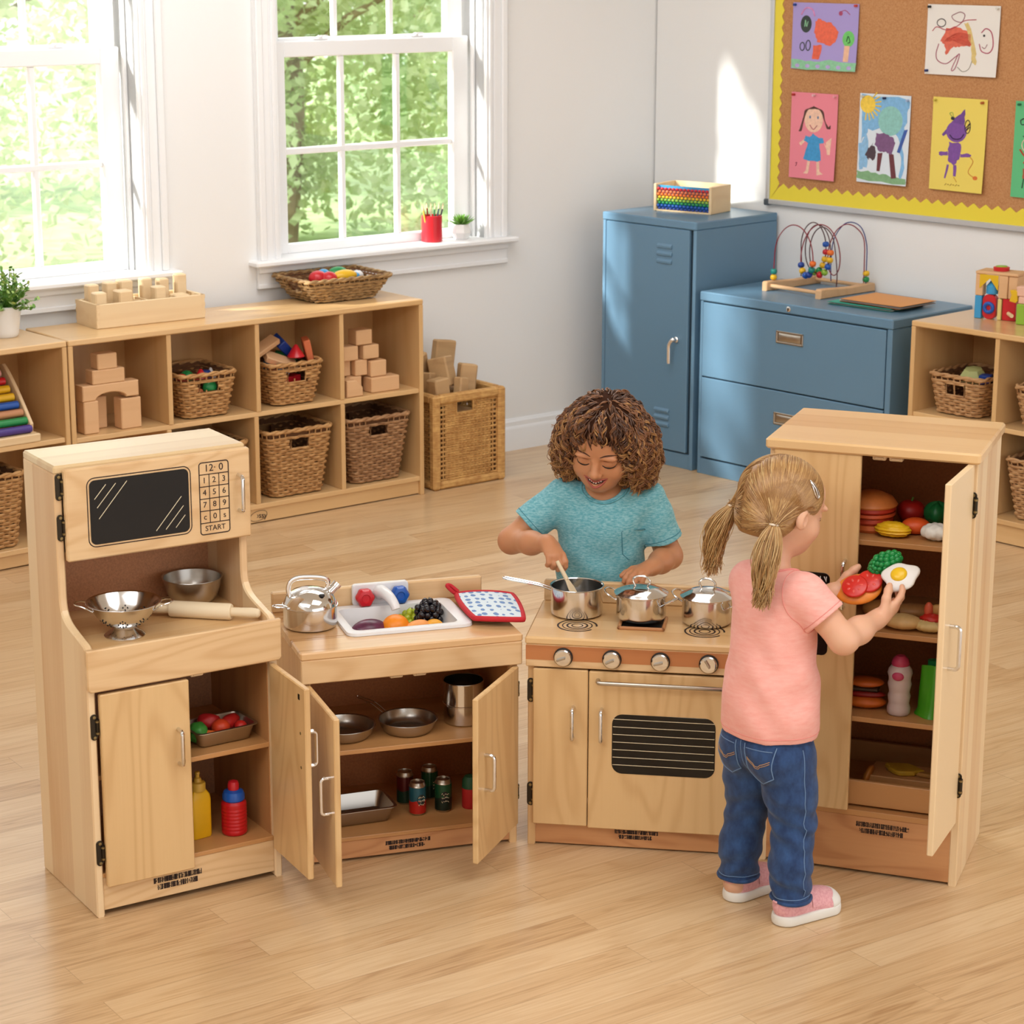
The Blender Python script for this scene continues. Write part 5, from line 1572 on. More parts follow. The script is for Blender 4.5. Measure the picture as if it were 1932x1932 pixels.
tin(lp, .132, .092, .034, M['nickel'])
gv = 'toy vegetables in the steel tin'
def food(name, fr, x, y, z, r, col, label, rot=(0, 0, 0), fn=None, group=None, cat='toy food', n=24, m=14, rough=.45, noise=0.08, kind='ell'):
    g = MB()
    g.ell((0, 0, 0), r, n, m, fn=fn)
    o = g.build(name, food_mat(col, rough, noise), None, 60)
    o.location = fr.P(x, y, z); o.rotation_euler = (R(rot[0]), R(rot[1]), fr.r+R(rot[2]))
    return tag(o, label, cat, group)
_fm = {}
def food_mat(col, rough=.45, noise=.08):
    if (col, rough) not in _fm: _fm[col, rough] = plain('food ' + col, col, rough, noise=noise, nscale=60, bump=.05, bscale=150)
    return _fm[col, rough]
def bumpy(f, a): return lambda d: 1 + a*math.sin(d.x*f+1)*math.sin(d.y*f*1.2+.5)*math.sin(d.z*f+2)
food('toy_pepper', FA, .267, .080, .322, (.022, .024, .022), '#3C8A34', 'green toy pepper at the left in the small steel tin', (0, 20, 0), bumpy(5, .12), gv)
food('toy_tomato', FA, .318, .078, .325, (.020, .020, .017), '#D6431F', 'orange-red toy tomato in the middle of the steel tin', group=gv)
food('toy_carrot', FA, .287, .064, .318, (.022, .010, .010), '#E2702C', 'little orange toy carrot at the front of the steel tin', (0, 10, -20), group=gv)
food('toy_pepper', FA, .345, .095, .326, (.030, .016, .015), '#C0211D', 'long red toy pepper at the right in the steel tin', (0, -8, 30), bumpy(4, .08), gv)
food('toy_pepper', FA, .305, .108, .330, (.026, .018, .018), '#B81F22', 'red toy pepper at the back of the steel tin', (0, 10, -15), bumpy(4, .08), gv)
food('toy_tomato', FA, .358, .066, .324, (.013, .013, .012), '#C9251C', 'tiny red toy tomato at the right corner of the steel tin', group=gv)
mu = put('mustard_bottle', FA, .263, .082, .0928, 'yellow toy mustard bottle inside the hutch', 'bottle', 6)
ym = plain('mustard yellow plastic', '#E2AE10', .4, noise=.05, nscale=30)
g = MB(); pf = [rrect(-.024*s, .024*s, -.017*s, .017*s, .008*s, 4) for s in (.93, 1, 1, 1, .92, .62)]
zz = (0, .004, .05, .083, .094, .104); n = len(pf[0])
g.add([(p[0], p[1], z) for q, z in zip(pf, zz) for p in q], [(a*n+i, a*n+(i+1) % n, (a+1)*n+(i+1) % n, (a+1)*n+i) for a in range(5) for i in range(n)] + [tuple(range(n))[::-1], tuple(5*n+i for i in range(n))])
g.build('body', ym, mu, 40)
g = MB(); g.lathe([(.0165, .103), (.0168, .118), (.0155, .1205), (.009, .122), (.0075, .130), (.0045, .131), (.0045, .1375), (.006, .139), (.005, .143), (0, .1435)], 24); g.build('cap', plain('pale mustard cap', '#CFA43A', .45), mu)
ke = put('ketchup_bottle', FA, .335, .062, .0928, 'red toy squeeze bottle with blue collar inside the hutch', 'bottle')
g = MB(); pr = [(0, 0), (.0245, 0), (.0268, .003)]
for i in range(7): z = .008+i*.0078; pr += [(.0272, z), (.0262, z+.0035), (.0272, z+.0062)]
pr += [(.0265, .068), (.022, .073), (0, .073)]
g.lathe(pr, 32); g.build('body', plain('ketchup red plastic', '#C4141C', .35), ke)
g = MB(); g.lathe([(.0195, .071), (.0235, .076), (.0235, .086), (.0205, .093), (.011, .097), (0, .097)], 32); g.build('collar', M['blue'], ke)
g = MB(); g.lathe([(.0115, .096), (.0122, .108), (.010, .114), (.004, .1165), (0, .1165)], 24); g.build('cap', M['red'], ke)

# ---- sink counter: kettle, fruit, pot holder
H = .4808
kt = put('toy_kettle', FB, .058, .172, H+.0005, 'shiny steel toy kettle with domed lid on the sink counter', 'kettle', 12)
g = MB(); g.lathe([(0, 0), (.050, 0), (.0555, .003), (.058, .010), (.058, .046), (.0605, .0475), (.0605, .0495), (.0575, .050)], 48); g.build('body', M['steel'], kt)
g = MB(); g.lathe([(.0585, .0492), (.0570, .056), (.050, .069), (.037, .080), (.018, .086), (0, .0875)], 48); ld_ = g.build('lid', M['chrome'], kt)
g = MB(); g.lathe([(0, 0), (.0065, 0), (.0060, .004), (0, .005)], 16, (.010, -.040, .0755)); g.build('rivet', M['black'], ld_)
g = MB(); hp = smooth_path([(-.046, 0, .072), (-.050, 0, .090), (-.044, 0, .105), (-.028, 0, .111), (.0, 0, .109), (.026, 0, .104), (.040, 0, .098), (.044, 0, .090), (.040, 0, .076)], 6)
g.tube(hp, .0030, 8, flat=1.9); g.build('handle', M['chrome'], kt)
g = MB(); g.tube([(.040, 0, .066), (.052, 0, .075), (.062, 0, .083)], [.0125, .0100, .0088], 16); g.tube([(.060, 0, .0805), (.066, 0, .0865)], .0105, 16); g.build('spout', M['chrome'], kt)
g = MB(); g.tube(smooth_path([(-.052, -.012, .050), (-.070, -.013, .054), (-.083, -.006, .055), (-.085, .004, .055), (-.076, .013, .054), (-.052, .012, .050)], 6), .0019, 8); g.build('side_loop', M['chrome'], kt)

zb = .4303
gf = 'fruit in the sink basin'
food('toy_eggplant', FB, .192, .180, zb+.0265, (.042, .027, .025), '#5A2440', 'dark purple toy fruit at the left end of the basin', (0, 0, 8), lambda d: 1-.06*d.x, gf, rough=.3, noise=.35)
food('toy_orange', FB, .2485, .176, zb+.0295, (.031, .030, .0285), '#F08A12', 'round orange in the middle of the white basin', (0, 0, 0), None, gf, rough=.4, noise=.03)
food('toy_peach', FB, .294, .160, zb+.024, (.034, .022, .022), '#F2A258', 'pale peach slice at the front of the basin', (0, -6, 14), None, gf, rough=.5)
food('toy_mango', FB, .331, .163, zb+.023, (.024, .022, .021), '#EFAA2E', 'yellow-orange mango at the right front of the basin', (0, 0, 20), None, gf, rough=.5)
def grapes(name, x, y, z, n, rad, col, label, seed, spread):
    rg = random.Random(seed)
    o = thing(name, FB.P(x, y, z), FB.r, label, 'toy food', gf)
    mt = plain(name + ' skin', col, .18, coat=.2)
    first = None; pts = []
    tries = 0
    while len(pts) < n and tries < 6000:
        tries += 1
        d = Vector((rg.gauss(0, 1), rg.gauss(0, 1), rg.gauss(0, 1))).normalized()
        k_ = rg.uniform(.72, 1)
        p = Vector((d.x*spread[0], d.y*spread[1], d.z*spread[2]))*k_
        if all((p-q).length > rad*1.45 for q in pts): pts.append(p)
    for p in pts:
        if first is None:
            g = MB(); g.ell((0, 0, 0), (rad, rad, rad*1.15), 14, 9); first = g.build('grape', mt, o, 60, loc=p)
        else:
            c = first.copy(); COL.objects.link(c); c.parent = o; c.location = p
            c.rotation_euler = (rg.uniform(-.6, .6), rg.uniform(-.6, .6), 0)
    g = MB(); g.ell((0, 0, 0), (spread[0]*.62, spread[1]*.62, spread[2]*.62), 16, 10); g.build('stalk', mt, o, 60)
    g = MB(); g.tube([(0, 0, spread[2]*.6), (.003, .003, spread[2]+.006)], .0015, 6); g.build('stem', M['bark'], o)
    return o
grapes('black_grapes', .330, .204, zb+.044, 46, .0078, '#131018', 'bunch of black toy grapes at the back right of the basin', 4, (.028, .024, .032))
grapes('green_grapes', .297, .228, zb+.027, 30, .0082, '#A9B92C', 'bunch of green toy grapes behind the orange', 6, (.026, .016, .021))

# pot holder: quilted square with red binding and a loop
ph = put('pot_holder', FB, 0, 0, H, 'square pot holder with blue dots and red edging on the sink counter', 'pot holder')
cor = [Vector((.392, .066)), Vector((.500, .026)), Vector((.538, .232)), Vector((.405, .272))]
def hp_pt(u, v, dz=0.0):
    # rounded square mapped onto the four corners
    s, t = u*2-1, v*2-1
    k_ = 1 - .10*(s*s*t*t)
    s, t = s*k_, t*k_
    u2, v2 = (s+1)/2, (t+1)/2
    p = cor[0]*(1-u2)*(1-v2)+cor[1]*u2*(1-v2)+cor[2]*u2*v2+cor[3]*(1-u2)*v2
    z = .0158 + .004*math.sin(3.5*u)*math.sin(2.2*v+.5) - .003*max(0, u2-.8)
    return (p.x, p.y, z+dz)
def cloth_dots():
    m, nt, b = new_mat('blue dotted cloth')
    T = NT(nt); v = T.coord(scale=(56, 34, 0), rot=(0, 0, .15))
    vo = T.n('ShaderNodeTexVoronoi', inp={'Vector': v, 'Scale': 1.0, 'Randomness': .35})
    f = T.math('LESS_THAN', T.math('ADD', vo.outputs['Distance'], T.math('MULTIPLY', T.noise(v, 2.5, 2).outputs[0], .25)), .46)
    T.link(T.mix(f, C('#D8E6EF'), C('#6E8FC0')), b.inputs['Base Color'])
    b.inputs['Roughness'].default_value = .85
    T.link(T.bump(T.noise(v, 1.2, 1).outputs[0], .5, .004), b.inputs['Normal'])
    return m
g = MB(); g.grid(lambda u, v: hp_pt(u, v, .0035), 16, 16); g.grid(lambda u, v: hp_pt(u, v, -.0045), 16, 16); g.build('quilted_pad', cloth_dots(), ph, 80)
rc = plain('red cotton binding', '#C31F2C', .75, bump=.3, bscale=500)
edge = [hp_pt(i/16, 0) for i in range(16)] + [hp_pt(1, i/16) for i in range(16)] + [hp_pt(1-i/16, 1) for i in range(16)] + [hp_pt(0, 1-i/16) for i in range(16)]
g = MB(); g.tube(edge, .0062, 8, closed=True); g.build('edging', rc, ph, 80)
g = MB(); e0 = Vector(hp_pt(0, 1)); g.tube(smooth_path([e0, e0+Vector((-.012, .000, .010)), e0+Vector((-.022, .002, .022)), e0+Vector((-.012, .006, .020)), e0+Vector((.004, .002, .006))], 5), .0042, 8); g.build('loop', rc, ph, 80)

# ---- inside the sink cabinet
def pan(name, fr, x, y, z, r, h, ha, label, hl=.12, hmat='steel_dark'):
    o = put(name, fr, x, y, z, label, 'pan')
    g = MB(); shell(g, [(0, 0), (r*.72, 0), (r*.82, .003), (r*.93, h*.55), (r*.985, h), (r*1.01, h+.001)], .0012, 44); g.build('body', M['steel_in'], o)
    if ha is not None:
        d = Vector((math.cos(ha), math.sin(ha), 0)); q = Vector((-d.y, d.x, 0))
        g = MB(); g.tube(smooth_path([d*r*.95+q*.005+Vector((0, 0, h*.8)), d*(r+hl*.5)+q*.006+Vector((0, 0, h+.012)), d*(r+hl)+q*.004+Vector((0, 0, h+.016)), d*(r+hl)-q*.004+Vector((0, 0, h+.016)), d*(r+hl*.5)-q*.006+Vector((0, 0, h+.012)), d*r*.95-q*.005+Vector((0, 0, h*.8))], 5), .0018, 8); g.build('handle', M['chrome'], o)
    return o
zs2 = .2495
pan('toy_pan', FB, .252, .095, zs2, .064, .027, math.atan2(.16, -.10), 'round steel toy frying pan in the middle of the sink cabinet shelf', .085)
pan('toy_pan', FB, .112, .098, zs2, .066, .026, None, 'shallow steel toy pan behind the open left sink door')
tp_ = put('stock_pot', FB, .385, .118, zs2, 'tall steel pot stacked in two tiers on the sink cabinet shelf', 'pot')
g = MB(); shell(g, [(0, 0), (.040, 0), (.0435, .003), (.0445, .042), (.0455, .043), (.0455, .045), (.0445, .046), (.0445, .094), (.0455, .095)], .0013, 44); g.build('body', M['steel'], tp_)
bt = put('baking_tin', FB, .135, .105, .0555, 'rectangular steel baking tin on the sink cabinet floor', 'tin', 3)
tin(bt, .15, .105, .036, M['steel_in'])
def can(x, y, label, top, bottom, ring, seed, rz=0):
    o = put('toy_can', FB, x, y, .0555, label, 'can', rz, 'toy cans in the sink cabinet')
    g = MB(); g.lathe([(0, .001), (.0150, 0), (.0158, .002), (.0186, .005), (.0186, .066), (.0182, .0665), (.0165, .0715), (.0160, .0745), (.0150, .0745), (.0146, .072), (0, .072)], 28)
    g.build('tin_body', M['nickel'], o)
    g = MB(); g.lathe([(.0188, .005), (.0189, .036), (.0189, .037), (.0188, .0635), (.0182, .0665)], 28); 
    mlab, nt, b = new_mat('can label ' + label[:18]); T = NT(nt)
    zc = T.n('ShaderNodeSeparateXYZ', inp={0: T.n('ShaderNodeTexCoord').outputs['Object']}).outputs[2]
    T.link(T.mix(T.math('LESS_THAN', T.math('ADD', zc, T.math('MULTIPLY', T.noise(T.coord(), 40, 1).outputs[0], .01)), .038), C(top), C(bottom)), b.inputs['Base Color']); b.inputs['Roughness'].default_value = .3; b.inputs['Metallic'].default_value = .2
    lb = g.build('paper_label', mlab, o)
    # printed badge on the side that faces the room
    g = MB(); R_ = .0192
    def cyl(a, z, r_=R_): return (r_*math.sin(a), -r_*math.cos(a), z)
    n = 20
    g.add([cyl(0, .037)] + [cyl(.52*math.cos(2*PI*i/n), .037+.0125*math.sin(2*PI*i/n)) for i in range(n)], [(0, 1+i, 1+(i+1) % n) for i in range(n)])
    g.build('badge', paint(ring), lb, 0)
    rg = random.Random(seed)
    for r0 in range(3):
        g = MB()
        for q in range(5):
            a = -.36+.18*q; z = .043-.008*r0
            g.tube([cyl(a, z, R_+.0004), cyl(a+.06, z+rg.uniform(-.003, .003), R_+.0004), cyl(a+.11, z+rg.uniform(-.003, .003), R_+.0004)], .0006, 4)
        tag(g.build('print_line', M['cream_line'], lb, 0), kind='stuff')
    return o
can(.272, .092, 'red toy can with teal top and round badge, front left of the cans', '#1F5664', '#B8261C', '#22302F', 1, 12)
can(.331, .094, 'dark green toy can with pale print, front right of the four cans', '#174A2C', '#12261C', '#1C1C18', 2, -4)
can(.262, .162, 'dark red and green toy can standing behind the red and teal one', '#5A1614', '#1C3A2A', '#7A1A16', 3, 40)
can(.322, .176, 'green toy can standing at the back of the four cans', '#1C4A2A', '#16301E', '#123A22', 4, 30)
tc_ = put('toy_can', FB, .393, .096, .0555, 'red toy can with dark green pepper print at the right sink door', 'can', 0, 'toy cans in the sink cabinet')
g = MB(); g.lathe([(0, 0), (.0172, 0), (.018, .002), (.018, .046)], 28); g.build('paper_label', paint('#B01E1A'), tc_)
g = MB(); g.lathe([(.018, .046), (.017, .064), (.012, .072), (0, .073)], 28); g.build('green_top', paint('#1E4A2A'), tc_)

# ---- stove pots
zc = .4807
def ring_handle(g, r, z, a, s=.030, w=.019, up=.006):
    d = Vector((math.cos(a), math.sin(a), 0)); q = Vector((-d.y, d.x, 0))
    return g.tube(smooth_path([d*(r-.001)+q*w*.75+Vector((0, 0, z-.012)), d*(r+s*.6)+q*w+Vector((0, 0, z)), d*(r+s)+q*w*.5+Vector((0, 0, z+up)), d*(r+s)-q*w*.5+Vector((0, 0, z+up)), d*(r+s*.6)-q*w+Vector((0, 0, z)), d*(r-.001)-q*w*.75+Vector((0, 0, z-.012))], 5), .0021, 8)
def stockpot(name, x, y, r, h, label, a, lidup):
    o = put(name, FC, x, y, zc, label, 'pot')
    zz0 = .0005
    g = MB(); g.lathe([(0, zz0), (r*.90, zz0), (r*.97, .004), (r, .010), (r, h), (r+.004, h+.002), (r+.004, h+.004), (r-.002, h+.004), (r-.002, h-.01), (r*.9, .006), (0, .006)], 48); g.build('body', M['steel'], o)
    for s in (0, PI):
        g = MB(); ring_handle(g, r, h-.004, a+s); g.build('handle', M['chrome'], o)
    g = MB(); g.lathe([(r+.0045, h+.0045), (r+.005, h+.006), (r*.95, h+.0095), (r*.72, h+.0155), (r*.40, h+.019), (0, h+.020)], 48); l = g.build('lid', M['chrome'], o)
    g = MB(); da = a + lidup; d = Vector((math.cos(da), math.sin(da), 0))
    g.tube(smooth_path([d*-.013+Vector((0, 0, h+.018)), d*-.019+Vector((0, 0, h+.032)), d*-.010+Vector((0, 0, h+.041)), d*.010+Vector((0, 0, h+.041)), d*.019+Vector((0, 0, h+.032)), d*.013+Vector((0, 0, h+.018))], 6), .0023, 8); g.build('lid_grip', M['chrome'], l)
    return o
stockpot('covered_pot', .230, .128, .054, .052, 'steel pot with wire-grip lid on the middle burner tray', -.35, .2).location.z += .0075
stockpot('covered_pot', .372, .140, .054, .056, 'steel pot with wire-grip lid on the right burner by the girl', -.5, .15)
sp_ = put('saucepan', FC, .085, .165, zc, 'open steel saucepan with long handle at the left back of stove', 'saucepan')
g = MB(); shell(g, [(0, .0005), (.052, .0005), (.056, .003), (.057, .010), (.057, .062), (.0585, .064)], .0013, 48); g.build('body', M['steel'], sp_)
d = Vector((-.098, .016, 0)).normalized(); q = Vector((-d.y, d.x, 0)); e0 = d*.056
g = MB(); g.tube(smooth_path([e0+q*.0075+Vector((0, 0, .050)), d*.085+q*.0065+Vector((0, 0, .057)), d*.15+q*.007+Vector((0, 0, .064)), d*.168+q*.004+Vector((0, 0, .066)), d*.168-q*.004+Vector((0, 0, .066)), d*.15-q*.007+Vector((0, 0, .064)), d*.085-q*.0065+Vector((0, 0, .057)), e0-q*.0075+Vector((0, 0, .050))], 6), .0021, 8); g.build('handle', M['chrome'], sp_)

# ---- toy food in the refrigerator
go = 'toy food on the top refrigerator shelf'
bu = put('toy_burger', FD, .196, .105, .7265, 'stacked orange and red toy burger on the top refrigerator shelf', 'toy food', 0, go)
for (nm, z0, z1, r0, col) in (('lower_bun', 0, .016, .044, '#C7622C'), ('patty', .0165, .030, .047, '#B23A1E'), ('cheese', .0305, .040, .051, '#C8542A'), ('tomato_layer', .0405, .052, .052, '#B0301C')):
    g = MB(); g.lathe([(0, z0), (r0*.9, z0), (r0, z0+(z1-z0)*.4), (r0*.98, z1), (0, z1)], 28); g.build(nm, food_mat(col), bu)
g = MB(); g.lathe([(0, .0525), (.053, .0525), (.055, .056), (.045, .070), (.022, .080), (0, .082)], 28); g.build('upper_bun', food_mat('#D07A3C'), bu)
food('toy_corn', FD, .252, .058, .7265+.0155, (.037, .024, .0155), '#E9B81C', 'lumpy yellow toy potato at the front of the top shelf', (0, 0, -4), lambda d: 1+.05*math.sin(d.x*14)*math.sin(d.y*17+1)+.05*math.sin(d.z*16), go, n=40, m=24)
food('toy_pepper', FD, .292, .096, .7265+.0175, (.030, .022, .0175), '#E2591F', 'orange toy fruit between the yellow and the white food', (0, 0, 10), None, go)
tm = food('toy_tomato', FD, .266, .182, .7265+.0265, (.030, .030, .026), '#B01B16', 'round red toy tomato at the back of the top shelf', (0, 0, 0), lambda d: 1-.16*max(0, d.z)**6, go)
g = MB(); g.tube([(0, 0, .020), (.003, 0, .030)], .002, 6); g.build('stalk', M['leaf'], tm)
food('toy_pepper', FD, .322, .178, .7265+.0275, (.027, .026, .024), '#136B33', 'dark green toy pepper at the back right of the top shelf', (0, 0, 0), lambda d: 1+.10*math.cos(math.atan2(d.y, d.x)*4), go, n=32)
food('toy_cauliflower', FD, .342, .062, .7265+.0178, (.033, .026, .0175), '#E8E6DC', 'lumpy white toy cauliflower at the right of the top shelf', (0, 0, 6), lambda d: 1+.07*math.sin(d.x*9)*math.sin(d.y*9+1)*1.2, go, n=36, m=20)
g2 = 'toy food on the second refrigerator shelf'
food('toy_bun', FD, .282, .052, .5335+.0155, (.042, .030, .0155), '#D6B073', 'tan toy bread roll at the front of the second shelf', (0, 0, 0), None, g2)
food('toy_bun', FD, .288, .138, .5335+.015, (.050, .026, .015), '#C8955C', 'long tan toy loaf behind the bread roll', (0, 0, 12), None, g2)
food('toy_bun', FD, .225, .11, .5335+.019, (.040, .032, .019), '#B5793F', 'brown toy bun at the left of the second shelf', (0, 0, 0), None, g2)
tc2 = put('toy_taco', FD, .338, .052, .5335, 'toy flatbread with red filling at the right of the second shelf', 'toy food', 0, g2)
g = MB(); g.ell((0, 0, .013), (.032, .026, .013), 28, 14, fn=lambda d: 1+.05*math.sin(math.atan2(d.y, d.x)*12)); g.build('shell', food_mat('#D9BE7E'), tc2)
g = MB(); g.ell((.004, .006, .026), (.024, .018, .010), 24, 12, fn=bumpy(9, .2)); g.build('filling', food_mat('#C92A1E'), tc2)
g = MB(); g.ell((-.006, .016, .040), (.010, .010, .018), 18, 10); g.build('shrimp', food_mat('#E0694A'), tc2)
g = MB(); g.ell((.012, .020, .040), (.018, .008, .014), 18, 10); g.build('crust', food_mat('#C79A55'), tc2)
bb = put('toy_bottle', FD, .280, .062, .3445, 'white and pink wavy toy bottle on the third refrigerator shelf', 'bottle')
M['milky'] = plain('milky white plastic', '#E6D6D4', .35, trans=.15)
g = MB(); pr = [(0, 0), (.0215, 0), (.0242, .004)]
for z, r0 in ((.014, .0245), (.024, .0215), (.030, .0225), (.040, .0240), (.048, .0215), (.054, .0225), (.066, .0252), (.074, .0232), (.080, .0235), (.090, .0262), (.098, .0245), (.104, .0200), (.108, .0175)): pr.append((r0, z))
pr.append((0, .108)); g.lathe(pr, 36); bo = g.build('body', M['milky'], bb, 60)
g = MB(); g.lathe([(.0178, .106), (.0192, .110), (.0165, .120), (.009, .127), (0, .128)], 32); g.build('cap', plain('pink cap', '#C23F63', .4), bb)
g = MB(); g.ell((0, -.0235, .088), (.0125, .005, .0095), 22, 12); g.build('pink_heart', plain('pink patch', '#C8456E', .3), bo)
jg = put('toy_jug', FD, .348, .082, .3445, 'green twisted toy jug on the third refrigerator shelf', 'jug')
g = MB(); n = 28
rg_ = []
for i in range(9):
    z = .104*i/8; r0 = .030-.004*i/8 + (.006 if i == 0 else 0); tw = .55*i/8
    rg_.append([(r0*math.cos(2*PI*j/n+tw)*(1+.08*math.cos(4*(2*PI*j/n))), r0*math.sin(2*PI*j/n+tw)*(1+.08*math.cos(4*(2*PI*j/n))), z + (.010*math.cos(2*PI*j/n+2.2) if i == 8 else 0)) for j in range(n)])
g.add([p for r0 in rg_ for p in r0], [(a*n+i, a*n+(i+1) % n, (a+1)*n+(i+1) % n, (a+1)*n+i) for a in range(8) for i in range(n)] + [tuple(range(n))[::-1], tuple(8*n+i for i in range(n))])
g.build('body', plain('bright green plastic', '#48A51E', .3), jg, 50)
g = MB(); g.lathe([(.0, .10), (.012, .10), (.012, .116), (0, .118)], 18, (-.004, .008, 0)); g.build('stopper', M['green'], jg)
hd = put('toy_hot_dog', FD, .205, .078, .3445, 'toy hot dog with red filling between orange buns, third shelf', 'toy food', 6)
for (nm, z, rr_, col) in (('lower_bun', .013, (.042, .024, .013), '#D2691E'), ('sausage', .030, (.040, .014, .008), '#8E1C14'), ('upper_bun', .056, (.036, .024, .010), '#C4601F')):
    g = MB(); g.ell((0, 0, z), rr_, 26, 12, fn=lambda d: 1+.10*abs(d.x)**3); g.build(nm, food_mat(col), hd, 60)
g = MB(); g.box(-.03, .03, -.012, .012, .036, .048, .004); g.build('lettuce', food_mat('#3A2410'), hd)
lf = put('toy_chicken', FD, .285, .130, .1526, 'flat yellow toy food lying in the refrigerator drawer', 'toy food', -12)
rgp = [(.040*math.cos(a)*(1+.14*math.sin(3*a)+.08*math.sin(7*a)), .026*math.sin(a)*(1+.12*math.cos(4*a))) for a in [2*PI*i/40 for i in range(40)]]
g = MB(); g.prism(rgp, 0.001, .012, 'z', .003); g.build('body', food_mat('#C29A2A'), lf)
g = MB(); g.prism([(.034, -.012), (.075, -.010), (.078, .004), (.036, .010)], .001, .010, 'z', .003); g.build('tail_piece', food_mat('#A9793A'), lf)
lf.location.z += .036
st_ = put('toy_box', FD, .285, .130, .1526, 'low wooden riser hidden under the yellow food in the drawer', 'box')
g = MB(); g.box(-.07, .075, -.04, .05, 0, .036, .002); g.build('block_body', M['inside_h'], st_)
food('toy_wedge', FD, .212, .11, .1526+.026, (.010, .03, .026), '#B5702A', 'orange toy wedge at the left end of the refrigerator drawer', (0, 20, 0))
# ------------------------------------------------------------------ people: signed-distance modelling, meshed as one surface
class Vol:
    def __init__(s, lo, hi, h):
        s.lo = np.array(lo, float); s.h = h
        s.n = np.ceil((np.array(hi)-s.lo)/h).astype(int)+1
        s.F = np.full(s.n, .05, np.float32)
    def blk(s, lo, hi):
        a = np.clip(np.floor((np.array(lo)-s.lo)/s.h).astype(int), 0, s.n-1)
        b = np.clip(np.ceil((np.array(hi)-s.lo)/s.h).astype(int)+1, 1, s.n)
        ax = [(s.lo[i]+s.h*np.arange(a[i], b[i])).astype(np.float32) for i in range(3)]
        sl = tuple(slice(a[i], b[i]) for i in range(3))
        return sl, np.meshgrid(*ax, indexing='ij', sparse=True)
    def comb(s, sl, d, k, sub):
        F = s.F[sl]
        if sub:
            a, b = -F, d
        else:
            a, b = F, d
        if k > 0:
            hh = np.maximum(k-np.abs(a-b), 0)/k
            m = np.minimum(a, b)-hh*hh*k*.25
        else: m = np.minimum(a, b)
        s.F[sl] = -m if sub else m
    def ell(s, c, r, R_=None, k=.008, sub=False):
        c = np.array(c, float); r = np.array(r if hasattr(r, '__len__') else (r, r, r), float)
        m = r.max()+k+.02
        sl, (x, y, z) = s.blk(c-m, c+m)
        x = x-c[0]; y = y-c[1]; z = z-c[2]
        if R_ is not None:
            R_ = np.array(R_, float)
            x, y, z = (R_[0, i]*x+R_[1, i]*y+R_[2, i]*z for i in range(3))
        k0 = np.sqrt((x/r[0])**2+(y/r[1])**2+(z/r[2])**2)+1e-6
        k1 = np.sqrt((x/r[0]**2)**2+(y/r[1]**2)**2+(z/r[2]**2)**2)+1e-6
        s.comb(sl, k0*(k0-1)/k1, k, sub); return s
    def cap(s, a, b, ra, rb=None, k=.008, sub=False):
        rb = ra if rb is None else rb
        a = np.array(a, float); b = np.array(b, float); m = max(ra, rb)+k+.02
        sl, (x, y, z) = s.blk(np.minimum(a, b)-m, np.maximum(a, b)+m)
        d = b-a; L = max(d@d, 1e-9)
        t = np.clip(((x-a[0])*d[0]+(y-a[1])*d[1]+(z-a[2])*d[2])/L, 0, 1)
        q = np.sqrt((x-a[0]-t*d[0])**2+(y-a[1]-t*d[1])**2+(z-a[2]-t*d[2])**2)
        s.comb(sl, q-(ra+(rb-ra)*t), k, sub); return s
    def chain(s, pts, rad, k=.008):
        for i in range(len(pts)-1): s.cap(pts[i], pts[i+1], rad[i], rad[i+1], k)
        return s
    def half(s, p, n, k=0.0, lo=None, hi=None):
        """keep only what lies behind the plane through p with outward normal n"""
        p = np.array(p, float); n = np.array(n, float); n /= np.linalg.norm(n)
        lo = s.lo if lo is None else lo; hi = s.lo+s.n*s.h if hi is None else hi
        sl, (x, y, z) = s.blk(lo, hi)
        d = (x-p[0])*n[0]+(y-p[1])*n[1]+(z-p[2])*n[2]
        s.F[sl] = np.maximum(s.F[sl], d); return s
    def merge(s, o, k):
        d = o.F; hh = np.maximum(k-np.abs(s.F-d), 0)/k
        s.F = np.minimum(s.F, d)-hh*hh*k*.25; return s
    def wave(s, fn, lo=None, hi=None):
        sl, (x, y, z) = s.blk(s.lo if lo is None else lo, s.lo+s.n*s.h if hi is None else hi)
        s.F[sl] += fn(x, y, z).astype(np.float32); return s
    def val(s, P):
        q = (np.asarray(P)-s.lo)/s.h
        q = np.clip(q, 0, s.n-1.001); i = np.floor(q).astype(int); f = q-i
        o = 0
        for dx in (0, 1):
            for dy in (0, 1):
                for dz in (0, 1):
                    w = (f[..., 0] if dx else 1-f[..., 0])*(f[..., 1] if dy else 1-f[..., 1])*(f[..., 2] if dz else 1-f[..., 2])
                    o = o+w*s.F[i[..., 0]+dx, i[..., 1]+dy, i[..., 2]+dz]
        return o
    def grad(s, P):
        e = s.h
        g = np.stack([s.val(P+np.array(d)*e)-s.val(P-np.array(d)*e) for d in ((1, 0, 0), (0, 1, 0), (0, 0, 1))], -1)
        return g/(np.linalg.norm(g, axis=-1, keepdims=True)+1e-9)
    def proj(s, P, off=0.0, it=4):
        P = np.array(P, float)
        for _ in range(it): P = P-s.grad(P)*np.clip(s.val(P)-off, -.01, .01)[..., None]
        return P
    def cast(s, o, d, L=.4):
        """first surface point along a ray"""
        o = np.array(o, float); d = np.array(d, float); d /= np.linalg.norm(d); t = 0
        while t < L:
            v = float(s.val(o+d*t))
            if v < 2e-4: break
            t += max(v*.7, 4e-4)
        return o+d*t
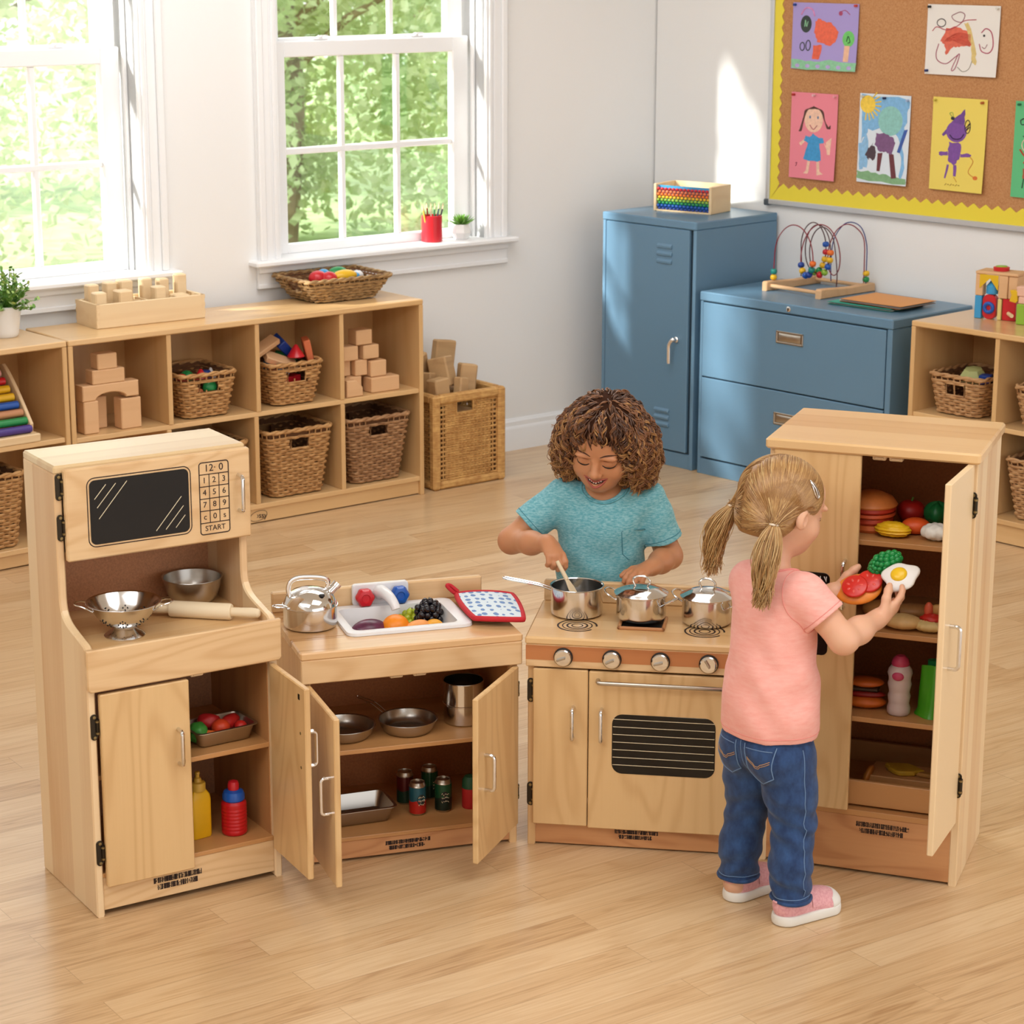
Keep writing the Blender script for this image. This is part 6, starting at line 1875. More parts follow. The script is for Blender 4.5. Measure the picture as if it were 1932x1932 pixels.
    def mesh(s):
        F = s.F; S = F < 0
        n = s.n-1
        cnt = np.zeros(n, np.uint8)
        for dx in (0, 1):
            for dy in (0, 1):
                for dz in (0, 1): cnt += S[dx:dx+n[0], dy:dy+n[1], dz:dz+n[2]]
        act = np.argwhere((cnt > 0) & (cnt < 8))
        idx = np.full(n, -1, np.int32); idx[act[:, 0], act[:, 1], act[:, 2]] = np.arange(len(act))
        co = {}
        for dx in (0, 1):
            for dy in (0, 1):
                for dz in (0, 1): co[dx, dy, dz] = F[act[:, 0]+dx, act[:, 1]+dy, act[:, 2]+dz]
        acc = np.zeros((len(act), 3)); num = np.zeros(len(act))
        for a in range(3):
            o = [i for i in range(3) if i != a]
            for u in (0, 1):
                for w in (0, 1):
                    k0 = [0, 0, 0]; k0[o[0]] = u; k0[o[1]] = w; k1 = list(k0); k1[a] = 1
                    f0, f1 = co[tuple(k0)], co[tuple(k1)]
                    m = (f0 < 0) != (f1 < 0)
                    t = np.where(m, f0/np.where(m, f0-f1, 1), 0)
                    p = np.zeros((len(act), 3)); p[:, o[0]] = u; p[:, o[1]] = w; p[:, a] = t
                    acc += p*m[:, None]; num += m
        V = s.lo+s.h*(act+acc/num[:, None])
        quads = []
        for a in range(3):
            o1, o2 = (a+1) % 3, (a+2) % 3
            sh = [slice(None)]*3
            A = [slice(1, n[i]) for i in range(3)]; A[a] = slice(0, n[a]); B_ = list(A); B_[a] = slice(1, n[a]+1)
            s0, s1 = S[tuple(A)], S[tuple(B_)]
            e = np.argwhere(s0 != s1)
            if not len(e): continue
            base = e.copy(); base[:, o1] += 1; base[:, o2] += 1
            def cell(d1, d2):
                c = base.copy(); c[:, o1] -= d1; c[:, o2] -= d2
                return idx[c[:, 0], c[:, 1], c[:, 2]]
            q = np.stack([cell(1, 1), cell(0, 1), cell(0, 0), cell(1, 0)], 1)
            fl = s0[e[:, 0], e[:, 1], e[:, 2]]
            q[~fl] = q[~fl][:, ::-1]
            quads.append(q)
        Q = np.concatenate(quads); Q = Q[(Q >= 0).all(1)]
        return V, Q

def np_mesh(name, V, Q, mats, parent, base, smooth=True, mi=None):
    me = bpy.data.meshes.new(name)
    V = np.asarray(V, np.float32)-np.array(base, np.float32); Q = np.asarray(Q, np.int32)
    k = Q.shape[1]
    me.vertices.add(len(V)); me.vertices.foreach_set('co', V.ravel())
    me.loops.add(Q.size); me.loops.foreach_set('vertex_index', Q.ravel())
    me.polygons.add(len(Q)); me.polygons.foreach_set('loop_start', np.arange(0, Q.size, k, dtype=np.int32))
    for m in (mats if isinstance(mats, (list, tuple)) else [mats]): me.materials.append(m)
    if mi is not None: me.polygons.foreach_set('material_index', np.asarray(mi, np.int32))
    me.update(calc_edges=True); me.validate()
    if smooth: me.shade_smooth()
    o = bpy.data.objects.new(name, me); COL.objects.link(o); o.parent = parent
    return o

def strands(paths, rad, nside=4):
    """paths (N, K, 3) -> one tube mesh; rad (K,) or (N, K)"""
    P = np.asarray(paths); N, K, _ = P.shape
    T_ = np.gradient(P, axis=1); T_ /= np.linalg.norm(T_, axis=-1, keepdims=True)+1e-9
    up = np.zeros_like(P); up[..., 0] = .31; up[..., 1] = .52; up[..., 2] = .79
    U = np.cross(T_, up); U /= np.linalg.norm(U, axis=-1, keepdims=True)+1e-9
    W_ = np.cross(T_, U)
    rad = np.broadcast_to(rad, (N, K))
    a = 2*PI*np.arange(nside)/nside
    V = P[:, :, None, :]+rad[:, :, None, None]*(U[:, :, None, :]*np.cos(a)[None, None, :, None]+W_[:, :, None, :]*np.sin(a)[None, None, :, None])
    i = np.arange(N)[:, None, None]; j = np.arange(K-1)[None, :, None]; k = np.arange(nside)[None, None, :]
    b = i*K*nside+j*nside
    q = np.stack([b+k, b+(k+1) % nside, b+nside+(k+1) % nside, b+nside+k], -1).reshape(-1, 4)
    return V.reshape(-1, 3), q

def skin(name, col, red):
    m, nt, b = new_mat(name)
    T = NT(nt); v = T.coord()
    n = T.noise(v, 16, 2)
    T.link(T.mix(T.math('MULTIPLY', n.outputs[0], .5), C(col), C(red)), b.inputs['Base Color'])
    b.inputs['Roughness'].default_value = .46
    b.inputs['Subsurface Weight'].default_value = .25
    b.inputs['Subsurface Radius'].default_value = (.010, .004, .002)
    b.inputs['Subsurface Scale'].default_value = .5
    T.link(T.bump(T.noise(v, 900, 2).outputs[0], .06, .001), b.inputs['Normal'])
    return m

def hairmat(name, a, b_):
    m, nt, b = new_mat(name)
    T = NT(nt)
    n = T.noise(T.coord(), 70, 2)
    T.link(T.mix(n.outputs[0], C(a), C(b_)), b.inputs['Base Color'])
    b.inputs['Roughness'].default_value = .38; b.inputs['Specular IOR Level'].default_value = .6
    return m

def cloth(name, a, b_, scale=(60, 60, 300), rough=.85, bump=.25, dens=(.4, .6)):
    m, nt, b = new_mat(name)
    T = NT(nt); v = T.coord(scale=scale)
    n = T.noise(v, 1.0, 3, .6)
    T.link(T.ramp(n.outputs[0], [(dens[0], C(a)), (dens[1], C(b_))]), b.inputs['Base Color'])
    b.inputs['Roughness'].default_value = rough; b.inputs['Sheen Weight'].default_value = .15
    T.link(T.bump(T.noise(T.coord(), 700, 2).outputs[0], bump, .0012), b.inputs['Normal'])
    return m

def unit(v): v = np.array(v, float); return v/np.linalg.norm(v)
def rot_about(v, ax, ang):
    ax = unit(ax); v = np.array(v, float)
    return v*math.cos(ang)+np.cross(ax, v)*math.sin(ang)+ax*(ax@v)*(1-math.cos(ang))

def hand(V, wrist, a, n, side, curl, thumb, s=1.0, spread=.06, wr=.0165):
    """a: towards the fingers, n: back of the hand, side: +1 if the thumb lies towards cross(a, n)"""
    a = unit(a); n = np.array(n, float); n = unit(n-a*(n@a)); b = np.cross(a, n)*side
    w = np.array(wrist, float)
    V.ell(w+a*.024*s, (.027*s, .0205*s, .0110*s), np.stack([a, b, n], 1), .010)
    V.ell(w+a*.036*s, (.017*s, .0225*s, .0098*s), np.stack([a, b, n], 1), .008)
    V.cap(w-a*.006, w+a*.015*s, wr*s, .0155*s, .010)
    tips = []
    for i in range(4):
        base = w+a*(.047-.0022*abs(i-1.2))*s+b*(.0172-.0118*i)*s
        L = (.037, .041, .038, .030)[i]*s
        c = curl[i] if hasattr(curl[0], '__len__') else curl
        d = rot_about(a, n, -side*spread*(1.5-i)); ax = np.cross(d, n)
        p = base; ang = 0; rr = (.0068, .0070, .0067, .0060)[i]*s
        pts = [p]
        for j, f in enumerate((.46, .30, .24)):
            ang += c[j]
            dd = rot_about(d, ax, -ang)
            p = p+dd*L*f; pts.append(p)
        V.chain(pts, [rr, rr*.94, rr*.88, rr*.78], .0035)
        tips.append(pts[-1])
    tb = w+a*.012*s+b*.014*s
    t1, t2 = thumb
    d1 = unit(a*t1[0]+b*t1[1]-n*t1[2]); d2 = unit(a*t2[0]+b*t2[1]-n*t2[2])
    p1 = tb+d1*.026*s; p2 = p1+d2*.018*s; p3 = p2+d2*.011*s
    V.chain([tb, p1, p2, p3], [.0095*s, .0082*s, .0076*s, .0062*s], .006)
    return tips, p3

def head(V, c, Rh, k=1.0, smile=True, closed=True):
    """child head; Rh columns: right of the subject, forward, up; c lies between the ears"""
    Rh = np.array(Rh); c = np.array(c, float)
    L = lambda x, y, z: c+Rh@(np.array((x, y, z))*k)
    e = lambda p, r, kk=.012, sub=False, R2=None: V.ell(L(*p), np.array(r)*k, Rh if R2 is None else Rh@R2, kk*k, sub)
    e((0, -.014, .026), (.069, .082, .068))
    e((0, .020, -.016), (.057, .052, .064), .02)
    e((0, .034, .036), (.053, .040, .040), .02)
    for s in (-1, 1):
        e((s*.031, .043, -.030), (.026, .024, .024), .02)
    e((0, .050, -.066), (.021, .018, .016), .028)
    e((0, .032, -.056), (.040, .034, .026), .02)
    for s in (-1, 1):
        e((s*.029, .080, .004), (.018, .014, .0095), .012, True)
        e((s*.028, .0575, -.001), (.0165, .0140, .0120), .004)
        e((s*.029, .070, .0165), (.018, .008, .006), .010)
        e((s*.0685, -.004, -.010), (.0080, .0145, .0200), .006)
        e((s*.0725, .002, -.010), (.0045, .0075, .0120), .004, True)
    V.cap(L(0, .070, .004), L(0, .083, -.020), .0062*k, .0088*k, .010*k)
    e((0, .086, -.0235), (.0098, .0090, .0085), .006)
    for s in (-1, 1):
        e((s*.0095, .079, -.0265), (.0068, .0075, .0062), .005)
        e((s*.0050, .086, -.0325), (.0026, .0040, .0024), .003, True)
    # mouth: lips over a cut
    for s in (-1, 1):
        V.cap(L(0, .0755, -.0435), L(s*.0255, .061, -.0370 if smile else -.045), .0040*k, .0024*k, .005*k)
        V.cap(L(0, .0750, -.0555), L(s*.0235, .061, -.0405 if smile else -.047), .0048*k, .0026*k, .006*k)
    if smile:
        for s in (-1, 1): V.cap(L(0, .082, -.0490), L(s*.0245, .0685, -.0390), .0036*k, .0014*k, .002*k, True)
    return L

# ================================================================== child in the blue T-shirt
CK = Frame(FC.x, FC.y, FC.r)
W3 = lambda x, y, z: np.array(CK.P(x, y, z))
Rc = np.array([[CK.c, -CK.s, 0], [CK.s, CK.c, 0], [0, 0, 1]])
kidP = W3(.115, .40, 0)
kid = thing('person', kidP, CK.r, 'child in a blue T-shirt with curly brown hair stirring a saucepan behind the stove', 'person')
kid.rotation_euler = (0, 0, 0)
SK1 = skin('warm brown skin', '#C98F66', '#B9744D')
lo, hi = W3(.1, .35, .45)-np.array((.30, .30, .50)), W3(.1, .35, .45)+np.array((.30, .30, .56))
V = Vol(lo, hi, .0023)
sR, eR, wRr = W3(.022, .385, .690), W3(-.088, .345, .590), W3(.010, .240, .615)      # image left arm
sL, eL, wL = W3(.218, .390, .688), W3(.268, .395, .556), W3(.238, .296, .556)
# torso
for p, r in (((.115, .40, .36), (.088, .066, .07)), ((.110, .40, .44), (.084, .064, .08)), ((.112, .392, .54), (.086, .062, .09)), ((.118, .385, .63), (.092, .060, .075))):
    V.ell(W3(*p), r, Rc, .03)
V.cap(W3(.05, .387, .690), W3(.19, .39, .688), .034, .034, .03)
V.cap(W3(.120, .388, .68), W3(.119, .362, .785), .034, .032, .025)
V.chain([sR, eR, wRr], [.036, .0285, .0190], .014)
V.ell((eR*.45+wRr*.55)-np.array((0, 0, .002)), .0245, None, .02)
V.chain([sL, eL, wL], [.036, .0285, .0195], .014)
V.ell(eL*.5+wL*.5, .0245, None, .02)
for s in (-1, 1):
    V.chain([W3(.115+s*.047, .40, .34), W3(.115+s*.052, .395, .20), W3(.115+s*.055, .405, .05)], [.056, .042, .030], .02)
    V.cap(W3(.115+s*.055, .40, .03), W3(.115+s*.06, .33, .022), .026, .020, .015)
# head, bent forward and turned a little to the image left
yaw, pitch = R(-9), R(-21)
fwd0 = np.array((math.sin(yaw), -math.cos(yaw), 0.0))
fw = Rc@np.array((fwd0[0]*math.cos(pitch), fwd0[1]*math.cos(pitch), math.sin(pitch)))
rt = Rc@np.array((-math.cos(yaw), -math.sin(yaw), 0)); rt = unit(np.array(rt)); upv = np.cross(rt, fw)
tl = R(5); rt, upv = rt*math.cos(tl)+upv*math.sin(tl), upv*math.cos(tl)-rt*math.sin(tl)
RhK = np.stack([rt, fw, upv], 1)
hcK = W3(.120, .352, .818)
LK = head(V, hcK, RhK, 1.02)
# right hand (image left) pinching the spatula, left hand resting on the back rail
spA, spB = W3(.044, .190, .578), W3(.086, .165, .512)
sd_ = unit(spB-spA)
tipsR, thR = hand(V, wRr, unit(W3(.046, .185, .588)-wRr), Rc@np.array((.25, -.45, .85)), -1, [(.55, .75, .45), (.75, .9, .5), (.85, 1.0, .6), (.9, 1.0, .6)], ((.75, .35, .55), (.7, -.1, .7)), 1.0, .04)
tipsL, thL = hand(V, wL, unit(W3(.204, .246, .553)-wL), Rc@np.array((-.1, -.25, .96)), 1, [(.35, .45, .3), (.40, .5, .3), (.45, .55, .35), (.5, .6, .4)], ((.6, .75, .3), (.85, .35, .35)), 1.0, .10)
Vs, Qs = V.mesh()
np_mesh('body', Vs, Qs, SK1, kid, kidP)
# face details
def on_face(V, L, pts, fwdv, off=.0006):
    out = []
    for p in pts:
        o = L(*p)+fwdv*.03
        out.append(V.cast(o, -fwdv, .08)+fwdv*off)
    return [Vector(q) for q in out]
def face_tube(name, V, L, pts, fwdv, rad, mat, parent, base, off=.0006, n=6, flat=1.0):
    q = on_face(V, L, pts, fwdv, off)
    q = smooth_path(q, 4); m = len(q)
    rr = [rad*(.35+.65*math.sin(PI*min(1, (i+.6)/(m-.2)))) for i in range(m)]
    g = MB(); g.tube([p-Vector(base) for p in q], rr, n, flat=flat); return g.build(name, mat, parent, 60)
BROW = plain('brown eyebrow', '#4A2A1A', .7); LASH = plain('dark lashes', '#1C100B', .6)
LIP1 = plain('rose lips', '#B0594C', .42); TEETH = plain('milk teeth', '#EDE6DA', .3); MOUTH = plain('mouth shade', '#4A1A18', .6)
for s in (-1, 1):
    face_tube('eyebrow', V, LK, [(s*.011, .07, .0195), (s*.022, .07, .0245), (s*.035, .06, .0250), (s*.047, .05, .0195)], fw, .0028, BROW, kid, kidP, .0002, flat=.6)
    face_tube('eyelashes', V, LK, [(s*.0145, .07, -.0045), (s*.022, .07, -.0085), (s*.031, .07, -.0090), (s*.040, .06, -.0065), (s*.0445, .06, -.0025)], fw, .0017, LASH, kid, kidP, .0004)
    face_tube('eyelid_crease', V, LK, [(s*.017, .07, .0065), (s*.028, .07, .0090), (s*.041, .06, .0060)], fw, .0007, plain('crease', '#8E5638', .6), kid, kidP, .0)
face_tube('upper_lip', V, LK, [(-.0270, .07, -.0365), (-.014, .07, -.0405), (0, .07, -.0425), (.014, .07, -.0405), (.0270, .07, -.0365)], fw, .0021, LIP1, kid, kidP, .0004)
face_tube('lower_lip', V, LK, [(-.0240, .07, -.0410), (-.013, .07, -.0530), (0, .07, -.0575), (.013, .07, -.0530), (.0240, .07, -.0410)], fw, .0032, LIP1, kid, kidP, .0002)
g = MB(); qq = on_face(V, LK, [(x, .07, -.0395-.0090*(1-(x/.0235)**2)) for x in (-.0235, -.012, 0, .012, .0235)], fw, .0006); g.tube([p-Vector(kidP) for p in smooth_path(qq, 4)], [.0008]*3+[.0028]*11+[.0008]*3, 6); g.build('mouth_opening', MOUTH, kid, 60)
for i in range(6):
    x = -.0125+.0050*i
    p = on_face(V, LK, [(x, .07, -.0432-.0030*(1-(x/.014)**2))], fw, .0016)[0]-Vector(kidP)
    g = MB(); g.ell(p, (.0022, .0016, .0024), 10, 8, rot=Matrix(RhK.tolist())); g.build('tooth', TEETH, kid, 60)
# T-shirt
V2 = Vol(lo, hi, .0025)
for p, r in (((.110, .398, .47), (.103, .082, .10)), ((.110, .392, .55), (.102, .078, .09)), ((.117, .385, .63), (.103, .073, .08))):
    V2.ell(W3(*p), r, Rc, .03)
V2.cap(W3(.045, .387, .688), W3(.195, .39, .686), .043, .043, .03)
sleeveR = sR+(eR-sR)*.66; sleeveL = sL+(eL-sL)*.72
dR, dL = unit(eR-sR), unit(eL-sL)
for (a_, b_, c_, d_) in ((sR, eR, sleeveR, dR), (sL, eL, sleeveL, dL)):
    VS_ = Vol(lo, hi, .0025); VS_.cap(a_, b_, .041, .046, .01); VS_.half(c_, d_); V2.merge(VS_, .014)
V2.half(W3(.11, .39, .405), (0, 0, -1))
V2.ell(W3(.122, .356, .746), (.048, .050, .056), Rc, .004, True)
ca, sa = CK.c, CK.s
def folds1(x, y, z):
    u = (x-kidP[0])*ca+(y-kidP[1])*sa
    return -.0016*np.sin(u*55+z*38+2*np.sin(z*24))*np.clip((z-.40)*6, 0, 1)-.0012*np.sin(z*75-u*60+1.5*np.sin(u*30))
V2.wave(folds1)
TEAL = cloth('heathered blue jersey', '#5AA3B2', '#93C6CE', (110, 110, 330), dens=(.38, .70))
SEAM1 = plain('darker teal seam', '#3C8091', .8)
Vs, Qs = V2.mesh()
sh = np_mesh('t_shirt', Vs, Qs, TEAL, kid, kidP)
def seam(V, pts, d, rad, mat, parent, base, name, off=.0004, n=5, closed=False):
    q = [Vector(V.proj(np.array(p), off)) for p in pts]
    q = smooth_path(q, 4) if not closed else q
    q = [Vector(V.proj(np.array(p), off)) for p in q]
    g = MB(); g.tube([p-Vector(base) for p in q], rad, n, closed=closed); return g.build(name, mat, parent, 60)
ring_ = []
for i in range(44):
    a = 2*PI*i/44
    o = W3(.122, .356, .746)+Rc@np.array((math.cos(a)*.053, 0, 0))+Rc@np.array((0, math.sin(a)*.056, -.018+.020*math.sin(a)))
    ring_.append(V2.proj(o, .0004, 6))
# keep only the front half of the neckline rib (the back is under the hair)
rb_ = [p for p in ring_]
g = MB(); g.tube([Vector(p-np.array(kidP)) for p in rb_], .0030, 8, closed=True); g.build('collar', cloth('teal rib', '#4C98A8', '#6FB2BF', (80, 80, 80)), sh, 60)
pk = [(.166, .25, .628), (.168, .25, .575), (.180, .25, .562), (.196, .25, .555), (.212, .25, .563), (.215, .25, .580), (.215, .25, .628), (.166, .25, .630)]
ppts = [V2.cast(W3(*p), Rc@np.array((0, 1, 0)), .2) for p in pk]
g = MB(); g.tube([Vector(p-np.array(kidP)) for p in ppts], .0011, 5); g.build('pocket_seam', SEAM1, sh, 60)
for (dd, cc, rr_) in ((dR, sleeveR, .046), (dL, sleeveL, .046)):
    u = unit(np.cross(dd, (0, 0, 1))); w = np.cross(dd, u); c0 = cc-dd*.010
    pts = [V2.proj(c0+(u*math.cos(a)+w*math.sin(a))*rr_, .0003, 5) for a in [2*PI*i/36 for i in range(36)]]
    g = MB(); g.tube([Vector(p-np.array(kidP)) for p in pts], .0008, 5, closed=True); g.build('sleeve_hem', SEAM1, sh, 60)
# trousers and shoes behind the stove
V3 = Vol(lo, W3(.1, .35, .45)+np.array((.30, .30, .02)), .004)
V3.ell(W3(.115, .40, .38), (.100, .078, .07), Rc, .03)
for s in (-1, 1): V3.chain([W3(.115+s*.047, .40, .35), W3(.115+s*.052, .395, .20), W3(.115+s*.055, .405, .055)], [.066, .052, .042], .02)
V3.half((0, 0, .05), (0, 0, -1)); V3.half((0, 0, .42), (0, 0, 1))
Vs, Qs = V3.mesh(); np_mesh('trousers', Vs, Qs, cloth('grey denim', '#4A5563', '#66727F'), kid, kidP)
for s in (-1, 1):
    V3 = Vol(W3(.115+s*.06, .36, .0)-np.array((.08, .10, .02)), W3(.115+s*.06, .36, .0)+np.array((.08, .10, .09)), .003)
    V3.cap(W3(.115+s*.055, .405, .032), W3(.115+s*.06, .325, .026), .034, .030, .01); V3.half((0, 0, .0015), (0, 0, -1)); V3.half((0, 0, .066), (0, 0, 1))
    Vs, Qs = V3.mesh(); np_mesh('shoe', Vs, Qs, M['white_ceramic'], kid, kidP)
# curly hair: a dark mass below, curls over it
VH = Vol(hcK-np.array((.17, .17, .15)), hcK+np.array((.17, .17, .17)), .0035)
hb_ = lambda x, y, z, r, k=.02, sub=False: VH.ell(LK(x, y, z), r, RhK, k, sub)
hb_(0, -.022, .036, (.084, .091, .074))
hb_(0, -.045, -.02, (.088, .070, .085), .03)
for s in (-1, 1):
    hb_(s*.076, -.016, -.004, (.032, .058, .056), .03)
    hb_(s*.082, -.020, -.048, (.026, .050, .036), .03)
hb_(0, .042, .070, (.056, .030, .024), .02)
VH.ell(LK(-.002, .085, -.018), (.056, .086, .082), RhK, .01, True)
Vs, Qs = VH.mesh()
HB = hairmat('dark brown hair', '#3E2517', '#633C24'); HM = hairmat('mid brown hair', '#6A4127', '#99653C'); HG = hairmat('golden brown hair', '#97662F', '#C4945E')
hr = np_mesh('hair', Vs, Qs, plain('hair root mass', '#3A2216', .95, spec=.1), kid, kidP)
rs = np.random.RandomState(4)
def curls(n, amp, rad, zsel, seed, step=.0032, K=34, turns=(3.2, 5.0), down=1.0):
    rs = np.random.RandomState(seed)
    loc = (Vs-hcK)@RhK
    w = zsel(loc)
    idx = rs.choice(len(Vs), n, p=w/w.sum())
    P = VH.proj(Vs[idx], .001)
    part = LK(-.012, -.02, .13)
    D = P-part; D /= np.linalg.norm(D, axis=1, keepdims=True)
    path = []
    l0 = (P-hcK)@RhK
    top = np.clip((l0[:, 2:3]-.05)/.05, 0, 1)
    d = D*(.5+.9*top)+np.array((0, 0, -.9))*down*(1-.8*top)-fw*(.5*top)+rs.normal(0, .30, D.shape)
    for k in range(K):
        path.append(P.copy())
        gN = VH.grad(P)
        free = max(0.0, (k/K-.5)*2)
        t = d+np.array((0, 0, -.30))+rs.normal(0, .10, d.shape)+gN*(.30*free)
        v = VH.val(P)
        t = t-gN*(t*gN).sum(1, keepdims=True)*(np.where(v < .012, 1, .6)[:, None]*(1-.8*free))
        t /= np.linalg.norm(t, axis=1, keepdims=True)+1e-9
        P = P+t*step
        d = .8*d+.2*t
        vv = VH.val(P)
        P = P+gN*np.clip(.002-vv, -.001*(1-free), .004)[:, None]
    A = np.stack(path, 1)
    T_ = np.gradient(A, axis=1); T_ /= np.linalg.norm(T_, axis=-1, keepdims=True)+1e-9
    N_ = VH.grad(A.reshape(-1, 3)).reshape(A.shape); B2 = np.cross(T_, N_)
    ph = rs.uniform(0, 2*PI, (n, 1))+np.linspace(0, 1, K)[None]*2*PI*rs.uniform(*turns, (n, 1))
    am = amp*rs.uniform(.6, 1.3, (n, 1))*np.linspace(.25, 1.15, K)[None]
    return A+N_*(am*(np.cos(ph)+.5))[..., None]+B2*(am*np.sin(ph))[..., None]
facez = lambda l: np.where((l[:, 1] > .055) & (l[:, 2] < .048) & (abs(l[:, 0]) < .05), 0.0, 1.0)
tap = lambda K, r: r*np.linspace(1.0, .6, K)
def locks(n, amp, sel, seed, step, K, turns, per, spread):
    base = curls(n, 0.0, 0, sel, seed, step, K, turns)
    rs = np.random.RandomState(seed+50)
    T_ = np.gradient(base, axis=1); T_ /= np.linalg.norm(T_, axis=-1, keepdims=True)+1e-9
    N_ = VH.grad(base.reshape(-1, 3)).reshape(base.shape); B2 = np.cross(T_, N_)
    t = np.linspace(0, 1, K)[None]
    ph0 = rs.uniform(0, 2*PI, (n, 1)); tu = rs.uniform(*turns, (n, 1)); hand_ = rs.choice((-1, 1), (n, 1)); am = amp*rs.uniform(.7, 1.25, (n, 1))*(.30+.9*t)
    out = []
    for k in range(per):
        ph = ph0+rs.normal(0, spread, (n, 1))+hand_*t*2*PI*tu
        a2 = am*rs.uniform(.75, 1.2, (n, 1))
        out.append(base+N_*(a2*(np.cos(ph)+.55))[..., None]+B2*(a2*np.sin(ph))[..., None]+T_*rs.normal(0, .0015, (n, 1, 1)))
    return np.concatenate(out)
for nm, n, amp, rd, mt, sel, sd, st, K, tu, per in (
    ('curl_layer', 330, .0042, .0014, HB, lambda l: facez(l)*np.where(l[:, 2] > -.08, 1, .2)*(1+2.5*(l[:, 2] > .07)), 1, .0026, 40, (2.2, 3.8), 5),
    ('curl_layer', 260, .0060, .0012, HM, lambda l: facez(l)*(.6+np.clip(l[:, 2], 0, .1)*9), 2, .0025, 46, (2.8, 4.4), 6),
    ('curl_layer', 190, .0074, .0011, HG, lambda l: facez(l)*np.where(abs(l[:, 0]) > .055, 1.6, .30), 3, .0025, 48, (3.0, 4.8), 6),
    ('curl_layer', 110, .0074, .0012, HM, lambda l: facez(l)*np.where(abs(l[:, 0]) > .06, 1.6, .05), 6, .0026, 48, (3.0, 4.8), 6),
    ('loose_curl_layer', 75, .0095, .0009, HG, lambda l: facez(l)*np.where((abs(l[:, 0]) > .075) & (l[:, 2] < .03), 1.0, .05), 5, .0030, 48, (2.4, 4.0), 3)):
    A = locks(n, amp, sel, sd, st, K, tu, per, .45)
    v_, q_ = strands(A, tap(K, rd), 4)
    tag(np_mesh(nm, v_, q_, mt, hr, kidP), kind='stuff')
# forehead fringe: short curls falling over the hairline
A = []
for i in range(54):
    x = -.054+.108*(i % 27)/26+rs.normal(0, .002); z = .068-.022*(x/.05)**2+rs.normal(0, .005)
    p = V.cast(LK(x, .12, z+.012), -fw, .12)+fw*.004; d = rt*(x*5+rs.normal(0, .35))-upv*1.0
    d /= np.linalg.norm(d); L_ = rs.uniform(.010, .020)*(1+1.2*(x/.05)**2); K = 22
    ph = rs.uniform(0, 6)+np.linspace(0, 2*PI*rs.uniform(1.0, 2.0), K)
    b2 = np.cross(d, fw)
    A.append([p+d*L_*t+fw*(.003+.003*math.cos(f))+b2*(.0042*math.sin(f)) for t, f in zip(np.linspace(0, 1, K), ph)])
v_, q_ = strands(np.array(A), tap(22, .0013), 5); np_mesh('fringe', v_, q_, HM, hr, kidP)
# spatula in the right hand
sp = thing('spatula', W3(.06, .18, .52), CK.r, 'pale wooden spatula held in the open saucepan', 'spatula')
sp.rotation_euler = (0, 0, 0)
b0 = Vector(W3(.06, .18, .52))
g = MB(); g.tube([Vector(spA-sd_*.014)-b0, Vector(spA)-b0, Vector(spA+(spB-spA)*.4)-b0], [.0042, .0045, .0048], 10); g.build('handle', M['pin'], sp)
g = MB(); Ms = Matrix.Translation(Vector(spA+(spB-spA)*.4)-b0) @ Vector(sd_).to_track_quat('Z', 'Y').to_matrix().to_4x4()
g.M = Ms; Ls = float(np.linalg.norm(spB-spA))*.6
g.prism([(-.0048, 0), (.0048, 0), (.0095, .02), (.011, Ls), (-.011, Ls), (-.0095, .02)], -.002, .002, 'y', .001); g.build('blade', M['pin'], sp)

# ================================================================== girl in the pink T-shirt
ga = R(40)
fG = np.array((math.cos(ga), math.sin(ga), 0)); rG = np.array((math.sin(ga), -math.cos(ga), 0)); OG = np.array((.516, 4.272, 0))
G3 = lambda X, Y, Z: OG+rG*X+fG*Y+np.array((0, 0, Z))
Rg = np.stack([rG, fG, np.array((0, 0, 1.0))], 1)
girlP = Vector(OG)
girl = thing('person', girlP, 0, 'girl in a pink T-shirt and jeans with blond pigtails holding toy food', 'person')
SK2 = skin('fair skin', '#E2B394', '#D69A7C')
lo, hi = np.array((.30, 3.98, -.01)), np.array((.88, 4.56, .97))
V = Vol(lo, hi, .0024)
sR, eR, wR_ = G3(.084, 0, .688), G3(.154, .035, .606), G3(.138, .152, .622)
sL, eL, wLg = G3(-.076, .010, .680), G3(-.085, .085, .590), G3(.010, .168, .645)
for p, r in (((0, 0, .37), (.070, .056, .06)), ((.0, .002, .46), (.078, .062, .08)), ((0, .002, .56), (.080, .060, .09)), ((0, .0, .645), (.084, .056, .07))):
    V.ell(G3(*p), r, Rg, .03)
V.cap(G3(-.056, 0, .684), G3(.066, 0, .688), .029, .031, .025)
V.cap(G3(-.004, 0, .69), G3(-.010, .012, .785), .031, .031, .022)
V.chain([sR, eR, wR_], [.033, .0275, .0185], .014); V.ell(eR*.55+wR_*.45, .0245, None, .02)
V.chain([sL, eL, wLg], [.033, .0270, .0185], .014); V.ell(eL*.55+wLg*.45, .024, None, .02)
for s in (-1, 1):
    V.chain([G3(s*.042, 0, .36), G3(s*.063, .010, .205), G3(s*.074, .0, .05)], [.044, .030, .022], .02)
    V.cap(G3(s*.074, -.008, .035), G3(s*.080, .07, .022), .026, .018, .015)
yw = R(32); pt_ = R(-16)
fwG = np.array((math.cos(yw)*math.cos(pt_), math.sin(yw)*math.cos(pt_), math.sin(pt_)))
rtG = np.array((math.sin(yw), -math.cos(yw), 0)); upG = np.cross(rtG, fwG); RhG = np.stack([rtG, fwG, upG], 1)
hcG = G3(-.012, .030, .838)
LG = head(V, hcG, RhG, 1.02, smile=False)
eggC, tomC = G3(.140, .232, .690), G3(.052, .215, .650)
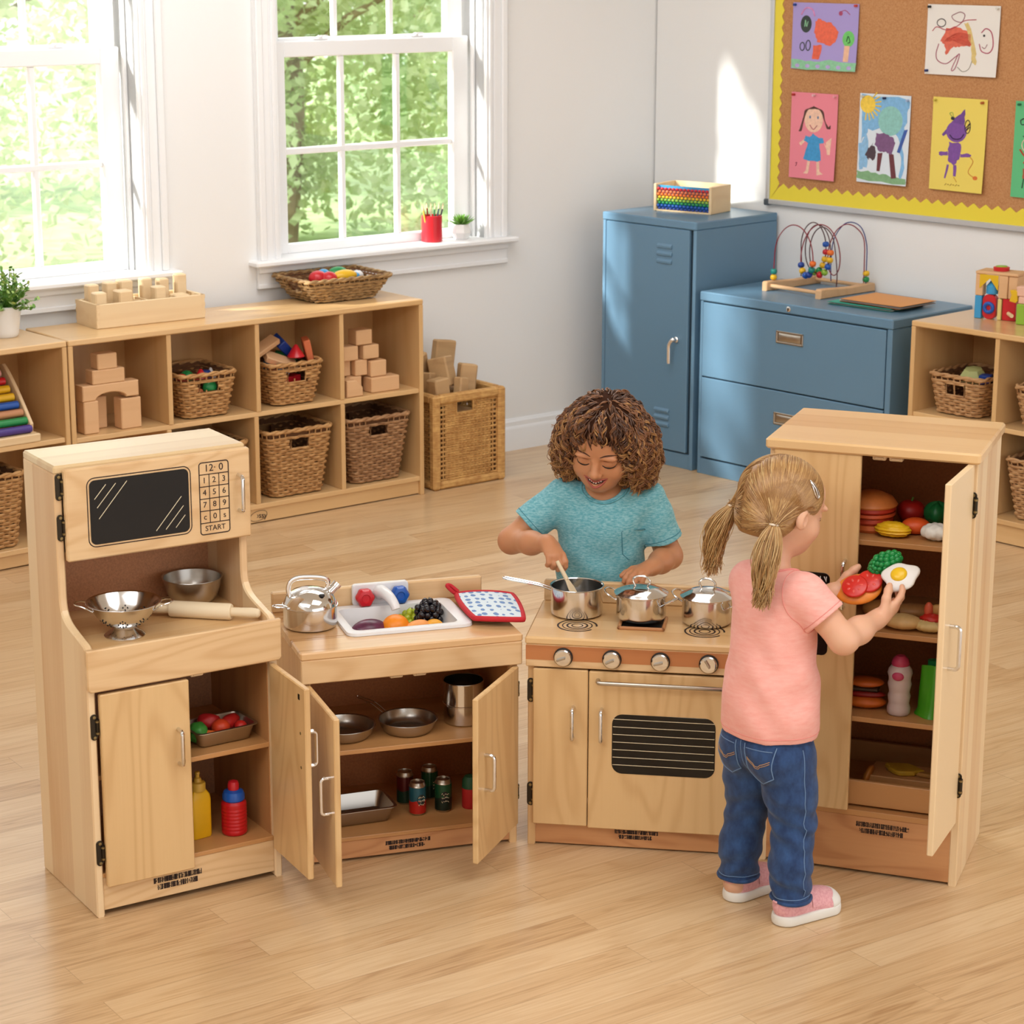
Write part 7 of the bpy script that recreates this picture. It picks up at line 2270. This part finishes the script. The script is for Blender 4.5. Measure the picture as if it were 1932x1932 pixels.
tR_, thRg = hand(V, wR_, unit(G3(.150, .215, .652)-wR_), unit(rG*.75-np.array((0, 0, .65))-fG*.15), -1, [(.25, .35, .3), (.3, .4, .3), (.35, .45, .35), (.4, .5, .35)], ((.75, .5, .6), (.85, .1, .6)), 1.02, .07)
tL_, thLg = hand(V, wLg, unit(G3(.042, .222, .655)-wLg), unit(-rG*.45-np.array((0, 0, .85))), 1, [(.15, .35, .3), (.2, .4, .3), (.25, .4, .35), (.3, .45, .35)], ((.8, .45, .5), (.9, .2, .45)), 1.02, .07)
VB = V
Vs, Qs = V.mesh()
np_mesh('body', Vs, Qs, SK2, girl, girlP)
BR2 = plain('light brown brow', '#8F6A48', .7)
for s in (-1, 1):
    face_tube('eyebrow', V, LG, [(s*.014, .07, .021), (s*.028, .07, .026), (s*.045, .05, .020)], fwG, .0018, BR2, girl, girlP, .0002, flat=.6)
    face_tube('eyelashes', V, LG, [(s*.0145, .07, -.0040), (s*.024, .07, -.0080), (s*.036, .06, -.0080), (s*.0455, .055, -.002)], fwG, .0015, plain('brown lashes', '#4A3222', .6), girl, girlP, .0006)
face_tube('lips', V, LG, [(-.017, .07, -.0455), (-.008, .07, -.0480), (0, .07, -.0490), (.008, .07, -.0480), (.017, .07, -.0455)], fwG, .0034, plain('pink lips', '#D08A7C', .45), girl, girlP, .0002)
# T-shirt
V2 = Vol(lo, hi, .0025)
for p, r in (((0.003, -.002, .42), (.106, .092, .09)), ((0.003, -.002, .50), (.100, .086, .10)), ((.003, .0, .60), (.092, .074, .09)), ((.003, 0, .655), (.086, .064, .055))):
    V2.ell(G3(*p), r, Rg, .035)
V2.cap(G3(-.066, .002, .682), G3(.066, 0, .688), .040, .040, .03)
dR, dL = unit(eR-sR), unit(eL-sL); slR, slL = sR+(eR-sR)*.52, sL+(eL-sL)*.60
for (a_, b_, c_, d_, ra_) in ((sR, eR, slR, dR, .041), (sL, eL, slL, dL, .037)):
    VS_ = Vol(lo, hi, .0025); VS_.ell(a_+np.array((0, 0, -.004)), (ra_+.001,)*3, None, .02); VS_.cap(a_, b_, ra_-.001, .047, .01); VS_.half(c_, d_); V2.merge(VS_, .014)
V2.half(G3(0, 0, .388), (0, 0, -1))
V2.ell(G3(-.006, .016, .757), (.046, .050, .046), Rg, .004, True)
def folds2(x, y, z):
    u = (x-OG[0])*rG[0]+(y-OG[1])*rG[1]; v = (x-OG[0])*fG[0]+(y-OG[1])*fG[1]
    return -.0017*np.sin(z*62+u*40+1.6*np.sin(u*26+v*20))*np.clip((.66-z)*9, .12, 1)-.0012*np.sin(u*70-z*46+1.2*np.sin(z*30))*np.clip((.62-z)*9, 0, 1)
V2.wave(folds2)
PINK = cloth('salmon pink jersey', '#F3A79C', '#F8B9AE', (40, 40, 160), dens=(.3, .7))
PSE = plain('pink seam', '#E8938A', .85)
Vs, Qs = V2.mesh(); sh = np_mesh('t_shirt', Vs, Qs, PINK, girl, girlP)
def loop_on(V, c0, u, w, rad, off=.0003, n=44): return [V.proj(np.array(c0)+(u*math.cos(a)+w*math.sin(a))*rad, off, 6) for a in [2*PI*i/n for i in range(n)]]
def seam_ring(V, c0, d, rad, r_, name, par, base, mat):
    u = unit(np.cross(d, (.2, .1, 1))); w = np.cross(d, u)
    g = MB(); g.tube([Vector(p-np.array(base)) for p in loop_on(V, c0, u, w, rad)], r_, 6, closed=True); return g.build(name, mat, par, 60)
seam_ring(V2, slR-dR*.009, dR, .047, .0008, 'sleeve_hem', sh, girlP, PSE); seam_ring(V2, slL-dL*.009, dL, .046, .0008, 'sleeve_hem', sh, girlP, PSE)
arm_c = sR+np.array((0, 0, -.004))-rG*.004
seam_ring(V2, arm_c-rG*.012, unit(rG+np.array((0, 0, .35))), .050, .0008, 'armhole_seam', sh, girlP, PSE)
u, w = Rg[:, 0], Rg[:, 1]
g = MB(); g.tube([Vector(V2.proj(G3(-.006, .016, .7305)+u*math.cos(a)*.047+w*math.sin(a)*.050+np.array((0, 0, .006 if math.sin(a) < 0 else -.006)), .0004, 6)-OG) for a in [2*PI*i/44 for i in range(44)]], .0028, 8, closed=True); g.build('collar', PSE, sh, 60)
hp_ = [V2.proj(G3(math.cos(a)*.115, math.sin(a)*.098, .399), .0003, 6) for a in [2*PI*i/64 for i in range(64)]]
g = MB(); g.tube([Vector(p-OG) for p in hp_], .0007, 5, closed=True); g.build('bottom_hem', PSE, sh, 60)
# jeans
V3 = Vol(lo, np.array((.75, 4.5, .48)), .0025)
V3.ell(G3(0, -.004, .375), (.090, .078, .06), Rg, .03)
for s in (-1, 1):
    V3.ell(G3(s*.042, -.030, .345), (.046, .050, .052), Rg, .025)
    V3.chain([G3(s*.045, 0, .345), G3(s*.056, .006, .27), G3(s*.063, .010, .205), G3(s*.070, -.002, .12), G3(s*.074, .0, .045)], [.062, .053, .0435, .0425, .0385], .012)
V3.half((0, 0, .048), (0, 0, -1)); V3.half((0, 0, .425), (0, 0, 1))
def folds3(x, y, z):
    u = (x-OG[0])*rG[0]+(y-OG[1])*rG[1]; v = (x-OG[0])*fG[0]+(y-OG[1])*fG[1]
    kn = np.exp(-((z-.205)/.045)**2)+np.exp(-((z-.075)/.035)**2)*1.1+.25
    return -.0021*np.sin(z*150+u*70*np.sign(u)+1.5*np.sin(v*60))*kn
V3.wave(folds3)
DEN = cloth('blue denim', '#16305A', '#2C4F80', (55, 55, 35), dens=(.3, .72), bump=.3)
DEL = cloth('faded denim', '#3D5F8C', '#5C7CA4', (120, 120, 60)); STI = plain('orange stitching', '#B08A62', .8); STB = plain('pale blue stitching', '#6C8AB0', .8)
Vs, Qs = V3.mesh(); jn = np_mesh('jeans', Vs, Qs, DEN, girl, girlP)
for s in (-1, 1):
    g = MB(); pts = [V3.proj(G3(s*.074, 0, .052)+(rG*math.cos(a)+fG*math.sin(a))*.040, .0012, 6) for a in [2*PI*i/40 for i in range(40)]]
    g.tube([Vector(p-OG) for p in pts], .0042, 8, closed=True); g.build('turned_cuff', DEL if False else DEN, jn, 60)
    g = MB(); pts = [V3.proj(G3(s*.074, 0, .062)+(rG*math.cos(a)+fG*math.sin(a))*.040, .0006, 6) for a in [2*PI*i/40 for i in range(40)]]
    g.tube([Vector(p-OG) for p in pts], .0008, 5, closed=True); g.build('cuff_stitch', STB, jn, 60)
def on_back(X, Z, Y0=-.16): return V3.cast(G3(X, Y0, Z), fG, .2)
def line_back(pts, r_, mat, name, par, off=.0006):
    q = [V3.proj(on_back(*p), off, 3) for p in pts]
    g = MB(); g.tube([Vector(p-OG) for p in q], r_, 5); return g.build(name, mat, par, 60)
def lerp(pts, n=5):
    o = []
    for a, b in zip(pts, pts[1:]): o += [(a[0]+(b[0]-a[0])*i/n, a[1]+(b[1]-a[1])*i/n) for i in range(n)]
    return o+[pts[-1]]
for s in (-1, 1):
    x0, x1 = (.012, .074) if s > 0 else (-.074, -.012)
    xm = (x0+x1)/2
    outl = lerp([(x0, .382), (x0+.003, .318), (xm, .300), (x1-.003, .318), (x1, .382)], 6)
    grid_ = [[V3.proj(on_back(x0+.0015+(x1-x0-.003)*i/10, .382-(.382-(.318 - .018*(1-abs(i/5-1))))*j/8), .0012, 3) for i in range(11)] for j in range(9)]
    g = MB(); g.add([Vector(p-OG) for row in grid_ for p in row], [(j*11+i, j*11+i+1, (j+1)*11+i+1, (j+1)*11+i) for j in range(8) for i in range(10)]); pkt = g.build('back_pocket', DEN, jn, 60)
    line_back(outl, .0012, STB, 'pocket_edge', pkt, .0014)
    line_back(lerp([(x0+.004, .374), (x1-.004, .374)], 8), .0009, STB, 'pocket_stitch', pkt, .0016)
    for dz in (0, -.004):
        line_back([(x0+.005+(x1-x0-.01)*i/12, .355+dz-.010*math.sin(PI*i/12)+(.004 if abs(i-6) < 2 else 0)*-1) for i in range(13)], .0008, STI, 'pocket_arc', pkt, .0016)
    side = [(s*1.0, z) for z in np.linspace(.38, .06, 26)]
    q = []
    for _, z in side:
        cx = .045+(.074-.045)*max(0, min(1, (.345-z)/.3))
        q.append(V3.proj(G3(s*(cx+.07), -.012, z), .0004, 8))
    g = MB(); g.tube([Vector(p-OG) for p in q], .0009, 5); g.build('side_seam', STB, jn, 60)
q = [V3.proj(on_back(0.0, z), .0004, 2) for z in np.linspace(.385, .27, 14)]
g = MB(); g.tube([Vector(p-OG) for p in q], .0008, 5); g.build('seat_seam', STB, jn, 60)
# shoes
SPK = cloth('pink canvas', '#DE9DA3', '#E9AFB3', (200, 200, 200), bump=.35); SOL = plain('white rubber sole', '#E9E6DE', .5)
def shoe(heel, toe):
    heel = np.array(heel, float); toe = np.array(toe, float)
    d = unit(toe-heel); b = np.array((d[1], -d[0], 0)); L_ = np.linalg.norm(toe-heel)
    P = lambda x, y, z: heel+d*x+b*y+np.array((0, 0, z))
    Rs = np.stack([d, b, np.array((0, 0, 1.0))], 1)
    l, h_ = P(-.04, 0, 0)-.09, P(L_+.04, 0, 0)+.09
    l, h_ = np.minimum(P(0, 0, 0), P(L_, 0, 0))-.05, np.maximum(P(0, 0, 0), P(L_, 0, 0))+.05; l[2] = -.006; h_[2] = .10
    S_ = Vol(l, h_, .002)
    S_.cap(P(.030, 0, .011), P(L_-.036, .002, .011), .030, .036, .008)
    S_.half((0, 0, .0012), (0, 0, -1)); S_.half((0, 0, .0215), (0, 0, 1))
    v_, q_ = S_.mesh(); so = np_mesh('shoe_sole', v_, q_, SOL, girl, girlP)
    U = Vol(l, h_, .002)
    U.ell(P(.036, 0, .040), (.036, .0285, .036), Rs, .012); U.ell(P(L_*.55, 0, .030), (.060, .0295, .030), Rs, .02); U.ell(P(L_-.038, .002, .024), (.036, .0335, .021), Rs, .015)
    U.half((0, 0, .018), (0, 0, -1)); U.half(P(.04, 0, .071), unit(d*-.18+np.array((0, 0, 1))))
    v_, q_ = U.mesh(); up = np_mesh('shoe_upper', v_, q_, SPK, girl, girlP)
    T_ = Vol(l, h_, .002); T_.F = U.F-.0014
    T_.half(P(L_-.040, 0, 0), -d); T_.half((0, 0, .018), (0, 0, -1)); T_.half(P(L_-.036, 0, .040), unit(d*-.5+np.array((0, 0, 1))))
    v_, q_ = T_.mesh(); np_mesh('toe_cap', v_, q_, SOL, up, girlP)
    g = MB()
    rows = []
    for i in range(13):
        a = PI*(i/12)
        o = P(L_*.52, math.cos(a)*.05, .03+math.sin(a)*.05)
        rows.append([U.proj(U.cast(o+d*dx, P(L_*.52+dx, 0, .03)-(o+d*dx), .06), .0016, 2) for dx in (-.011, -.004, .004, .011)])
    g.add([Vector(p-OG) for r_ in rows for p in r_], [(i*4+j, i*4+j+1, (i+1)*4+j+1, (i+1)*4+j) for i in range(12) for j in range(3)]); g.build('hook_strap', SPK, up, 60)
    g = MB(); p = U.cast(P(-.06, 0, .052), d, .1); g.M = Matrix.Translation(Vector(p-OG)); g.tube([Vector(b)*-.006+Vector(d)*.002, Vector(b)*-.004-Vector(d)*.004, Vector(b)*.004-Vector(d)*.004, Vector(b)*.006+Vector(d)*.002], .0024, 6); g.build('heel_tab', SPK, up, 60)
hl = lambda X, Y: G3(X, Y, 0)
shoe((.444, 4.306, 0), (.548, 4.406, 0)); shoe((.529, 4.192, 0), (.664, 4.288, 0))
# hair: cap, combed strands to two ties, pigtails
VH = Vol(hcG-np.array((.14, .14, .13)), hcG+np.array((.14, .14, .13)), .003)
VH.ell(LG(0, -.014, .028), (.0755, .0885, .0745), RhG, .02)
VH.ell(LG(0, -.045, -.030), (.060, .045, .045), RhG, .03)
VH.ell(LG(0, .074, -.040), (.085, .062, .088), RhG, .008, True)
for s in (-1, 1): VH.ell(LG(s*.073, .010, -.022), (.028, .022, .040), RhG, .006, True)
VH.half(LG(0, 0, -.062), -upG)
H1 = hairmat('dark blond hair', '#8A6237', '#A87C49'); H2 = hairmat('honey blond hair', '#A87C48', '#C9A067'); H3 = hairmat('light blond hair', '#C9A167', '#E4C690')
vs_, qs_ = VH.mesh(); hg = np_mesh('hair', vs_, qs_, H1, girl, girlP)
tieR, tieL = G3(.050, -.058, .828), G3(-.082, -.030, .838)
tieR = VH.proj(tieR, .010, 6); tieL = VH.proj(tieL, .010, 6)
rs = np.random.RandomState(11)
loc = (vs_-hcG)@RhG
def combed(n, seed, spread):
    rs = np.random.RandomState(seed)
    ok = np.where(loc[:, 2] > -.055)[0]
    idx = rs.choice(ok, n); P0 = VH.proj(vs_[idx], .0008)
    l0 = (P0-hcG)@RhG
    right = l0[:, 0] > rs.normal(0, .0006, n)-.004
    tie = np.where(right[:, None], tieR, tieL)+rs.normal(0, spread, (n, 3))
    K = 26; out = [P0]; P = P0
    for k in range(K-1):
        rem = tie-P; dist = np.linalg.norm(rem, axis=1, keepdims=True)
        P = P+rem/(K-1-k)
        v = VH.val(P); N_ = VH.grad(P)
        P = P+N_*np.clip(.0012-v, -.001, .012)[:, None]*(1 if k < K-3 else .3)
        out.append(P)
    return np.stack(out, 1)
for n, sd, r_, mt in ((1500, 1, .00095, H1), (1500, 2, .00085, H2), (700, 3, .0007, H3)):
    A = combed(n, sd, .0032); v_, q_ = strands(A, r_, 4); tag(np_mesh('combed_strands', v_, q_, mt, hg, girlP), kind='stuff')
def pigtail(tie, end, n, seed, side):
    rs = np.random.RandomState(seed); K = 30
    t = np.linspace(0, 1, K)
    for r_, mt, m in ((.0011, H1, .22), (.0010, H2, .43), (.0009, H3, .38)):
        nn = int(n*m); A = []
        for i in range(nn):
            o = rs.normal(0, 1, 3); o /= np.linalg.norm(o)+1e-9; o *= rs.uniform(.2, 1)**.5
            w = (.006+.024*np.sin(np.clip(t*1.05, 0, 1)*PI)**.75*(1-.15*t))[:, None]
            c = tie+(end-tie)*t[:, None]+np.array((0, 0, .014))*np.sin(t*PI)[:, None]+side*.016*np.sin(t*PI*.9)[:, None]
            fr, ph, am = rs.uniform(.9, 1.9), rs.uniform(0, 6.28), rs.uniform(.003, .009)
            wob = np.stack([np.sin(t*6.28*fr+ph), np.cos(t*6.28*fr+ph), 0*t], 1)*am*t[:, None]**1.3
            le = rs.uniform(.86, 1.06)
            cur = np.stack([np.cos(ph+t*0), np.sin(ph+t*0), .5+0*t], 1)*(.016*np.clip(t-.78, 0, 1)*5)[:, None]**1.0*rs.uniform(.2, 1)
            p = c*1.0; p = tie+(p-tie)*le
            A.append(p+o*w*np.array((1, 1, .35))+wob+cur)
        v_, q_ = strands(np.array(A), r_*np.linspace(1, .6, K), 4); tag(np_mesh('pigtail', v_, q_, mt, hg, girlP), kind='stuff')
    g = MB(); dd = Vector(end-tie).normalized(); g.M = Matrix.Translation(Vector(tie)-girlP) @ dd.to_track_quat('Z', 'Y').to_matrix().to_4x4()
    g.tube([(.0072*math.cos(a), .0072*math.sin(a), 0) for a in [2*PI*i/20 for i in range(20)]], .0024, 8, closed=True); g.build('hair_tie', plain('cream hair tie', '#E8D9C4', .6), hg, 60)
pigtail(tieR, G3(.050, -.085, .672), 360, 21, -fG*.6+rG*.2); pigtail(tieL, G3(-.124, -.045, .692), 340, 22, -fG*.5-rG*.7)
# silver snap clip
cp = V.cast(LG(.11, .004, .060), unit(LG(0, .004, .036)-LG(.11, .004, .060)), .2)
cp = VH.proj(cp, .0035, 6); nn_ = VH.grad(cp); tt = unit(np.array((.35, .2, -1))-nn_*(np.array((.35, .2, -1))@nn_)); bb2 = np.cross(nn_, tt)
g = MB(); pl = [cp+tt*x+bb2*y for x, y in ((-.020, 0), (-.008, .0048), (.008, .0068), (.019, .0045), (.021, 0), (.019, -.0045), (.008, -.0068), (-.008, -.0048))]
pl = [VH.proj(p, .0035, 3) for p in pl]
g.tube([Vector(p-OG) for p in pl], .0014, 6, closed=True); g.tube([Vector(p-OG) for p in (pl[0], cp+nn_*.001, pl[4])], .0013, 6); g.build('hair_clip', M['chrome'], hg, 60)

# ---- toy food in the girl's hands
def held(name, c, label, rot):
    o = thing(name, Vector(c), 0, label, 'toy food', 'toy food held by the girl', rot=rot); return o
tq = Matrix.Rotation(R(40), 3, 'X') @ Matrix.Rotation(R(-14), 3, 'Y')
eggC, tomC = G3(.128, .226, .692), G3(.052, .190, .656)
eg = held('toy_fried_egg', eggC, 'toy fried egg with yellow yolk held in the right hand', (Matrix.Rotation(R(42), 3, 'X') @ Matrix.Rotation(R(-18), 3, 'Y')).to_euler())
g = MB(); n = 40
pe = [((.0325+.0028*math.sin(3*a+.6)+.002*math.sin(5*a))*math.cos(a)*1.12, (.0325+.0028*math.sin(3*a+.6)+.002*math.sin(5*a))*math.sin(a)*.98) for a in [2*PI*i/n for i in range(n)]]
g.prism(pe, -.0045, .0045, 'z', .003); g.build('egg_white', plain('egg white', '#ECEAE6', .35), eg, 60)
g = MB(); g.ell((-.002, .004, .004), (.017, .016, .0075), 28, 12); g.build('yolk', plain('egg yolk', '#EDC21E', .3), eg, 60)
bn = held('toy_sandwich', tomC, 'orange toy bun topped with two red tomato slices in both hands', tq.to_euler())
g = MB(); g.ell((0, 0, 0), (.047, .036, .011), 32, 12); g.build('bun', food_mat('#E88A2C'), bn, 60)
for (x, y, z, s) in ((.024, .008, .0105, 1), (-.006, -.002, .0145, 1)):
    g = MB(); g.lathe([(0, -.0035), (.024, -.0035), (.0258, -.001), (.0258, .0025), (.0235, .0040), (0, .0032)], 32, (x, y, z)); sl = g.build('tomato_slice', food_mat('#D0281E', .3), bn, 60)
    g = MB()
    for i in range(7):
        a = 2*PI*i/7
        g.ell((x+.0135*math.cos(a), y+.0135*math.sin(a), z+.0034), (.0042, .0026, .0012), 10, 6, rot=Matrix.Rotation(a, 3, 'Z'))
    tag(g.build('seed_pocket', food_mat('#E0564A', .3), sl, 60), kind='stuff')
grn = held('toy_lettuce', G3(.072, .238, .703), 'bumpy green toy vegetable sticking up behind the tomato slices', (Matrix.Rotation(R(-30), 3, 'Y') @ Matrix.Rotation(R(25), 3, 'X')).to_euler())
rgn = random.Random(8)
g = MB(); g.ell((0, 0, 0), (.036, .017, .021), 36, 20, fn=lambda d: 1-.22*max(0, -d.x)); g.build('core', food_mat('#0F6E34', .25), grn, 60)
g = MB()
N_ = 84
for i in range(N_):
    zz = 1-2*(i+.5)/N_; rr = math.sqrt(1-zz*zz); a = i*2.39996
    d = Vector((rr*math.cos(a), rr*math.sin(a), zz)); k_ = 1-.22*max(0, -d.x)
    sz = rgn.uniform(.0056, .0076)*(1+.15*d.x)
    g.ell((d.x*.036*k_, d.y*.017*k_, d.z*.021*k_), (sz, sz*.8, sz), 12, 8)
tag(g.build('leaf_bumps', food_mat('#158A42', .22), grn, 60), kind='stuff')
# ------------------------------------------------------------------ camera, light, world
cam = bpy.data.cameras.new('camera'); co = bpy.data.objects.new('camera', cam); COL.objects.link(co)
cam.sensor_width = 36; cam.lens = 4267.15/1932*36
co.location = (0, 0, 1.928)
co.rotation_euler = (Matrix.Rotation(PI/2 - .2504, 4, 'X') @ Matrix.Rotation(.002, 4, 'Z')).to_euler()
cam.clip_end = 200
cam.dof.use_dof = True; cam.dof.focus_distance = 5.1; cam.dof.aperture_fstop = 11
SC.camera = co

w = bpy.data.worlds.new('sky'); SC.world = w; w.use_nodes = True
T = NT(w.node_tree)
bg = w.node_tree.nodes['Background']
geo = T.n('ShaderNodeTexCoord').outputs['Generated']
z = T.n('ShaderNodeSeparateXYZ', inp={0: geo}).outputs[2]
T.link(T.ramp(T.math('MULTIPLY_ADD', z, .5, .5), [(0.0, (.3, .28, .26, 1)), (.36, (.55, .54, .52, 1)), (.45, (.95, .97, .98, 1)), (.6, (1, 1, 1, 1)), (1.0, (.9, .95, 1, 1))]), bg.inputs[0])
bg.inputs[1].default_value = 1.35

def lamp(name, typ, loc, aim, power, col, **kw):
    l = bpy.data.lights.new(name, typ); o = bpy.data.objects.new(name, l); COL.objects.link(o)
    l.energy = power; l.color = col
    for k, v in kw.items(): setattr(l, k, v)
    o.location = loc
    o.rotation_euler = (Vector(aim) - Vector(loc)).to_track_quat('-Z', 'Y').to_euler()
    return o
# sun slanting in along the window wall
sd = Vector((FW.c, FW.s, 0))*1.0 + Vector((FW.s, -FW.c, 0))*.38 + Vector((0, 0, -.56))
lamp('sun', 'SUN', (-8, 6, 8), Vector((-8, 6, 8)) + sd, 8.0, (1, .96, .9), angle=R(4.0))
# added area fills hung below the ceiling, with no fixtures behind them
lamp('fill_light_front', 'AREA', (-1.3, 2.6, 2.68), (-.7, 4.2, 0), 42, (.99, .995, 1), shape='RECTANGLE', size=2.4, size_y=1.6)
lamp('fill_light_middle', 'AREA', (1.0, 3.6, 2.7), (1.0, 4.0, 0), 26, (.99, .995, 1), shape='RECTANGLE', size=1.8, size_y=1.8)
lamp('fill_light_back', 'AREA', (-.2, 6.6, 2.7), (-.1, 6.9, 0), 34, (.99, .995, 1), shape='RECTANGLE', size=2.2, size_y=1.6)
SC.view_settings.view_transform = 'Standard'
SC.view_settings.look = 'None'
SC.view_settings.gamma = 1
SC.view_settings.exposure = .48
SC.view_settings.use_curve_mapping = False
